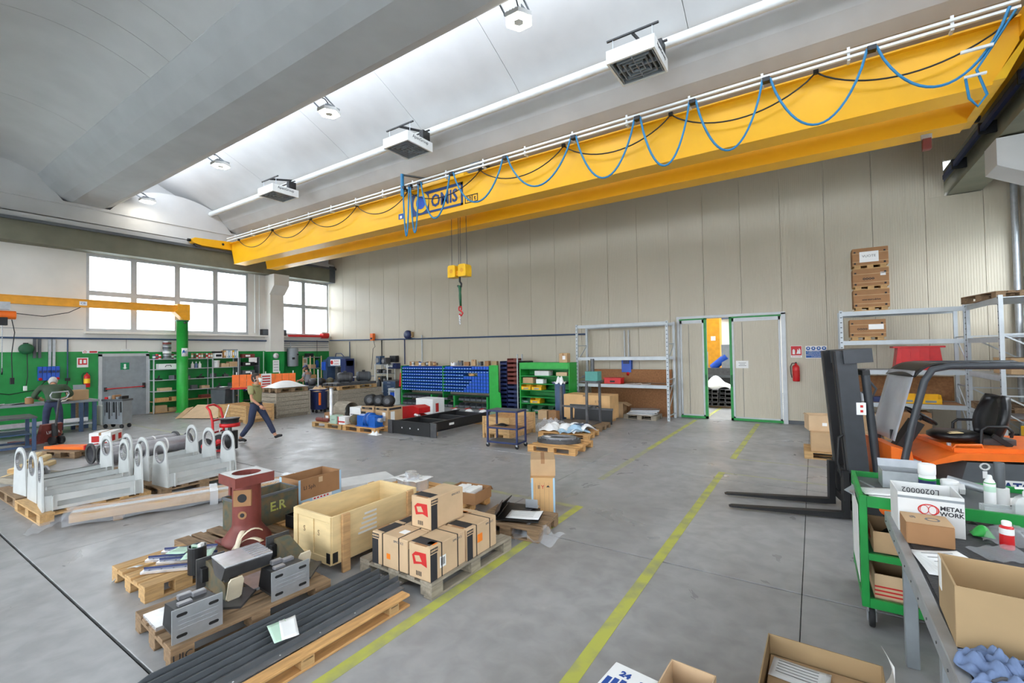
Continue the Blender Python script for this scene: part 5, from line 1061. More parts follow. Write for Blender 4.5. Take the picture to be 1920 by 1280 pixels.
for i, (x, y, m_, s_) in enumerate(((.56, 2.36, 'cloth_blue', 1.0), (.66, 2.3, 'cloth_dark', .9), (.78, 2.4, 'cloth_blue', .9), (.9, 2.36, 'white_matte', .8))):
    t = thing('work_rag', ('light blue rag at the bench edge', 'dark grey rag between the blue rags', 'blue rag in front of the large carton', 'pale rag at the frame edge')[i], 'rag', (x, y, ZB+.004), .7*i, 'crumpled rags'); ph = 2.1*i
    MB().sheet(lambda u, v: (s_*(u-.5)*.26+.02*math.sin(9*v+ph), s_*(v-.5)*.22+.02*math.sin(8*u+ph), .006+.04*max(0, math.sin(PI*u)*math.sin(PI*v))**.5*(1+.5*math.sin(16*u+11*v+ph)+.5*math.sin(27*v-19*u+2*ph)+.3*math.sin(41*u+33*v))), 44, 44).o('cloth', m_, t, solid=.004)
bottle('red and white can standing on the bench mat', (.92, 3.86, ZB), [(.03, 0), (.032, .005), (.032, .12), (.028, .13), (.02, .135)], 'red', ([(.022, .135), (.022, .155), (.018, .16)], 'white'), [(.0325, .085, .12, 'white')], 'spray_can', 'can')
t = thing('clear_bag', 'crumpled clear plastic bag beside the red can', 'bag', (.98, 4.02, ZB)); MB().sheet(lambda u, v: ((u-.5)*.3, (v-.5)*.22, .01+.08*math.sin(PI*u)*math.sin(PI*v)+.012*math.sin(21*u+13*v)), 18, 14).o('film', 'plastic_wrap', t)
t = thing('green_sponge', 'bright green cloth behind the white carton', 'cloth', (.85, 4.02, ZB)); MB().sheet(lambda u, v: ((u-.5)*.1, (v-.5)*.08, .01+.06*math.sin(PI*u)*math.sin(PI*v)), 8, 8).o('cloth', 'green_light', t, solid=.006)
t = thing('clear_pouch', 'flat clear pouch in front of the red can', 'bag', (.86, 3.7, ZB+.002), .4); MB().sheet(lambda u, v: ((u-.5)*.24, (v-.5)*.18, .006+.03*u*v+.006*math.sin(18*u)), 12, 8).o('film', 'plastic_wrap', t)
for i, (x, y, r) in enumerate(((1.08, 3.55, .3), (1.2, 3.75, -.2), (1.3, 3.4, .6))): paper(('white sheet lying on the bench mat', 'white card with bent corner on the bench mat', 'grey printed sheet on the bench mat')[i], (x, y, ZB), r, .2, .14, 'paper', .02)
t = thing('glass_piston', 'small clear cylinder standing on the bench mat', 'glass', (1.06, 3.78, ZB)); MB().lathe([(.022, 0), (.024, .008), (.013, .012), (.013, .06), (.02, .066), (.02, .075)], n=14).o('body', 'clear', t)
# ------------------------------------------------------------------ cartons at the bottom edge
t = open_box('open carton with delivery papers on the floor at the bottom edge', (-.01, 3.12, 0), -.02, (.58, .58, .3), 'kraft'); 
paper('delivery note with green stripe inside the open floor carton', (-.12, 3.24, .192), -.1, .3, .2, 'paper', .01, lines=5)
B(-.28, .26, 2.86, 3.38, .15, .19).o('folded_insert', 'cardboard', None); o_ = bpy.data.objects['folded_insert']; o_.location = (0, 0, 0); tag(o_, 'folded cardboard insert inside the open floor carton', 'cardboard')
t = thing('curled_sheet', 'curled white printed sheet hanging on the carton corner', 'paper', (.3, 3.36, .12), .2); MB().sheet(lambda u, v: (.02+.05*math.sin(PI*v)*u, .2*u-.05, .24*v), 6, 8).o('sheet', 'paper', t, solid=.001)
open_box('small open carton at the bottom edge of the frame', (-.64, 2.7, 0), -.06, (.25, .25, .3), 'cardboard_light')
t = carton('white carton with blue print at the bottom edge', (-.92, 2.5, 0), -.12, (.28, .3, .28), 'white', None); sz = (.28, .3, .28)
ftext(t, sz, 't', .1, .22, '24', .06, 'print_blue', bold=.003); ftext(t, sz, 't', .22, .2, '20', .06, 'print_blue', bold=.003)
for k in range(6): decal(t, sz, 't', (.02+.04*k, .05+.04*k, .06, .16+.01*(k % 3)), 'print_blue', 'blue_print')
# ------------------------------------------------------------------ blue bin rack
BR = thing('bin_rack', 'long green framed rack filled with blue storage bins', 'rack', (-12.35, 13.95, 0))
for z in [.03, .3, .48]+[.62+.125*k for k in range(8)]:
    B(-2.32, 2.3, -.2, .2, z-.012, z).o('shelf', 'green_dark', BR)
for x in (-2.34, 0, 2.3): B(x-.02, x+.02, -.22, .22, 0, 1.63).o('upright', 'green', BR)
for x in (-2.3, -.6, .6, 2.2): B(x-.04, x+.04, -.25, .25, 0, .48).o('foot_post', 'green', BR)
ep = MB().prism([(2.33, 0), (2.85, 0), (2.8, .65), (2.72, .7), (2.72, 1.66), (2.33, 1.66)], 'y', -.26, -.22).o('end_panel', 'green_light', BR)
def bin_mesh(nm, m, w, d, h, rev=False):
    b = MB()
    if rev: b.box(-w/2, w/2, -d/2, -d/2+.004, 0, h)
    else:
        b.box(-w/2, w/2, -d/2, -d/2+.004, 0, h*.5); b.box(-w*.25, w*.25, -d/2-.004, -d/2, h*.1, h*.32)
    b.box(-w/2, w/2, d/2-.004, d/2, 0, h).box(-w/2, w/2, -d/2, d/2, 0, .004)
    for s in (-1, 1): b.prism([(-d/2, 0), (d/2, 0), (d/2, h), (-d/2+(0 if rev else d*.25), h), (-d/2, h*(1 if rev else .5))], 'x', s*w/2-.002, s*w/2+.002)
    return b
p1 = p2 = None; cols = 34
ONES = 'first second third fourth fifth sixth seventh eighth ninth tenth eleventh twelfth thirteenth fourteenth fifteenth sixteenth seventeenth eighteenth nineteenth'.split()
def nth(c):
    c += 1
    if c < 20: return ONES[c-1]
    return {20: 'twentieth', 30: 'thirtieth'}.get(c) or ('twenty-' if c < 30 else 'thirty-')+ONES[c % 10-1]
ROWW = ['lowest']+ONES[1:7]+['top']
for r in range(8):
    z = .62+.125*r
    for c in range(cols):
        x = -2.25+c*.1345
        rev = (c > 24+(r*5) % 4 and r not in (6,) and x > 1.0) or (r == 7 and 17 < c < 21)
        if r == 5 and 24 < c < 30: continue
        w = .11
        if rev:
            if p2 is None: o = p2 = bin_mesh('b', 'blue_bin', w, .3, .108, True).o('storage_bin', 'blue_bin')
            else: o = inst(p2)
            tag(o, 'blue bin turned plain side out, %s row from the bottom, %s from the left' % (ROWW[r], nth(c)), 'bin', 'blue bins turned backwards')
        else:
            if p1 is None:
                o = p1 = bin_mesh('b', 'blue_bin', w, .3, .108).o('storage_bin', 'blue_bin'); o.data.materials.append(MATS['tape_blue'])
                for f_ in range(6, 12): o.data.polygons[f_].material_index = 1
            else: o = inst(p1)
            tag(o, 'open fronted blue bin, %s row from the bottom, %s from the left' % (ROWW[r], nth(c)), 'bin', 'blue bins in the long rack')
        o.location = (-12.35+x, 13.9, z)
p3 = None
for r, z in enumerate((.03, .3)):
    for c in range(16):
        if r == 1 and c in (5, 6, 9, 10): continue
        if p3 is None: o = p3 = bin_mesh('b', 'grey_dark', .24, .34, .16).o('storage_bin', 'grey_dark')
        else: o = inst(p3)
        tag(o, nth(c)+' dark grey bin from the left on the '+('bottom' if r == 0 else 'middle')+' shelf under the blue bins', 'bin', 'dark bins on the %s shelf' % ('bottom' if r == 0 else 'middle')); o.location = (-12.35-2.12+.28*c, 13.88, z)
t = thing('cable_drum_roll', 'roll of brass wire among the blue bins', 'roll', (-10.95, 13.85, 1.248)); MB().lathe([(.02, 0), (.12, 0), (.12, .07), (.02, .07)], n=18).o('coil', 'wood_orange', t); MB().lathe([(.0, .07), (.04, .07), (.04, .09), (.0, .09)], n=12).o('core', 'white', t)
rng = random.Random(3)
ks = ['white', 'red', 'kraft', 'cardboard', 'grey_dark', 'teal']
for i in range(14):
    x = -14.2+i*.33; w = .12+.1*rng.random(); h = .08+.16*rng.random()
    if -12.6 < x < -12.0: continue
    nm = ('leftmost', 'second', 'third', 'fourth', 'fifth', 'sixth', 'seventh', 'eighth', 'ninth', 'tenth', 'eleventh', 'twelfth', 'thirteenth', 'last')[i]
    t = carton(nm+' small box standing on top of the blue bin rack', (x, 13.9, 1.634), rng.random()*.5, (w, .2, h), rng.choice(['cardboard', 'cardboard_light', 'white', 'kraft', 'cardboard_dark', 'grey_dark']), 't', 'boxes on top of the bin rack')
for i in range(4):
    t = thing('spool', ('leftmost', 'second', 'third', 'rightmost')[i]+' spool standing on the blue bin rack', 'spool', (-14.05+.4*i, 13.8, 1.632), 0, 'spools on the bin rack'); MB().lathe([(.03, 0), (.07, 0), (.07, .02), (.03, .03), (.03, .12), (.07, .13), (.07, .15), (.03, .15)], n=14).o('reel', ('white', 'blue', 'black', 'red_dark')[i], t); MB().lathe([(.05, .03), (.055, .12)], n=14).o('thread', ('zinc', 'white', 'zinc', 'wood')[i], t)
# tray stacks
def tray(m, w, d, h, slot): 
    b = MB().box(-w/2, w/2, -d/2, -d/2+.006, 0, h*.6).box(-w/2, w/2, d/2-.006, d/2, 0, h).box(-w/2, -w/2+.006, -d/2, d/2, 0, h).box(w/2-.006, w/2, -d/2, d/2, 0, h).box(-w/2, w/2, -d/2, d/2, 0, .006).box(-w*.2, w*.2, -d/2-.006, -d/2, h*.15, h*.4)
    return b.o('stacking_tray', m)
for sx, w, n, mats, lb in ((-9.6, .3, 12, ['blue_navy'], 'navy stacking tray in the column beside the green end panel'), (-9.22, .42, 12, ['blue_navy']*6+['red_dark']*6, None), (-8.74, .36, 12, ['black'], 'black stacking tray in the column beside the green shelving')):
    pr = {}
    for k in range(n):
        m_ = mats[k % len(mats)]; h = (1.8 if sx != -9.22 else 1.9)/n
        if m_ in pr: o = inst(pr[m_])
        else: o = pr[m_] = tray(m_, w, .4, h-.01, 0)
        l_ = lb or ('dark brown stacking tray in the upper half of the tall column' if k > 5 else 'navy stacking tray in the lower half of the tall column')
        tag(o, l_.replace('stacking tray', 'stacking tray, %s from the floor,' % nth(k)), 'tray', l_.replace('stacking tray', 'trays')[:60]); o.location = (sx, 14.2, .01+k*h)
t = thing('tray_frame', 'pale steel post frame beside the tall tray column', 'frame', (-8.97, 13.98, 0))
B(-.02, .02, -.02, .02, 0, 2.05).o('post', 'rack_grey', t); B(-.02, .02, .3, .34, 0, 2.05).o('post', 'rack_grey', t)
for k in range(10): B(-.02, .02, -.02, .34, .1+.19*k, .115+.19*k).o('rung', 'rack_grey', t)
# green shelving
GS = thing('green_shelving', 'green steel shelving with yellow and green bins', 'shelving', (-7.5, 13.75, 0))
for z in (.09, .38, .6, .83, 1.05, 1.32, 1.56): B(-1.0, .86, -.3, .3, z-.03, z).o('shelf', 'green', GS)
for x in (-1.02, .86): B(x-.02, x+.02, -.32, .32, 0, 1.76).o('side_panel', 'green_light', GS)
B(-1.0, .86, .3, .315, .05, 1.76).o('back_panel', 'green', GS); B(-1.0, .86, -.32, -.3, 1.56, 1.76).o('top_fascia', 'green_light', GS)
for i, (x, z, lb) in enumerate(((-.8, .831, 'yellow bin at the end of the third green shelf'), (-.38, .831, 'second yellow bin on the third green shelf'), (-.45, .381, 'yellow bin on the lower green shelf'))): bin_(lb, (-7.5+x, 13.62, z), 0, 'yellow', (.38, .34, .19))
bin_('red bin on the bottom green shelf', (-6.88, 13.62, .091), 0, 'red', (.36, .34, .18), 'coloured bins')
for i in range(3): bin_(('first', 'second', 'third')[i]+' dark green bin on the bottom green shelf', (-8.3+.42*i, 13.62, .091), 0, 'green_dark', (.36, .34, .18), 'coloured bins')
bin_('dark green bin beside the lower yellow bin', (-8.32, 13.62, .381), 0, 'green_dark', (.34, .34, .17), 'coloured bins')
for i, (x, z, s_, m_) in enumerate(((-.75, 1.051, (.4, .3, .2), 'cardboard'), (-.3, 1.051, (.28, .25, .15), 'white'), (-.2, 1.321, (.55, .3, .16), 'white_matte'), (.55, 1.321, (.4, .3, .12), 'cardboard_light'))): carton(('brown carton on the middle green shelf', 'white carton on the middle green shelf', 'flat white box on the upper green shelf', 'flat carton at the end of the upper green shelf')[i], (-7.5+x, 13.65, z), 0, s_, m_)
t = thing('parts_tray', 'grey parts tray on the middle green shelf', 'tray', (-7.05, 13.6, 1.052)); B(-.22, .22, -.15, .15, 0, .06).o('body', 'blue_steel', t); B(-.24, .24, -.17, .17, .06, .075).o('rim', 'zinc', t)
t = carton('carton with white label standing on top of the green shelving', (-6.87, 13.6, 1.762), .1, (.28, .3, .3), 'cardboard'); decal(t, (.28, .3, .3), 'f', (.12, .22, .1, .22), 'paper', 'label')
t = thing('grey_foam_roll', 'grey foam roll with white crumpled paper on top', 'roll', (-6.75, 13.0, 0)); MB().lathe([(.16, 0), (.17, .01), (.17, 1.1), (.15, 1.11)], n=20).o('roll', 'blue_steel', t); MB().sheet(lambda u, v: ((u-.5)*.32, (v-.5)*.3, 1.12+.22*math.sin(PI*u)*math.sin(PI*v)+.05*math.sin(13*u+9*v)), 12, 12).o('crumpled_paper', 'white', t, solid=.004)
t, w, h = sign('warning_sign', 'yellow warning triangle sign on the beige wall', -7.74, -7.39, 1.75, 2.06, 'sign_yellow')
MB().ring([(-.11, -.06), (.11, -.06), (0, .13)], [(-.08, -.045), (.08, -.045), (0, .1)], 'y', -.007, -.004).o('triangle', 'print', t); MB().box(-.012, .012, -.007, -.004, -.02, .05).o('mark', 'print', t); MB().box(-.05, .05, -.007, -.004, -.14, -.09).o('caption', 'print', t)
# plywood box, black panel, stand
t = thing('plywood_box', 'large plain plywood box near the empty rack', 'box', (-5.75, 13.1, 0)); B(-.75, .75, -.35, .35, .1, .81).o('body', 'plywood_tan', t)
for x in (-.6, 0, .6): B(x-.06, x+.06, -.35, .35, 0, .1).o('skid', 'wood', t)
ftext(t, (1.5, .7, .8), 'f', 1.1, .62, 'II T', .1, 'wood_old'); decal(t, (1.5, .7, .81), 'f', (.9, 1.3, .5, .51), 'wood', 'edge_line'); B(-.1, .06, -.36, -.35, .76, .81).o('hand_slot', 'wood_old', t)
t = thing('black_panel', 'black rubber sheet leaning against the plywood box', 'panel_sheet', (-5.5, 12.62, 0)); MB().at((0, 0, 0), (-.15, 0, 0)).box(-.6, .6, 0, .02, 0, .46).o('sheet', 'black', t); MB().at((0, 0, 0), (-.15, 0, 0)).box(-.62, .62, -.01, .0, .4, .46).o('edge_strip', 'dark_steel', t); t['category'] = 'rubber sheet'; t.name = 'rubber_sheet'
t = thing('steel_stand', 'dark steel stand with four posts on an old pallet', 'stand', (-5.4, 11.75, .145))
for x, y, h in ((-.62, -.1, 1.0), (.3, -.4, 1.15), (.42, .2, 1.15), (-.5, .3, .45)): B(x-.03, x+.03, y-.03, y+.03, 0, h).o('post', 'dark_steel', t)
MB().box(-.62, .42, -.12, -.06, .42, .47).box(-.5, .42, .2, .26, .42, .47).box(.27, .33, -.4, .2, .42, .47).o('rail', 'dark_steel', t); B(-.62, .42, -.4, .3, 0, .03).o('base_plate', 'dark_steel', t)
t = thing('teal_gearbox', 'teal gearbox with dark shaft standing on the steel stand', 'gearbox', (-5.04, 11.63, 1.296)); B(-.25, .22, -.26, .24, 0, .03).o('mount', 'dark_steel', t); B(-.16, .2, -.14, .14, .03, .28).o('housing', 'teal', t); MB().cyl((.0, 0, .28), (0, 0, .62), .05).o('shaft', 'dark_steel', t); MB().cyl((-.16, 0, .15), (-.3, 0, .13), .03).o('lever', 'dark_steel', t)
pallet('old dark pallet under the steel stand', (-5.35, 11.75, 0), .05, 'wood_old')
t = carton('small brown carton on the floor before the green shelving', (-7.2, 12.75, 0), .1, (.3, .3, .28), 'cardboard'); t = carton('printed brown carton beside the small brown carton', (-6.85, 12.8, 0), -.1, (.3, .3, .28), 'cardboard_dark'); text('O', .16, 'wood_old', t, (.0, -.153, .14), FACE_Y, .001)
# white sheets on a pallet, ring on orange pallet, trolley, crate
pallet('pallet covered with crumpled white sheets', (-5.2, 10.45, 0), .12, 'wood_orange', L=1.3, W=.9)
for i, (x, y, m_, r) in enumerate(((-5.55, 10.4, 'white', .3), (-4.95, 10.5, 'white', 1.1), (-5.2, 10.6, 'paper', 2.0), (-5.0, 10.3, 'tape_blue', .6))):
    t = thing('packing_sheet', ('white sheet spread over the near end of the pallet', 'white sheet piled at the far end of the pallet', 'white paper between the two sheets', 'pale blue sheet in the middle of the white sheets')[i], 'sheet', (x, y, .147), r, 'crumpled packing sheets'); ph = 1.7*i
    MB().sheet(lambda u, v: ((u-.5)*.75, (v-.5)*.6, .006+.16*abs(math.sin(PI*u*1.5+ph)*math.sin(PI*v*1.3+ph*.5))*(1-abs(2*u-1)**3)+.03*math.sin(9*u+7*v)**2), 20, 18, False).o('sheet', m_, t, solid=.004)
t = thing('cut_plate', 'bent grey plate among the white packing sheets', 'plate', (-4.9, 10.55, .3), .4); MB().prism([(-.2, -.12), (.2, -.1), (.14, .12), (-.18, .1)], 'z', 0, .01).o('plate', 'blue_steel', t); B(-.2, -.17, -.1, .1, -.15, 0).o('lip', 'blue_steel', t)
t = thing('film_heap', 'heap of crumpled clear film on the floor', 'plastic film', (-6.0, 11.0, .0)); MB().sheet(lambda u, v: ((u-.5)*1.0, (v-.5)*.8, .01+.28*(math.sin(PI*u)*math.sin(PI*v))**.7*(1+.35*math.sin(17*u+6*v)*math.cos(13*v))), 30, 26, False).o('film', 'plastic_wrap', t)
pallet('orange new pallet carrying a steel ring', (-4.68, 9.0, 0), .06, 'wood_orange', L=1.1, W=1.05)
t = thing('steel_ring', 'dark machined steel ring segment lying on the orange pallet', 'ring', (-4.75, 9.05, .145), .3); c = [i*2*PI/36 for i in range(36)]
MB().ring([(.48*math.cos(a), .32*math.sin(a)) for a in c], [(.36*math.cos(a), .2*math.sin(a)) for a in c], 'z', .0, .08).o('ring', 'dark_steel', t); MB().ring([(.38*math.cos(a), .22*math.sin(a)) for a in c], [(.34*math.cos(a), .18*math.sin(a)) for a in c], 'z', .08, .12).o('collar', 'steel', t)
for a in c[::4]: MB().cyl((.43*math.cos(a), .27*math.sin(a), .08), (.43*math.cos(a), .27*math.sin(a), .095), .018, 8).o('bolt', 'steel', t)
paper('rolled white paper on the steel ring', (-4.9, 8.85, .27), -.6, .3, .1, 'paper', .05)
t = thing('blue_trolley', 'navy blue steel trolley with three shelves and casters', 'trolley', (-5.88, 8.66, 0), .06)
for x in (-.38, .38):
    for y in (-.2, .2): B(x-.02, x+.02, y-.02, y+.02, .1, .84).o('post', 'blue_navy', t); c_ = MB().lathe([(.01, -.015), (.045, -.015), (.05, 0), (.045, .015), (.01, .015)], (x, y, .05), 14, 'y').o('caster', 'rubber', t); MB().box(x-.02, x+.02, y-.025, y+.025, .06, .1).o('caster_fork', 'zinc', c_)
for z, m_ in ((.12, 'grey_dark'), (.44, 'cardboard_dark'), (.82, 'grey_dark')): s_ = B(-.4, .4, -.22, .22, z-.02, z+.015).o('shelf_frame', 'blue_navy', t); B(-.38, .38, -.2, .2, z+.015, z+.022).o('shelf_mat', m_, s_)
t2 = thing('black_cloth', 'black cloth on the middle shelf of the blue trolley', 'cloth', (-6.0, 8.66, .463)); MB().sheet(lambda u, v: ((u-.5)*.3, (v-.5)*.2, .004+.05*math.sin(PI*u)*math.sin(PI*v)), 8, 8).o('cloth', 'black', t2, solid=.006)
def collar_crate(label, x0, x1, y0, y1, H, m, nb=4, top=None, cat='crate'):
    t = thing('board_crate', label, cat, ((x0+x1)/2, (y0+y1)/2, 0), 0, 'board sided crates'); X, Y = (x1-x0)/2, (y1-y0)/2; hb = (H-.12)/nb
    for k in range(nb):
        z0, z1 = .12+k*hb+.006, .12+(k+1)*hb-.006
        for s in (-1, 1): MB().box(s*X-.012, s*X+.012, -Y, Y, z0, z1).o('side_board', m+'_y' if m == 'wood' else m, t); MB().box(-X, X, s*Y-.012, s*Y+.012, z0, z1).o('side_board', m, t)
    for sx in (-1, 1):
        for sy in (-1, 1): MB().box(sx*X-.03, sx*X+.03, sy*Y-.03, sy*Y+.03, .0, H).o('corner_post', m, t)
    B(-X, X, -Y, Y, .1, .12).o('base_board', m, t)
    for x in (-X*.7, 0, X*.7): B(x-.06, x+.06, -Y, Y, 0, .1).o('skid', m, t)
    return t
collar_crate('low wooden collar crate behind the blue trolley', -7.0, -6.25, 9.3, 10.5, .54, 'wood', 2); collar_crate('weathered grey board crate beside the walking man', -16.3, -15.3, 8.65, 9.85, .86, 'wood_grey', 5); collar_crate('weathered grey board crate behind the blue waste drum', -16.2, -15.15, 10.95, 13.0, .78, 'wood_grey', 4)
collar_crate('pale wooden collar crate behind the legs of the walking man', -16.15, -15.1, 7.55, 8.4, .56, 'wood', 4); collar_crate('low pale wooden collar crate beside the flattened cardboard', -17.2, -16.25, 7.7, 8.5, .5, 'wood', 3)
pallet('pallet lying on the grey crate beside the walking man', (-15.8, 9.25, .865), PI/2, 'wood_old', L=1.15, W=.95); pallet('pallet lying on the grey crate behind the blue drum', (-15.67, 11.9, .785), PI/2, 'wood', L=1.8, W=1.0)
t = thing('white_cover', 'white bulging plastic cover on the grey crate', 'cover', (-15.8, 9.25, 1.012)); MB().sheet(lambda u, v: ((u-.5)*.9, (v-.5)*1.2, .02+.22*(math.sin(PI*u)*math.sin(PI*v))**.8), 14, 14).o('sheet', 'white', t, solid=.006)
t = thing('steel_beam_stack', 'dark steel beams lying on the far grey crate pallet', 'beams', (-15.67, 11.9, .932)); t['group'] = 'steel stock'
for k in range(3): B(-.45+.32*k, -.2+.32*k, -.95, .95, 0, .1).o('beam', 'dark_steel', t)
for i, (y, m_) in enumerate(((11.6, 'dark_steel'), (12.5, 'grey_dark'))):
    t = thing('electric_motor', ('nearer', 'farther')[i]+' dark electric motor on the far grey crate', 'motor', (-15.6, y, 1.035), .9, 'electric motors'); MB().lathe([(.05, -.3), (.17, -.28), (.2, -.22), (.2, .2), (.17, .28), (.06, .3)], (0, 0, .2), 18, 'x').o('body', m_, t)
    for k in range(8): MB().lathe([(.2, 0), (.215, 0), (.215, .012), (.2, .012)], (-.18+.045*k, 0, .2), 18, 'x').o('cooling_fin', 'black', t)
    B(-.15, .15, -.15, .15, 0, .03).o('foot', m_, t); MB().cyl((.3, 0, .2), (.42, 0, .2), .03).o('shaft', 'steel', t); B(-.06, .06, -.08, .08, .38, .46).o('terminal_box', 'black', t)
t = thing('waste_drum', 'navy blue wheeled waste drum between the grey crates', 'drum', (-15.55, 10.4, 0)); MB().lathe([(.26, .12), (.29, .14), (.31, .82), (.33, .84), (.33, .87), (.3, .87)], n=26).o('drum', 'blue_navy', t)
for a in range(4): q = MB().cyl((.22*math.cos(a*PI/2+.6), .22*math.sin(a*PI/2+.6)-.02, .06), (.22*math.cos(a*PI/2+.6), .22*math.sin(a*PI/2+.6)+.02, .06), .06, 14).o('caster', 'rubber', t)
B(.29, .32, -.2, -.12, .3, .75).o('hook_handle', 'orange', t); MB().sheet(lambda u, v: (.6*(u-.5), .6*(v-.5), .8+.14*math.sin(PI*u)*math.sin(PI*v)*(1+.6*math.sin(15*u)*math.sin(13*v))), 14, 14, False).o('waste', 'cardboard_light', t, solid=.01); MB().cyl((-.1, .05, .4), (-.1, .05, 1.6), .03).o('pole', 'zinc', t)
# ------------------------------------------------------------------ motor pallets and black frame
for x, lb, m_ in ((-12.0, 'pallet at the near left of the gear motor row', 'wood'), (-10.55, 'pallet under the blue gear motor', 'wood_orange')): pallet(lb, (x, 8.75, 0), .02, m_, L=1.35, W=1.0)
t = thing('blue_gear_motor', 'bright blue gear motor on the pallet edge', 'motor', (-10.35, 8.5, .145), .05)
MB().lathe([(.05, -.36), (.14, -.34), (.15, -.1), (.17, -.1), (.19, -.07), (.19, -.03), (.15, -.03), (.15, .04), (.19, .04), (.19, .09), (.14, .1), (.13, .3), (.06, .33)], (0, 0, .19), 22, 'x').o('housing', 'blue_gear', t)
B(-.36, -.12, -.15, .15, 0, .3).o('gear_case', 'blue_gear', t); B(.1, .34, -.15, .15, 0, .3).o('gear_case', 'blue_gear', t); MB().cyl((.33, 0, .19), (.45, 0, .19), .06).o('shaft', 'bright_steel', t); B(-.4, .38, -.17, .17, 0, .025).o('foot_plate', 'blue_gear', t)
t = thing('dark_coupling', 'dark brown coupling beside the blue gear motor', 'coupling', (-11.0, 8.5, .145)); MB().lathe([(.03, -.12), (.12, -.1), (.15, 0), (.12, .1), (.03, .12)], (0, 0, .14), 18, 'x').o('body', 'rust', t); B(-.1, .1, -.08, .08, 0, .03).o('foot', 'rust', t)
for i, (x, y, lb) in enumerate(((-10.75, 9.0, 'brown carton with dark name plate behind the blue motor'), (-10.2, 9.05, 'brown carton with white label nearest the black frame'))):
    sz = (.52, .55, .5); t = carton(lb, (x, y, .145), 0, sz, 'cardboard', None); decal(t, sz, 'f', (.04, .48, .42, .48), 'print', 'name_plate'); ftext(t, sz, 'f', .26, .45, 'SIEMENS', .05, 'cardboard'); decal(t, sz, 'f', (.3, .42, .12, .36) if i else (0, .2, 0, .35), 'paper' if i else 'print', 'label', .002); decal(t, sz, 'r', (.1, .25, .1, .38), 'paper', 'white_label'); decal(t, sz, 'r', (.05, .5, .42, .48), 'print', 'name_plate')
for i in range(3):
    t = thing('black_flange_motor', ('left', 'middle', 'right')[i]+' of the black flange rings on the brown cartons', 'flange', (-10.92+.38*i, 9.0, .647), .5, 'black flange rings'); MB().lathe([(.08, -.12), (.16, -.12), (.16, -.08), (.12, -.06), (.12, .06), (.16, .08), (.16, .12), (.08, .12)], (0, 0, .16), 20, 'y').o('ring', 'black', t); B(-.12, .12, -.1, .1, 0, .03).o('foot', 'black', t); MB().cyl((0, -.121, .16), (0, -.124, .16), .075, 18).o('bore', 'dark_steel', t)
sz = (.5, .4, .42); t = carton('white carton with red print behind the beige tube', (-11.45, 9.05, .145), 0, sz, 'white', None); decal(t, sz, 'f', (.05, .2, .05, .15), 'print_red', 'red_print'); decal(t, sz, 'f', (.25, .46, .04, .16), 'print_red', 'red_print'); decal(t, sz, 'f', (.05, .46, .2, .22), 'print', 'text_line')
t = thing('beige_tube', 'wide beige metal tube lying on the motor pallet', 'tube', (-12.05, 9.0, .145), 0); c = [i*2*PI/30 for i in range(30)]
MB().ring([(.28*math.cos(a), .28+.28*math.sin(a)) for a in c], [(.265*math.cos(a), .28+.265*math.sin(a)) for a in c], 'x', -.3, .28).o('barrel', 'wood_grey', t); MB().ring([(.265*math.cos(a), .28+.265*math.sin(a)) for a in c], [(.1*math.cos(a), .26+.1*math.sin(a)) for a in c], 'x', -.2, -.17).o('inner_disc', 'zinc', t)
t = thing('steel_column', 'upright bright steel column on the motor pallet', 'column_post', (-12.05, 8.48, .145)); MB().lathe([(.1, 0), (.1, .02), (.05, .02), (.05, 1.0), (.04, 1.0)], n=18).o('tube', 'bright_steel', t); MB().lathe([(.0, 1.0), (.055, 1.0), (.055, 1.02), (.0, 1.02)], n=18).o('cap', 'steel', t); t.name = 'steel_post'; t['category'] = 'post'
t = carton('pale green box with handwriting on the motor pallet', (-11.7, 8.4, .145), 0, (.3, .25, .24), 'pale_green', None); ftext(t, (.3, .25, .24), 'f', .15, .12, 'ok 12', .06, 'print_grey')
t = carton('white and red striped box on the motor pallet', (-11.35, 8.42, .145), .05, (.3, .25, .22), 'white', None); decal(t, (.3, .25, .22), 'f', (0, .3, .06, .1), 'print_red', 'red_stripe'); decal(t, (.3, .25, .22), 'f', (0, .04, 0, .22), 'print_red', 'red_stripe')
t = carton('small brown carton with white label on the motor pallet corner', (-12.45, 8.75, .145), 0, (.26, .3, .24), 'cardboard_dark', None); decal(t, (.26, .3, .24), 'f', (.06, .2, .05, .15), 'paper', 'label')
for i in range(2): t = thing('brown_roller', ('outer', 'inner')[i]+' brown roller on the pallet edge by the small carton', 'roller', (-12.5+.3*i, 8.4, .145), .1, 'brown rollers'); MB().cyl((-.13, 0, .06), (.13, 0, .06), .06, 14).o('roller', 'red_dark', t); MB().cyl((-.135, 0, .06), (-.13, 0, .06), .035).o('bore', 'black', t)
t = thing('black_steel_frame', 'long black welded steel frame on timber battens', 'frame', (0, 0, 0))
for x in (-9.5, -8.3): b = MB().box(x-.05, x+.05, 8.65, 11.3, .09, .11).box(x-.05, x+.05, 8.65, 11.3, .32, .34).box(x-.01, x+.01, 8.65, 11.3, .11, .32).o('long_beam', 'black', t)
for y in (8.75, 9.6, 10.4, 11.2): B(-9.5, -8.3, y-.06, y+.06, .12, .3).o('cross_beam', 'black', t)
B(-9.58, -8.2, 8.6, 8.63, .02, .36).o('end_plate', 'black', t); B(-8.24, -8.0, 8.62, 8.66, .0, .36).o('foot_bracket', 'dark_steel', t); B(-9.75, -9.55, 8.6, 8.64, .0, .36).o('foot_bracket', 'dark_steel', t)
B(-9.6, -8.2, 8.8, 8.9, 0, .09).o('batten', 'wood', t); B(-9.6, -8.2, 10.9, 11.0, 0, .09).o('batten', 'wood', t)
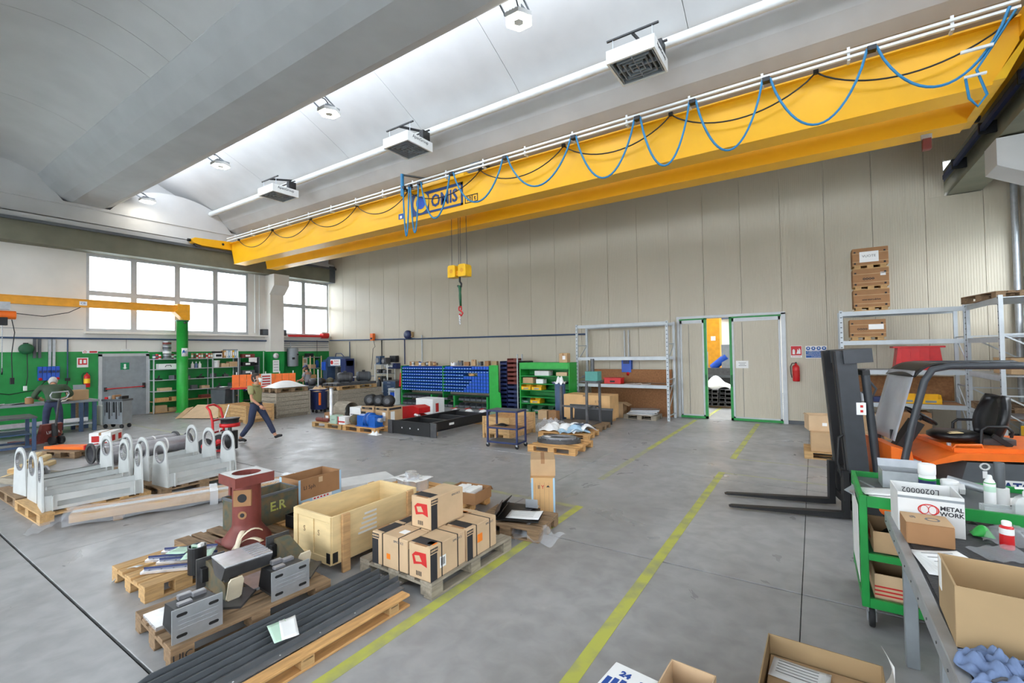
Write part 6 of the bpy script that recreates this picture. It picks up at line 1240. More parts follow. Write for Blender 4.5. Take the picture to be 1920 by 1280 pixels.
for x in (-9.2, -8.9, -8.6): MB().cyl((x, 8.6, .18), (x, 8.597, .18), .02).o('bolt_hole', 'white_matte', t)
B(-8.249, -8.24, 9.4, 9.6, .2, .26).o('name_tag', 'white', t)
t = thing('red_housing', 'red machine housing behind the brown cartons', 'machine', (-10.35, 10.2, 0)); MB().prism([(-.42, .1), (.42, .1), (.42, .22), (.15, .28), (.42, .34), (.42, .5), (.2, .56), (-.42, .5)], 'y', -.25, .25).o('housing', 'red', t); B(-.4, .4, -.25, .25, 0, .1).o('base', 'white', t); MB().cyl((.3, -.26, .3), (.5, -.3, .28), .05).o('spindle', 'bright_steel', t)
sz = (.8, .6, .56); t = carton('tall white carton with red lettering before the bin rack', (-11.4, 12.0, .0), 0, sz, 'white', None); decal(t, sz, 'f', (.1, .3, .1, .18), 'print_red', 'red_print'); decal(t, sz, 'f', (.1, .5, .3, .34), 'print_red', 'red_print'); decal(t, sz, 'r', (.15, .3, .1, .4), 'print_red', 'red_print')
for i in range(3): t = thing('pallet_bag', ('nearest', 'middle', 'farthest')[i]+' white and red bag behind the black frame', 'bag', (-9.95+.5*i, 11.65+.1*i, 0), .1*i, 'white and red bags'); MB().sheet(lambda u, v: ((u-.5)*.4, (v-.5)*.4, .01+.3*(math.sin(PI*u)*math.sin(PI*v))**.5), 10, 10).o('bag', 'white', t, solid=.006); MB().sheet(lambda u, v: (-.1+.12*u, (v-.5)*.3, .32+.0*u), 3, 3).o('stripe', 'print_red', t, solid=.004)
t = thing('white_film', 'crumpled white film on the floor by the orange pallet', 'film', (-9.8, 8.2, 0)); MB().sheet(lambda u, v: ((u-.5)*.35, (v-.5)*.2, .008+.08*math.sin(PI*u)*math.sin(PI*v)*(1+.5*math.sin(14*u+8*v))), 12, 10, False).o('film', 'white', t, solid=.003)
# ------------------------------------------------------------------ corner behind: band saw, shelf, cabinet
t = thing('band_saw', 'blue band saw machine with red and white name plate', 'saw', (-19.35, 14.0, 0))
B(-.9, .9, -.5, .5, 0, .85).o('base', 'blue_steel', t); B(-.85, -.55, -.25, .25, .85, 1.9).o('column', 'blue_steel', t); B(.55, .9, -.25, .25, .85, 1.95).o('column', 'blue_navy', t)
MB().prism([(-.85, 1.55), (.9, 1.6), (.9, 1.85), (.55, 2.05), (-.5, 2.05), (-.85, 1.8)], 'y', -.2, .2).o('arch', 'blue_steel', t); B(-.9, -.6, -.3, -.25, 1.4, 1.8).o('control_panel', 'blue', t)
pl = B(-.3, .45, -.215, -.2, 1.62, 1.92).o('name_plate', 'white', t); MB().cyl((-.18, -.216, 1.77), (-.18, -.222, 1.77), .1, 20).o('emblem', 'print_red', pl); text('SEGATRICE', .11, 'print_red', pl, (.17, -.219, 1.83), FACE_Y, .001, sx=.7); text('A NASTRO', .11, 'print_red', pl, (.17, -.219, 1.7), FACE_Y, .001, sx=.7)
MB().tube([(-.2, 0, 2.05), (-.15, 0, 2.2), (.25, 0, 2.2), (.45, 0, 2.05)], .02).o('handle', 'blue_navy', t); B(-.1, .1, -.1, .1, .85, 1.55).o('vise_post', 'dark_steel', t); B(-.5, .5, -.3, .3, .85, .92).o('table', 'dark_steel', t)
t = thing('roller_bed', 'grey roller table in front of the band saw', 'table', (-17.6, 13.1, 0)); B(-.9, .9, -.4, .4, .72, .82).o('top', 'grey_dark', t)
for x in (-.8, .8): B(x-.05, x+.05, -.35, .35, 0, .72).o('leg_frame', 'grey_paint', t)
for k in range(8): MB().cyl((-.8+.22*k, -.36, .85), (-.8+.22*k, .36, .85), .035, 10).o('roller', 'steel', t)
t = thing('metal_shelf', 'light metal shelf with motors against the beige wall', 'shelf', (-16.65, 14.55, 0))
for x in (-.42, .42):
    for y in (-.22, .22): B(x-.02, x+.02, y-.02, y+.02, 0, 1.68).o('post', 'white_paint', t)
for z in (.4, .85, 1.25, 1.66): B(-.42, .42, -.22, .22, z-.03, z).o('shelf_board', 'zinc', t)
for i, (x, z, h, m_) in enumerate(((-.25, 1.665, .38, 'blue_steel'), (.15, 1.665, .3, 'dark_steel'), (-.2, 1.255, .18, 'black'), (.2, 1.255, .16, 'dark_steel'), (-.15, .855, .26, 'dark_steel'), (.22, .855, .2, 'black'))):
    q = thing('machine_part', ('blue device on top of the metal shelf', 'dark block on top of the metal shelf', 'black part on the upper board of the metal shelf', 'dark part on the upper board of the metal shelf', 'dark motor on the middle board of the metal shelf', 'black motor on the middle board of the metal shelf')[i], 'part_box', (-16.65+x, 14.5, z)); B(-.14, .14, -.14, .14, 0, h).o('body', m_, q); MB().cyl((0, -.14, h*.5), (0, -.2, h*.5), h*.3).o('front_boss', 'steel', q); q['category'] = 'machine part'
t = thing('drawer_cabinet', 'grey drawer cabinet beside the blue bin rack', 'cabinet', (-15.75, 14.4, 0)); B(-.45, .35, -.35, .35, 0, .95).o('body', 'grey_dark', t)
for k in range(6): dq = B(-.43, .33, -.37, -.35, .06+.145*k, .19+.145*k).o('drawer', 'blue_steel', t); B(-.15, .05, -.39, -.37, .12+.145*k, .14+.145*k).o('drawer_pull', 'zinc', dq)
t = thing('red_parts_rack', 'narrow red edged rack of small green bins', 'rack', (-15.1, 14.35, 0)); MB().prism([(-.2, .7), (-.05, .7), (-.05, 1.3), (-.12, 1.3)], 'y', -.2, .0).o('red_guard', 'red', t); B(-.05, .2, -.2, .2, 0, 1.3).o('body', 'green_dark', t)
for k in range(5): B(-.04, .18, -.23, -.2, .6+.14*k, .68+.14*k).o('bin_front', 'yellow_jib', t)
t = thing('white_side_rack', 'small white and blue rack with bottles beside the bin rack', 'rack', (-15.0, 13.6, 0)); B(-.2, .2, -.15, .15, .6, .63).o('shelf', 'white_paint', t); B(-.2, .2, -.15, .15, .3, .33).o('shelf', 'white_paint', t)
for x in (-.2, .18): B(x, x+.03, -.15, .15, 0, .68).o('side', 'white_paint', t)
for k in range(3): B(-.14+.11*k, -.06+.11*k, -.1, .0, .33, .5).o('blue_box', 'blue', t)
t = thing('gas_bottle', 'black gas bottle beside the drawer cabinet', 'gas bottle', (-16.4, 14.0, 0)); MB().lathe([(.09, 0), (.1, .02), (.1, .85), (.05, .95), (.03, 1.0)], n=18).o('cylinder', 'black', t); MB().lathe([(.0, 1.0), (.04, 1.0), (.04, 1.08), (.0, 1.08)], n=10).o('valve', 'wood_orange', t)
# wall services on the back wall
MB().tube([(-21.3, 14.93, 2.9), (-15, 14.93, 2.8), (-6.65, 14.93, 2.72)], .03, 8).o('air_pipe', 'blue_steel'); tag(bpy.data.objects['air_pipe'], 'blue grey air pipe along the beige wall', 'pipe')
for i, (x, z0, m_) in enumerate(((-19.7, 1.2, 'blue_steel'), (-15.75, 1.65, 'blue_navy'), (-14.65, 1.65, 'zinc'), (-17.3, 1.3, 'black'), (-9.9, 2.75, 'zinc'), (-12.4, 2.76, 'zinc'))):
    if z0 < 2: o = MB().cyl((x, 14.94, z0), (x, 14.94, 2.95 if i == 2 else 2.8), .025, 8).o('drop_pipe', m_); tag(o, ('pale blue drop pipe by the band saw', 'navy drop pipe at the start of the bin rack', 'grey drop pipe behind the bin rack', 'black drop pipe beside the wall box')[i], 'pipe')
t = thing('hose_reel', 'dark blue hose reel on the beige wall', 'hose reel', (-15.45, 14.9, 3.0)); MB().lathe([(.05, -.12), (.18, -.12), (.2, -.08), (.2, .04), (.16, .08), (.05, .08)], n=22, ax='y').o('drum', 'blue_navy', t); B(.1, .26, -.02, .08, -.12, .12).o('bracket', 'kraft', t); MB().cyl((0, -.121, 0), (0, -.125, 0), .06).o('hub', 'blue_steel', t)
t = thing('orange_socket', 'orange wall hook box above the metal shelf', 'wall box', (-17.87, 14.9, 2.8)); B(-.1, .1, -.1, .05, 0, .34).o('body', 'orange', t); MB().tube([(.1, -.05, 0), (.2, -.05, -.3), (.05, -.05, -.4), (0, -.05, -.9), (-.08, -.05, -1.4)], .012).o('cable', 'black', t); B(-.06, .06, -.12, -.1, .05, .14).o('plug_face', 'black', t)
t = thing('wall_blower', 'dark grey wall unit with round white filters', 'wall unit', (-16.55, 14.85, 1.5)); B(.0, .4, -.1, .1, .25, .55).o('grille', 'black', t); B(-.1, .5, -.15, .1, -.05, .2).o('lower_box', 'blue_navy', t)
for k in range(3): MB().cyl((-.3+.2*k, -.05, .1), (-.15+.2*k, -.05, .1), .13, 18).o('filter', 'white', t)
t = thing('red_hoist', 'red chain hoist on a beam in the window corner', 'hoist', (-21.15, 14.2, 2.95)); MB().cyl((-.1, .2, .2), (-.1, .55, .2), .16, 16).o('motor', 'red', t); B(-.15, .0, -1.6, .3, .1, .2).o('beam', 'red', t); B(-.2, 0, .15, .55, .3, .38).o('cover', 'white', t)
for i in range(3): o = MB().cyl((-21.42, 12.4, 2.75-.11*i), (-21.42, 14.9, 2.75-.11*i), .018, 8).o('conduit_pipe', 'zinc'); tag(o, ('upper', 'middle', 'lower')[i]+' grey conduit under the corner window', 'conduit', 'conduits under the corner window')
# ------------------------------------------------------------------ green pillar jib crane
J = thing('jib_crane', 'green pillar jib crane with yellow arm along the window wall', 'jib crane', (-20.76, 7.95, 0))
MB().lathe([(.24, 0), (.24, .03), (.19, .03), (.19, 3.55), (.2, 3.55)], n=28).o('pillar', 'green_light', J); MB().lathe([(.1, 3.55), (.22, 3.55), (.22, 3.6), (.1, 3.6)], n=24).o('top_plate', 'green_dark', J)
MB().prism([(.2, 3.6), (.2, 4.22), (-.22, 4.22), (-.22, 4.0), (-.32, 3.9), (.0, 3.6)], 'x', -.18, .18).o('head_bracket', 'yellow_jib', J)
MB().box(-.09, .09, -5.6, .2, 4.14, 4.17).box(-.09, .09, -5.6, .2, 3.9, 3.93).box(-.06, .06, -5.6, .2, 3.93, 4.14).o('arm', 'yellow_jib', J)
B(.06, .065, -3.05, -2.85, 3.96, 4.1).o('rating_plate', 'white', J); text('CB', .1, 'sign_blue', J, (.067, -2.95, 4.03), FACE_X, .001)
q = MB().sheet(lambda u, v: (.193*math.cos(-.5+1.3*u), .193*math.sin(-.5+1.3*u), 2.18+.32*v), 8, 2).o('logo_sheet', 'white', J, solid=.002)
MB().sheet(lambda u, v: (.1955*math.cos(-.35+.45*u), .1955*math.sin(-.35+.45*u), 2.27+.1*v+.06*math.sin(PI*u)), 6, 2).o('logo_swoosh', 'sign_blue', J)
text('fi', .16, 'sign_blue', J, (.197, .06, 2.34), FACE_X, .001); MB().box(.18, .3, -.03, .03, 3.46, 3.52).o('end_stop', 'black', J)
H_ = thing('chain_hoist', 'orange electric chain hoist hanging from the jib arm', 'hoist', (-20.76, 3.15, 3.9)); B(-.12, .12, -.15, .15, -.2, .04).o('trolley', 'zinc', H_); MB().cyl((-.0, -.25, -.36), (0, .28, -.36), .13, 16).o('body', 'orange', H_); B(-.1, .1, -.12, .1, -.68, -.42).o('chain_bag', 'black', H_)
for k in range(30): B(-.012+.006*(k % 2), .012+.006*(k % 2), -.012, .012, -2.0+.044*k, -1.965+.044*k).o('chain_link', 'zinc', H_)
MB().tube([(0, .2, -.5), (.02, .26, -.9), (.0, .2, -1.6), (0, .22, -2.3)], .012).o('pendant_cable', 'black', H_); B(-.04, .04, .17, .26, -2.5, -2.3).o('pendant', 'black', H_); MB().tube([(0, 0, -2.0), (.04, 0, -2.1), (0, 0, -2.18), (-.04, 0, -2.1)], .018).o('hook', 'dark_steel', H_)
MB().tube([(0, .3, -.3), (0, .9, -.36), (0, 1.5, -.2), (0, 1.8, .0)], .012).o('feed_cable', 'black', H_)
# ------------------------------------------------------------------ wall shelving left
SH = thing('supply_shelving', 'grey steel shelving on the green wall filled with supplies', 'shelving', (-21.23, 8.6, 0))
for y in (-1.5, .55, 1.57):
    for x in (-.22, .22): B(x-.02, x+.02, y-.02, y+.02, 0, 2.1).o('post', 'rack_grey', SH)
for z in (.05, .46, .85, 1.28, 1.7, 2.09): B(-.24, .24, -1.5, 1.57, z-.03, z).o('shelf_board', 'rack_grey' if z > .5 else 'wood', SH)
SD = thing('dark_shelving', 'dark steel shelving with boxes at the end of the green wall', 'shelving', (-21.2, 10.65, 0))
for y in (-.42, .42): B(-.22, .22, y-.02, y+.02, 0, 2.1).o('side_panel', 'grey_dark', SD)
for z in (.2, .62, 1.0, 1.36, 1.72, 2.08): B(-.22, .22, -.42, .42, z-.02, z).o('shelf_board', 'grey_dark', SD)
rng = random.Random(11); ordn = ('first', 'second', 'third', 'fourth', 'fifth', 'sixth', 'seventh', 'eighth', 'ninth', 'tenth', 'eleventh', 'twelfth')
def can(label, y, z, r, h, m, band, grp, x=-21.1):
    t = thing('paint_can', label, 'can', (x, y, z+.001), 0, grp); MB().lathe([(r*.9, 0), (r, .005), (r, h-.01), (r*.95, h)], n=14).o('body', m, t); MB().lathe([(r*1.01, h*.25), (r*1.01, h*.7)], n=14).o('label_band', band, t); MB().lathe([(0, h), (r*.85, h), (r*.85, h+.008), (0, h+.008)], n=12).o('lid', 'zinc', t)
for k in range(4): can(('lowest', 'second', 'third', 'top')[k]+' large can of the stack on the shelf top', 7.56, 2.09+.175*k, .14, .165, 'zinc', ('grey_dark', 'white', 'grey_dark', 'red_dark')[k], 'stacked large cans')
for k in range(5): can(ordn[k]+' small can counted from the door on the shelf top', 7.14+.1*(k % 3)*.9+(.6 if k > 2 else 0), 2.09, .05, .16+.03*(k % 2), ('blue_steel', 'red', 'white', 'red_dark', 'white_matte')[k], ('white', 'grey_dark', 'red', 'white', 'green')[k], 'small cans on the shelf top')
for k in range(9): can(ordn[k]+' spray can to the right of the green pillar', 8.42+.09*k, 2.09, .035, .2, ('wood', 'red_dark', 'white', 'red')[k % 4], ('white', 'green_dark', 'print_red', 'white')[k % 4], 'spray cans on the shelf top', -21.08)
for k in range(7):
    t = thing('ring_binder', ordn[k]+' ring binder in the row on the shelf top', 'binder', (-21.12, 9.62+.085*k, 2.091), 0, 'ring binders'); m_ = ('wood_orange', 'white', 'tape_blue', 'white', 'yellow', 'tape_blue', 'white')[k]; B(-.14, .14, -.035, .035, 0, .31).o('cover', m_, t); B(.14, .142, -.022, .022, .1, .24, .0005).o('spine_label', 'paper', t); MB().cyl((.14, 0, .05), (.1425, 0, .05), .014, 10).o('finger_hole', 'print', t)
t = carton('white appliance box on the binders end of the shelf top', (-21.15, 9.38, 2.091), 0, (.3, .28, .2), 'white', None); decal(t, (.3, .28, .2), 'r', (.03, .25, .05, .15), 'print', 'print_panel'); t = carton('dark flat box lying on the white appliance box', (-21.15, 9.38, 2.293), .1, (.26, .3, .08), 'black', None); t = carton('grey flat box lying on the ring binders', (-21.12, 9.9, 2.403), 0, (.26, .5, .05), 'grey_paint', None)
t = thing('white_toolcase', 'white plastic case on the upper shelf by the door', 'case', (-21.1, 7.55, 1.701)); B(-.14, .14, -.3, .3, 0, .2).o('body', 'white', t); MB().tube([(.145, -.1, .08), (.17, -.08, .14), (.17, .08, .14), (.145, .1, .08)], .012).o('handle', 'black', t)
t = thing('white_bucket', 'white bucket on the upper shelf', 'bucket', (-21.13, 9.33, 1.701)); MB().lathe([(.12, 0), (.14, .27), (.15, .28), (.13, .29)], n=20).o('body', 'white', t); MB().tube([(.0, -.145, .25), (.12, -.08, .2), (.12, .08, .2), (0, .145, .25)], .006).o('handle', 'zinc', t)
for k in range(3): bottle(ordn[k]+' squeeze bottle on the upper shelf beside the pillar', (-21.05, 8.42+.13*k, 1.701), [(.05, 0), (.055, .01), (.055, .16), (.02, .2)], ('white', 'cloth_blue', 'white')[k], ([(.02, .2), (.015, .25), (.01, .26)], 'white'), group='squeeze bottles')
for k, (y, w, h, z, m_) in enumerate(((9.65, .3, .16, 1.701, 'cardboard_light'), (9.98, .32, .22, 1.701, 'cardboard'), (8.9, .28, .12, .851, 'cardboard_light'), (7.5, .4, .12, .851, 'cardboard_light'), (7.35, .38, .25, .051, 'cardboard'), (9.5, .3, .14, .461, 'red_dark'), (7.9, .4, .14, .461, 'wood_orange'), (7.4, .4, .13, .461, 'wood_orange'), (8.9, .35, .13, .461, 'red_dark'), (7.75, .3, .14, .051, 'kraft'))):
    carton(('pale open tray box', 'brown carton', 'flat pale box', 'flat pink box by the door', 'brown carton', 'dark red box', 'tan parts box', 'tan parts box', 'dark red parts box', 'tan bundle')[k]+' on the '+{1.701: 'upper', .851: 'third', .461: 'lower', .051: 'bottom'}[z]+' wall shelf, '+('beside the binder column', 'under the ring binders', 'right of the pillar', 'near the door post', 'near the door post', 'far end', 'left of the pillar', 'next to the door post', 'right of the pillar', 'left of the pillar')[k], (-21.17, y, z), 0, (.3, w, h), m_)
for k in range(12):
    y = 7.3+.24*k; z = (1.281, .851)[k % 2]; 
    if .851 == z and k in (1, 7): continue
    t = thing('machine_part', ordn[k]+' dark tool counted along the middle wall shelves', 'tool part', (-21.14, y, z), .3*k, 'dark tools on the wall shelves'); B(-.11, .11, -.09, .09, 0, .06+.05*(k % 3)).o('body', ('black', 'dark_steel', 'grey_dark')[k % 3], t); MB().cyl((-.05, 0, .06), (.06, 0, .16), .03, 10).o('knob', 'dark_steel', t)
for k, (z, m_) in enumerate(((2.081, 'red_dark'), (1.721, 'black'), (1.361, 'grey_dark'), (1.001, 'orange'), (.621, 'blue_navy'))): t = carton('box on the '+('top', 'second', 'third', 'fourth', 'fifth')[k]+' board of the dark shelving', (-21.1, 10.6, z), 0, (.3, .5, .16), m_, None); decal(t, (.3, .5, .16), 'r', (.1, .3, .04, .12), 'paper', 'label')
paper_ = B(-20.98, -20.97, 10.6, 10.95, 1.85, 2.08, .001).o('white_notice', 'paper'); tag(paper_, 'white notice hanging on the dark shelving', 'notice')
# ------------------------------------------------------------------ services on the green wall
MB().tube([(XL+.1, -4, 2.87), (XL+.1, 6, 2.86), (XL+.1, 14.9, 2.84)], .03, 8).o('air_pipe', 'blue_steel'); tag(bpy.data.objects['air_pipe.001'], 'blue grey air pipe along the green wall', 'pipe')
t = thing('hose_reel', 'dark green hose reel on the wall above the bench', 'hose reel', (XL+.16, 3.77, 2.5)); MB().lathe([(.06, -.12), (.16, -.12), (.17, -.1), (.17, .1), (.16, .12), (.06, .12)], n=20, ax='x').o('drum', 'green_dark', t); B(-.16, .0, -.05, .05, -.05, .2).o('bracket', 'black', t); MB().tube([(0, .02, -.15), (.02, .03, -.9), (.0, .0, -1.2)], .012).o('hose', 'black', t); B(-.04, .04, -.06, .02, -1.35, -1.2).o('plug', 'white', t)
for i, y in enumerate((3.98, 4.1, 4.34, 4.44)): o = MB().box(XL+.02, XL+.07, y-.035, y+.035, 2.2 if i < 2 else 1.92, 2.88).o('wall_conduit', 'grey_dark' if i < 2 else 'zinc'); tag(o, ('first dark', 'second dark', 'first pale', 'second pale')[i]+' vertical conduit above the blue sockets', 'conduit')
t = thing('socket_bank', 'row of blue power sockets on the green wall', 'sockets', (XL, 4.05, 1.45))
for k in range(5):
    b = B(.01, .14, .005+.105*k, .1+.105*k, 0, .46).o('socket', 'blue', t); B(.14, .16, .015+.105*k, .09+.105*k, .25, .33).o('cover', 'blue_navy', b); 
    if k in (0, 3, 4): MB().cyl((.14, .05+.105*k, .06), (.17, .05+.105*k, .04), .045, 14).o('plug', 'red', b)
MB().tube([(XL+.1, 4.3, 1.5), (XL+.12, 4.0, 1.15), (XL+.12, 3.4, 1.05), (XL+.1, 2.8, 1.2)], .014).o('wall_cable', 'black'); tag(bpy.data.objects['wall_cable'], 'black cable sagging across the green wall', 'cable')
o = MB().cyl((XL+.06, 4.78, 1.5), (XL+.06, 4.78, 2.86), .02, 8).o('drop_pipe', 'blue_steel'); tag(o, 'teal drop pipe beside the fire extinguisher', 'pipe')
t = thing('air_coupling', 'black air coupling with hanging hose on the drop pipe', 'coupling', (XL+.07, 4.78, 1.4)); B(-.04, .04, -.06, .06, 0, .1).o('body', 'black', t); MB().tube([(0, 0, 0), (0, -.05, -.4), (.03, .02, -.8)], .014).o('hose', 'black', t)
def lsign(nm, label, y, z, w, h, m): t = thing(nm, label, 'sign', (XL+.012, y, z)); B(-.004, .004, -w/2, w/2, -h/2, h/2, .001).o('plate', m, t); return t
t = lsign('extinguisher_sign', 'red and white fire extinguisher sign on the green wall', 5.18, 2.02, .3, .34, 'white'); B(.004, .006, -.12, .12, -.08, .14, .0005).o('red_field', 'sign_red', t); B(.006, .008, -.08, -.02, -.04, .1, .0005).o('bottle_symbol', 'white', t); B(.006, .008, .02, .09, -.03, .09, .0005).o('flame_symbol', 'white', t)
t = lsign('no_smoking_sign', 'narrow white and red sign above the green wall', 5.38, 2.39, .42, .1, 'white'); B(.004, .006, -.02, .19, -.03, .03, .0005).o('red_text', 'sign_red', t); MB().ring([(-.14+.04*math.cos(a), .04*math.sin(a)) for a in [i*.35 for i in range(18)]], [(-.14+.025*math.cos(a), .025*math.sin(a)) for a in [i*.35 for i in range(18)]], 'x', .004, .006).o('ban_circle', 'sign_red', t)
t = lsign('exit_light', 'white emergency light above the grey door', 6.4, 2.45, .26, .08, 'white'); B(.004, .02, -.11, .11, -.03, .03).o('lens', 'white_matte', t); MB().cyl((.01, 0, .04), (.01, 0, .4), .006, 6).o('lead', 'black', t)
t = lsign('exit_sign', 'green emergency exit sign on the grey door', 6.35, 1.85, .26, .26, 'sign_green'); t.location.x = XL+.062; MB().box(.004, .006, -.03, .03, -.06, .08).o('door_symbol', 'white', t); MB().prism([(-.07, -.06), (.07, -.06), (0, -.11)], 'x', .004, .006).o('arrow', 'white', t)
extinguisher('red fire extinguisher with yellow label on the green wall', (XL+.12, 5.27, 1.15), PI/2, 'red', 'sign_yellow')
t = thing('wall_clock', 'round white wall clock on the green column', 'clock', (XL+.47, 11.85, 2.14)); MB().lathe([(.02, -.012), (.13, -.012), (.14, 0), (.14, .03), (.12, .03)], n=28, ax='x').o('case', 'grey_paint', t); MB().lathe([(0, .03), (.12, .03), (.12, .034), (0, .034)], n=28, ax='x').o('dial', 'white', t); MB().beam((.037, 0, 0), (.037, .06, .05), .008, .008).o('hour_hand', 'print', t); MB().beam((.037, 0, 0), (.037, .0, .1), .006, .006).o('minute_hand', 'print', t)
o = B(XL+.457, XL+.462, 11.72, 12.02, 1.36, 1.94, .001).o('column_notice', 'paper'); tag(o, 'tall white notice on the green column', 'notice')
for k in range(4): B(XL+.462, XL+.464, 11.76, 11.98, 1.85-.13*k, 1.87-.13*k, .0005).o('text_line', 'print_grey', o)
o = B(XL+.008, XL+.013, 13.5, 13.75, 1.6, 2.0, .001).o('wall_notice', 'paper'); tag(o, 'pink printed notice on the green wall in the corner', 'notice'); B(XL+.013, XL+.014, 13.54, 13.7, 1.75, 1.95, .0003).o('print_block', 'cardboard_light', o)
t = thing('wall_boiler', 'grey cylindrical boiler on the green corner wall', 'boiler', (XL+.28, 12.8, 1.6)); MB().lathe([(.1, 0), (.24, .02), (.25, .06), (.25, .86), (.22, .9), (.1, .92)], n=24).o('tank', 'grey_paint', t); B(.2, .28, -.15, -.05, .35, .45).o('valve', 'black', t); B(.2, .28, .08, .16, .55, .62).o('valve', 'black', t); MB().cyl((0, -.1, .9), (0, -.1, 1.2), .02).o('pipe', 'zinc', t)
for i, y in enumerate((11.5, 12.36)): t = thing('black_loudspeaker', ('dark speaker box on the ledge left of the column', 'dark speaker box on the ledge right of the column')[i], 'speaker', (XL+.14, y, 3.1), 0, 'dark speaker boxes'); B(-.12, .12, -.15, .15, 0, .28).o('box', 'black', t); B(.12, .125, -.13, .13, .02, .26, .001).o('grille', 'grey_dark', t)
o = MB().cyl((XL+.1, 11.1, 3.2), (XL+.1, 11.1, 5.9), .025, 8).o('conduit_pipe', 'white_paint'); tag(o, 'white vertical conduit beside the wide window', 'conduit'); o = MB().cyl((XL+.1, 11.3, 3.1), (XL+.1, 11.3, 5.9), .02, 8).o('conduit_pipe', 'white_paint'); tag(o, 'thin white vertical conduit next to the column', 'conduit')
MB().cyl((-20.9, 11.2, 0), (-21.15, 11.35, 2.34), .02, 8).o('leaning_pole', 'pale_green'); tag(bpy.data.objects['leaning_pole'], 'pale pole leaning against the green wall by the column', 'pole')
# ------------------------------------------------------------------ left bench, tool cart, pallet jack
t = thing('long_workbench', 'long blue legged workbench along the green wall', 'workbench', (-18.55, 2.6, 0)); B(-.45, .45, -3.5, 2.15, .86, .92).o('top', 'grey_paint', t)
for y in (2.05, 1.75, -.6, -2.5):
    for x in (-.38, .38): B(x-.045, x+.045, y-.045, y+.045, 0, .86).o('leg', 'blue_steel', t)
B(-.4, .4, -3.4, 2.0, .2, .24).o('lower_shelf', 'zinc', t); B(.36, .42, -3.4, 1.9, .3, .42).o('long_beam', 'bright_steel', t)
carton('tan carton on the end of the long workbench', (-18.5, 4.35, .922), .2, (.32, .4, .3), 'cardboard')
for i, (x, y) in enumerate(((-18.3, 2.6), (-18.4, 3.1), (-18.5, 4.0), (-18.2, 3.9))): paper(('white sheets at the near end of the long bench', 'crumpled white paper left of the stooping man', 'white sheets right of the stooping man', 'curled sheet in front of the tan carton')[i], (x, y, .923), .4*i, .3, .42, curl=.06)
t = thing('white_block', 'white square block on the long workbench', 'block', (-18.3, 2.25, .922)); B(-.1, .1, -.12, .12, 0, .2).o('body', 'white', t); B(-.06, .06, -.08, .08, .2, .21).o('cap', 'grey_paint', t)
t = thing('brown_tin', 'small brown tin on the long workbench', 'tin', (-18.3, 3.3, .922)); MB().lathe([(.09, 0), (.09, .16), (.08, .17)], n=14).o('body', 'cardboard_dark', t); MB().lathe([(0, .17), (.06, .17), (.06, .19), (0, .19)], n=12).o('lid', 'zinc', t)
t = thing('leaning_board', 'grey metal plate leaning on the green wall above the bench', 'plate', (-19.5, 4.7, .0)); MB().at((0, 0, .92), (0, -.25, 0)).box(-.02, .0, -.2, .1, 0, .42).o('plate', 'grey_paint', t); B(-.2, .2, -.2, .1, .0, .92).o('support', 'wood_old', t)
t = carton('white cabinet box with lettering under the bench end', (-19.4, 5.4, 0), 0, (.5, .62, .62), 'white_matte', None); text('LUCE', .08, 'print_grey', t, (.252, -.1, .46), FACE_X, .001); text('MAGAZZINO', .08, 'print_grey', t, (.252, 0, .36), FACE_X, .001, sx=.7)
t = thing('tool_cart', 'grey metal tool cart with tools hanging on its side', 'tool cart', (-18.0, 5.15, 0), .46)
B(-.34, .34, -.16, .16, .14, .84).o('cabinet', 'grey_paint', t); B(-.36, .36, -.18, .18, .84, .9).o('tray', 'grey_dark', t)
for x in (-.28, .28):
    for y in (-.12, .12): MB().lathe([(.02, -.02), (.06, -.02), (.065, 0), (.06, .02), (.02, .02)], (x, y, .07), 14, 'y').o('caster', 'rubber', t); 
for k in range(8): MB().beam((.3-.08*k, -.175, .82), (.31-.08*k, -.18, .5-.1*(k % 3)), .035, .02).o('hanging_tool', ('black', 'steel', 'dark_steel')[k % 3], t)
for k in range(5): B(-.32+.13*k, -.23+.13*k, -.12, .1, .9, .96+.03*(k % 3)).o('tool_tin', ('red', 'zinc', 'cardboard_dark', 'grey_paint', 'black')[k], t)
t = thing('pallet_jack', 'dark red hand pallet jack with worn handle', 'pallet jack', (-16.2, 3.35, 0), math.radians(200))
for s in (-1, 1): MB().prism([(.1, .1), (1.15, .06), (1.15, .02), (.1, .04)], 'y', s*.19-.07, s*.19+.07).o('fork', 'red_dark', t)
MB().prism([(.1, .06), (.02, .5), (.1, .52), (.25, .1)], 'y', -.22, .22).o('body_plate', 'red_dark', t); ftx = text('LIFTER', .1, 'white', t, (.0, 0, .3), (PI/2-.3, 0, -PI/2), .001)
for s in (-1, 1): MB().lathe([(.03, -.04), (.1, -.04), (.1, .04), (.03, .04)], (-.12, s*.09, .1), 18, 'y').o('steer_wheel', 'rubber', t); 
MB().cyl((-.06, 0, .2), (-.04, 0, .52), .06).o('pump', 'black', t); MB().cyl((-.06, 0, .35), (-.2, 0, 1.15), .025).o('tiller', 'dark_steel', t); MB().tube([(-.2, 0, 1.12), (-.2, -.16, 1.16), (-.22, -.2, 1.25), (-.23, -.17, 1.32), (-.23, .17, 1.32), (-.22, .2, 1.25), (-.2, .16, 1.16), (-.2, 0, 1.12)], .018).o('handle_loop', 'zinc', t)
t = thing('steel_frame_table', 'blue steel frame table at the edge of the frame', 'table', (-16.0, 1.75, 0), -.05)
for x in (-.45, .45):
    for y in (-1.1, 1.15): B(x-.035, x+.035, y-.035, y+.035, 0, .76).o('leg', 'blue_steel', t)
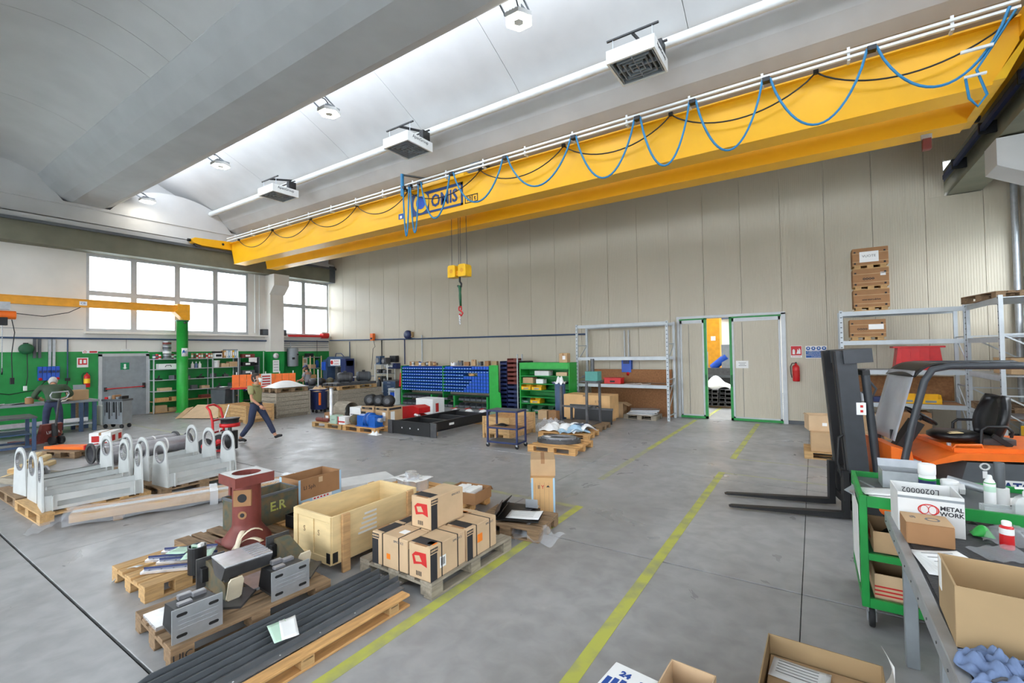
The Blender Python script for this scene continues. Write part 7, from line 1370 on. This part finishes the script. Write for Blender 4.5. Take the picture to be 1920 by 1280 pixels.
B(-.5, .5, -1.2, 1.2, .76, .8).o('top', 'dark_steel', t); B(-.45, .45, -1.1, 1.1, .38, .41).o('shelf', 'blue_steel', t); B(.42, .48, -1.1, 1.1, .08, .13).o('stretcher', 'blue_steel', t); B(-.48, -.42, -1.1, 1.1, .08, .13).o('stretcher', 'blue_steel', t)
t = thing('bench_drill', 'green bench drill at the far left of the bench', 'drill', (-18.6, 1.85, .922)); B(-.2, .2, -.15, .15, 0, .06).o('base', 'green_dark', t); MB().cyl((-.1, 0, .06), (-.1, 0, .9), .045).o('column', 'steel', t); B(-.25, .2, -.14, .14, .6, 1.0).o('head', 'green_dark', t); MB().cyl((.08, 0, .6), (.08, 0, .35), .03).o('chuck', 'dark_steel', t)
for k in range(3): MB().cyl((.05, .14, .72), (.05+.12*math.cos(2.1*k), .2, .72+.16*math.sin(2.1*k)), .012).o('feed_lever', 'black', t)
# ------------------------------------------------------------------ floor things between bench and crates
t = thing('flattened_cardboard', 'flattened brown cardboard propped on the floor', 'cardboard', (-17.75, 7.35, 0), .45); MB().at((0, 0, .02), (.5, 0, 0)).cbox(-.75, .6, 0, .8, 0, .02).o('panel', 'cardboard_light', t); MB().at((-.75, 0, .02), (.5, -.2, 0)).cbox(-.3, 0, .05, .7, 0, .015).o('flap', 'cardboard', t); B(-.4, .4, .5, .65, 0, .25).o('prop_box', 'cardboard', t)
t = thing('waste_bin', 'dark grey plastic waste bin with black bag', 'bin', (-19.75, 9.0, 0), .4); MB().prism([(-.28, 0), (.28, 0), (.34, .85), (-.34, .85)], 'y', -.28, .28).o('body', 'grey_dark', t); MB().sheet(lambda u, v: ((u-.5)*.8, (v-.5)*.72, .85+.08*math.sin(PI*u)*math.sin(PI*v)+.02*math.sin(15*u)*math.sin(12*v)), 12, 12, False).o('bag', 'black', t, solid=.01); B(-.1, .12, -.1, .1, .93, .95).o('paper_scrap', 'white', t)
t = thing('green_table', 'green steel table with white top behind the walking man', 'table', (-19.3, 10.45, 0), .2); B(-.45, .45, -.9, .9, .88, .92).o('top', 'white', t)
for x in (-.4, .4):
    for y in (-.82, .82): B(x-.05, x+.05, y-.05, y+.05, 0, .88).o('leg', 'green_light', t)
MB().beam((.4, -.8, .12), (.4, .0, .82), .05, .05).o('brace', 'green_light', t); B(.37, .43, -.85, .85, .8, .88).o('apron', 'green_light', t); B(-.3, .3, -.3, .6, .1, .6).o('blue_drawer_box', 'blue_navy', t)
t = carton('white and red carton on the green table', (-19.15, 9.95, .921), .2, (.4, .5, .24), 'white', None); decal(t, (.4, .5, .24), 'r', (.05, .2, .04, .2), 'print_red', 'red_print')
t = carton('flat pink box on the green table', (-19.05, 10.6, .921), .2, (.4, .6, .16), 'cardboard_light', None); t = carton('flat orange box lying on the flat pink box', (-19.05, 10.6, 1.083), .25, (.3, .5, .06), 'orange', None)
t = thing('orange_screen', 'orange welding screen behind the walking man', 'screen', (-18.4, 9.95, 0), math.radians(62)); 
for k in range(9): B(-1.15+.25*k, -.91+.25*k, -.012, .012, .92, 1.42).o('screen_panel', 'orange', t)
B(-1.2, 1.2, -.03, .03, .85, .92).o('rail', 'red', t)
for x in (-1.1, 1.1): B(x-.03, x+.03, -.2, .2, 0, .85).o('foot', 'grey_dark', t)
for k in range(5): MB().cyl((-1.0+.5*k, 0, 1.42), (-1.0+.5*k, 0, 1.52), .02, 8).o('clip', 'white', t)
o = B(-17.98, -17.97, 9.55, 9.95, .98, 1.45, .001).o('screen_poster', 'paper'); tag(o, 'white and red poster in front of the orange screen', 'poster'); 
for k in range(4): B(-17.97, -17.968, 9.58, 9.9, 1.02+.1*k, 1.07+.1*k, .0003).o('red_print', 'print_red', o)
t = thing('vise_bench', 'dark bench with a clamping fixture before the capped man', 'workbench', (-17.35, 11.75, 0), .2); B(-.4, .4, -.65, .65, .8, .88).o('top', 'dark_steel', t)
for x in (-.33, .33): B(x-.05, x+.05, -.6, .6, 0, .8).o('leg_frame', 'grey_dark', t)
for i in range(3): q = thing('clamped_part', ('left', 'middle', 'right')[i]+' dark round part on the dark bench', 'machine part', (-17.4+.05*i, 11.35+.38*i, .882), .3*i, 'round parts on the dark bench'); MB().lathe([(.04, -.14), (.13, -.12), (.15, 0), (.13, .12), (.04, .14)], (0, 0, .15), 16, 'y').o('body', ('dark_steel', 'black', 'rust')[i], q); B(-.1, .1, -.1, .1, 0, .03).o('foot', 'black', q)
t = thing('corner_rack', 'open steel rack with small bins in the window corner', 'rack', (-20.85, 13.6, 0))
for x in (-.3, .3):
    for y in (-.3, .3): B(x-.02, x+.02, y-.02, y+.02, 0, 2.1).o('post', 'plywood', t)
for z in (.5, 1.0, 1.5, 2.05): B(-.32, .32, -.32, .32, z-.03, z).o('shelf_board', 'grey_paint', t)
for k in range(5): q = carton(('first', 'second', 'third', 'fourth', 'fifth')[k]+' small box on the corner rack counted from the top', (-20.95+.22*(k % 2), 13.5, (2.051, 1.501, 1.501, 1.001, .501)[k]), 0, (.22 if k in (1, 2) else .3, .3, .18), ('black', 'cardboard', 'grey_dark', 'wood_orange', 'cardboard_dark')[k], None)
t = thing('hanging_tool', 'blue pneumatic tool hanging on the green corner wall', 'tool', (XL+.15, 14.2, 1.5)); MB().lathe([(.05, 0), (.09, .05), (.09, .3), (.04, .38)], n=14).o('body', 'blue_gear', t); MB().cyl((0, 0, .38), (0, 0, 1.4), .01).o('cable', 'black', t); MB().lathe([(.0, .44), (.12, .44), (.12, .5), (.0, .5)], n=16).o('reel', 'black', t)
# red hand truck
t = thing('hand_truck', 'red hand truck with a black cable drum', 'hand truck', (-11.35, 5.05, 0), math.radians(35))
for s in (-1, 1): MB().tube([(.02, s*.2, .06), (.0, s*.2, .7), (-.06, s*.2, .95), (-.14, s*.17, 1.02)], .026, 8).o('side_rail', 'red', t)
MB().tube([(-.14, -.17, 1.02), (-.16, -.1, 1.05), (-.16, .1, 1.05), (-.14, .17, 1.02)], .026, 8).o('handle', 'red', t)
for z in (.15, .45, .72): B(-.02, .02, -.2, .2, z-.02, z+.02).o('cross_bar', 'red', t)
B(.02, .28, -.2, .2, .03, .05).o('toe_plate', 'red', t)
for s in (-1, 1): q = MB().lathe([(.05, -.04), (.13, -.045), (.17, -.03), (.17, .03), (.13, .045), (.05, .04)], (-.12, s*.26, .17), 22, 'y').o('tyre', 'rubber', t); MB().lathe([(.02, -.045), (.07, -.045), (.07, .045), (.02, .045)], (-.12, s*.26, .17), 14, 'y').o('hub', 'red', q)
t2 = thing('cable_drum', 'black and red cable drum strapped on the hand truck', 'drum', (-11.13, 5.2, .06)); MB().lathe([(.1, .5), (.2, .5), (.2, .52), (.18, .53), (.18, .66), (.2, .67), (.2, .69), (.1, .69)], n=22).o('reel', 'black', t2); MB().lathe([(.19, .5), (.205, .5), (.205, .58), (.19, .58)], n=22).o('red_rim', 'red', t2); MB().lathe([(.06, 0), (.16, 0), (.16, .4), (.06, .4)], n=20).o('lower_drum', 'black', t2); MB().cyl((0, 0, .4), (0, 0, .5), .04).o('axle', 'dark_steel', t2)
MB().tube([(-.05, -.2, .4), (-.1, -.05, .75), (-.14, .05, .98)], .012).o('white_strap', 'white', t2)
# ------------------------------------------------------------------ people: one skinned body each, clothes as parts
def skinned(name, material, parent, verts, edges, rad, sub=2):
    me = bpy.data.meshes.new(name); me.from_pydata(verts, edges, []); me.materials.append(MATS[material])
    ob = bpy.data.objects.new(name, me); COL.objects.link(ob); ob.parent = parent
    sk = ob.modifiers.new('skin', 'SKIN'); sk.use_smooth_shade = True; sk.branch_smoothing = .4
    ss = ob.modifiers.new('sub', 'SUBSURF'); ss.levels = ss.render_levels = sub
    if not me.skin_vertices: me.attributes
    for i, d in enumerate(me.skin_vertices[0].data):
        r = rad[i]; d.radius = (r, r) if not isinstance(r, tuple) else r; d.use_root = (i == 0)
    return ob
def person(label, loc, rz, J, top, legs, hair, shoe='black', head_pitch=0, cap=None, mask=False, long_sleeve=False, beard=False, s=1.0):
    t = thing('person', label, 'person', loc, rz); t.scale = (s, s, s)
    P, Ch, Nk, Hd = J['pelvis'], J['chest'], J['neck'], J['head']
    V = [P, J['waist'], Ch, Nk, Hd]; R = [.09, .085, .085, .055, .06]; E = [(0, 1), (1, 2), (2, 3), (3, 4)]
    for sd in ('l', 'r'):
        k = len(V); V += [J['hip_'+sd], J['knee_'+sd], J['ankle_'+sd], J['toe_'+sd]]; R += [.085, .055, .042, .035]; E += [(0, k), (k, k+1), (k+1, k+2), (k+2, k+3)]
        k = len(V); V += [J['shoulder_'+sd], J['elbow_'+sd], J['wrist_'+sd]]; R += [.04, .036, .03]; E += [(2, k), (k, k+1), (k+1, k+2)]
    skinned('body', 'skin', t, V, E, R)
    # head: egg with jaw, nose, ears, eyes
    f = Vector((math.cos(head_pitch), 0, math.sin(head_pitch))); u = Vector((-math.sin(head_pitch), 0, math.cos(head_pitch))); hc = Vector(Hd)+u*.06
    hm = MB()
    def hp(a, b):
        th = 2*PI*a; ph = PI*(b-.5); x, y, z = math.cos(ph)*math.cos(th), math.cos(ph)*math.sin(th), math.sin(ph)
        jaw = 1-.22*max(0, -z); X = .098*x*jaw+.012*max(0, x)*max(0, -z+.2); Y = .076*y*jaw; Z = .125*z
        return hc+f*X+Vector((0, 1, 0))*Y+u*Z
    hm.sheet(hp, 24, 16).o('head', 'skin', t)
    def fp(x, y, z): return hc+f*x+Vector((0, y, 0))+u*z
    MB().tube([fp(.09, 0, .025), fp(.108, 0, -.005), fp(.118, 0, -.03), fp(.095, 0, -.04)], [.01, .014, .018, .012], 8).o('nose', 'skin', t)
    for y in (-.03, .03): MB().lathe([(0, -.008), (.012, 0), (0, .008)], tuple(fp(.088, y, .018)), 8).o('eye', 'print', t)
    MB().tube([fp(.092, -.025, -.068), fp(.1, 0, -.066), fp(.092, .025, -.068)], .006, 6).o('mouth', 'red_dark', t)
    for y in (-1, 1): MB().tube([fp(-.005, y*.076, .03), fp(-.02, y*.088, .02), fp(-.015, y*.086, -.02), fp(.0, y*.076, -.035)], .011, 6).o('ear', 'skin', t)
    def hr(a, b):
        th = 2*PI*a; ph = PI*(.5-.75*b); x, y, z = math.cos(ph)*math.cos(th), math.cos(ph)*math.sin(th), math.sin(ph)
        cut = .055 if x > .3 else -.08; Z = max(.132*z, cut+.0*x); k = 1.07
        return hc+f*(.101*x*k-.006)+Vector((0, .08*y*k, 0))+u*Z
    MB().sheet(hr, 24, 10).o('hair', hair, t, solid=.008)
    if cap:
        MB().sheet(lambda a, b: hc+f*(.108*math.cos(2*PI*a)*math.cos(PI/2*(1-b)))+Vector((0, .09*math.sin(2*PI*a)*math.cos(PI/2*(1-b)), 0))+u*(.05+.09*math.sin(PI/2*(1-b))), 20, 8).o('cap', cap, t, solid=.008)
        MB().sheet(lambda a, b: hc+f*(.09+.09*b)+Vector((0, (a-.5)*.14, 0))+u*(.052-.02*b), 6, 4).o('cap_peak', cap, t, solid=.008)
    if mask:
        MB().sheet(lambda a, b: hc+f*(.085+.055*math.sin(PI*b)*math.sin(PI*a))+Vector((0, (a-.5)*.13, 0))+u*(-.13+.115*b), 8, 8).o('face_mask', 'white', t, solid=.008)
        MB().tube([fp(.08, -.06, -.05), fp(.03, -.083, -.03), fp(-.02, -.088, -.06), fp(-.06, -.05, -.09)], .004, 5).o('mask_strap', 'white', t)
    if beard: MB().sheet(lambda a, b: hc+f*(.07+.035*math.sin(PI*a))+Vector((0, (a-.5)*.13, 0))+u*(-.115+.06*b), 8, 5).o('beard', 'hair_dark', t, solid=.02)
    # trousers
    V = [P]; R = [(.155, .135)]; E = []
    for sd in ('l', 'r'):
        k = len(V); a = Vector(J['ankle_'+sd]); kn = Vector(J['knee_'+sd]); V += [J['hip_'+sd], tuple(kn), tuple(a+(kn-a)*.12)]; R += [.1, .072, .064]; E += [(0, k), (k, k+1), (k+1, k+2)]
    V.append(tuple(Vector(P)+(Vector(J['waist'])-Vector(P))*.75)); R.append((.14, .115)); E.append((0, len(V)-1))
    skinned('trousers', legs, t, V, E, R)
    MB().tube([tuple(Vector(P)+(Vector(J['waist'])-Vector(P))*.6+Vector((.13*math.cos(a), .15*math.sin(a), -.05))) for a in [i*2*PI/20 for i in range(20)]], .016, 6, closed=True).o('belt', 'black', t)
    # shirt with collar and sleeves
    V = [Ch, J['waist'], tuple(Vector(P)+(Vector(J['waist'])-Vector(P))*-.1), tuple(Vector(Ch)+(Vector(Nk)-Vector(Ch))*.7)]; R = [(.175, .15), (.16, .14), (.165, .145), (.095, .085)]; E = [(0, 1), (1, 2), (0, 3)]
    for sd in ('l', 'r'):
        k = len(V); sh, el, wr = Vector(J['shoulder_'+sd]), Vector(J['elbow_'+sd]), Vector(J['wrist_'+sd])
        if long_sleeve: V += [tuple(sh), tuple(el), tuple(wr+(el-wr)*.1)]; R += [.082, .064, .05]; E += [(0, k), (k, k+1), (k+1, k+2)]
        else: V += [tuple(sh), tuple(sh+(el-sh)*.7)]; R += [.074, .066]; E += [(0, k), (k, k+1)]
    skinned('shirt', top, t, V, E, R)
    MB().tube([tuple(Vector(Nk)+Vector((.075*math.cos(a)-.005, .075*math.sin(a), -.03+.02*math.cos(a+PI)))) for a in [i*2*PI/16 for i in range(16)]], .016, 6, closed=True).o('collar', top, t)
    # shoes
    for sd in ('l', 'r'):
        a, b = Vector(J['ankle_'+sd]), Vector(J['toe_'+sd]); d = (b-a); d.z = 0; d = d.normalized() if d.length > .01 else Vector((1, 0, 0))
        sl = Vector((b-a)).normalized()
        skinned('shoe', shoe, t, [tuple(a+Vector((0, 0, -.035))-d*.03), tuple(a+(b-a)*.5), tuple(b)], [(0, 1), (1, 2)], [(.055, .05), (.05, .042), (.045, .032)])
    # hands: palm, four fingers and a thumb leaving the side
    for sd in ('l', 'r'):
        w, e = Vector(J['wrist_'+sd]), Vector(J['elbow_'+sd]); d = (w-e).normalized(); up_ = Vector(J.get('palm_'+sd, (0, 1 if sd == 'l' else -1, 0))); sp = d.cross(up_).normalized(); nn = sp.cross(d).normalized()
        hnd = MB(); hnd.tube([w, w+d*.03, w+d*.085], [.028, .038, .036], 8)
        for k in range(4):
            ln = (.062, .074, .07, .054)[k]; b0 = w+d*.08+sp*(.03-.02*k); hnd.tube([b0, b0+d*ln*.5-nn*.008, b0+d*ln*.85-nn*.028, b0+d*ln-nn*.045], [.0095, .0095, .0085, .007], 6)
        hnd.tube([w+d*.03+sp*.025, w+d*.055+sp*.05-nn*.01, w+d*.085+sp*.055-nn*.025], [.012, .011, .009], 6); hnd.o('hand', 'skin', t)
    return t
walk = dict(pelvis=(0, 0, .93), waist=(-.01, 0, 1.08), chest=(-.02, 0, 1.28), neck=(0, 0, 1.45), head=(.02, 0, 1.53),
    hip_l=(.02, .095, .87), knee_l=(.24, .1, .5), ankle_l=(.43, .1, .12), toe_l=(.6, .1, .13), hip_r=(-.02, -.095, .87), knee_r=(-.08, -.1, .47), ankle_r=(-.36, -.1, .1), toe_r=(-.19, -.1, .04),
    shoulder_l=(-.02, .2, 1.38), elbow_l=(-.16, .24, 1.12), wrist_l=(-.12, .24, .88), shoulder_r=(-.02, -.2, 1.38), elbow_r=(.02, -.25, 1.09), wrist_r=(.2, -.2, .92), palm_r=(0, -1, 0))
person('man in khaki shirt, jeans and white face mask striding across the floor', (-11.76, 6.12, 0), .585, walk, 'khaki', 'jeans', 'hair_dark', head_pitch=.3, mask=True)
bench = dict(pelvis=(-.02, 0, .9), waist=(.02, 0, 1.05), chest=(.14, 0, 1.25), neck=(.26, 0, 1.36), head=(.34, 0, 1.39),
    hip_l=(-.02, .1, .86), knee_l=(.02, .13, .47), ankle_l=(-.03, .14, .09), toe_l=(.15, .16, .04), hip_r=(-.02, -.1, .86), knee_r=(.02, -.13, .47), ankle_r=(-.05, -.14, .09), toe_r=(.13, -.17, .04),
    shoulder_l=(.14, .22, 1.32), elbow_l=(.22, .36, 1.08), wrist_l=(.42, .26, 1.0), shoulder_r=(.14, -.22, 1.32), elbow_r=(.22, -.36, 1.08), wrist_r=(.42, -.26, 1.0))
person('grey haired man in dark green sweater stooping over the workbench', (-17.55, 3.62, 0), PI-.2, bench, 'jacket_green', 'jeans', 'hair_grey', head_pitch=-.7, long_sleeve=True, s=1.06)
stand = dict(bench, chest=(.02, 0, 1.28), neck=(.04, 0, 1.45), head=(.07, 0, 1.52), waist=(-.01, 0, 1.07), shoulder_l=(.02, .2, 1.38), shoulder_r=(.02, -.2, 1.38), elbow_l=(.08, .27, 1.12), elbow_r=(.08, -.27, 1.12), wrist_l=(.3, .2, 1.05), wrist_r=(.3, -.2, 1.05))
person('bearded man in dark cap and grey shirt working at the dark bench', (-18.35, 11.75, 0), math.radians(205), stand, 'shirt_grey', 'jeans', 'hair_dark', head_pitch=-.35, cap='blue_navy', beard=True)
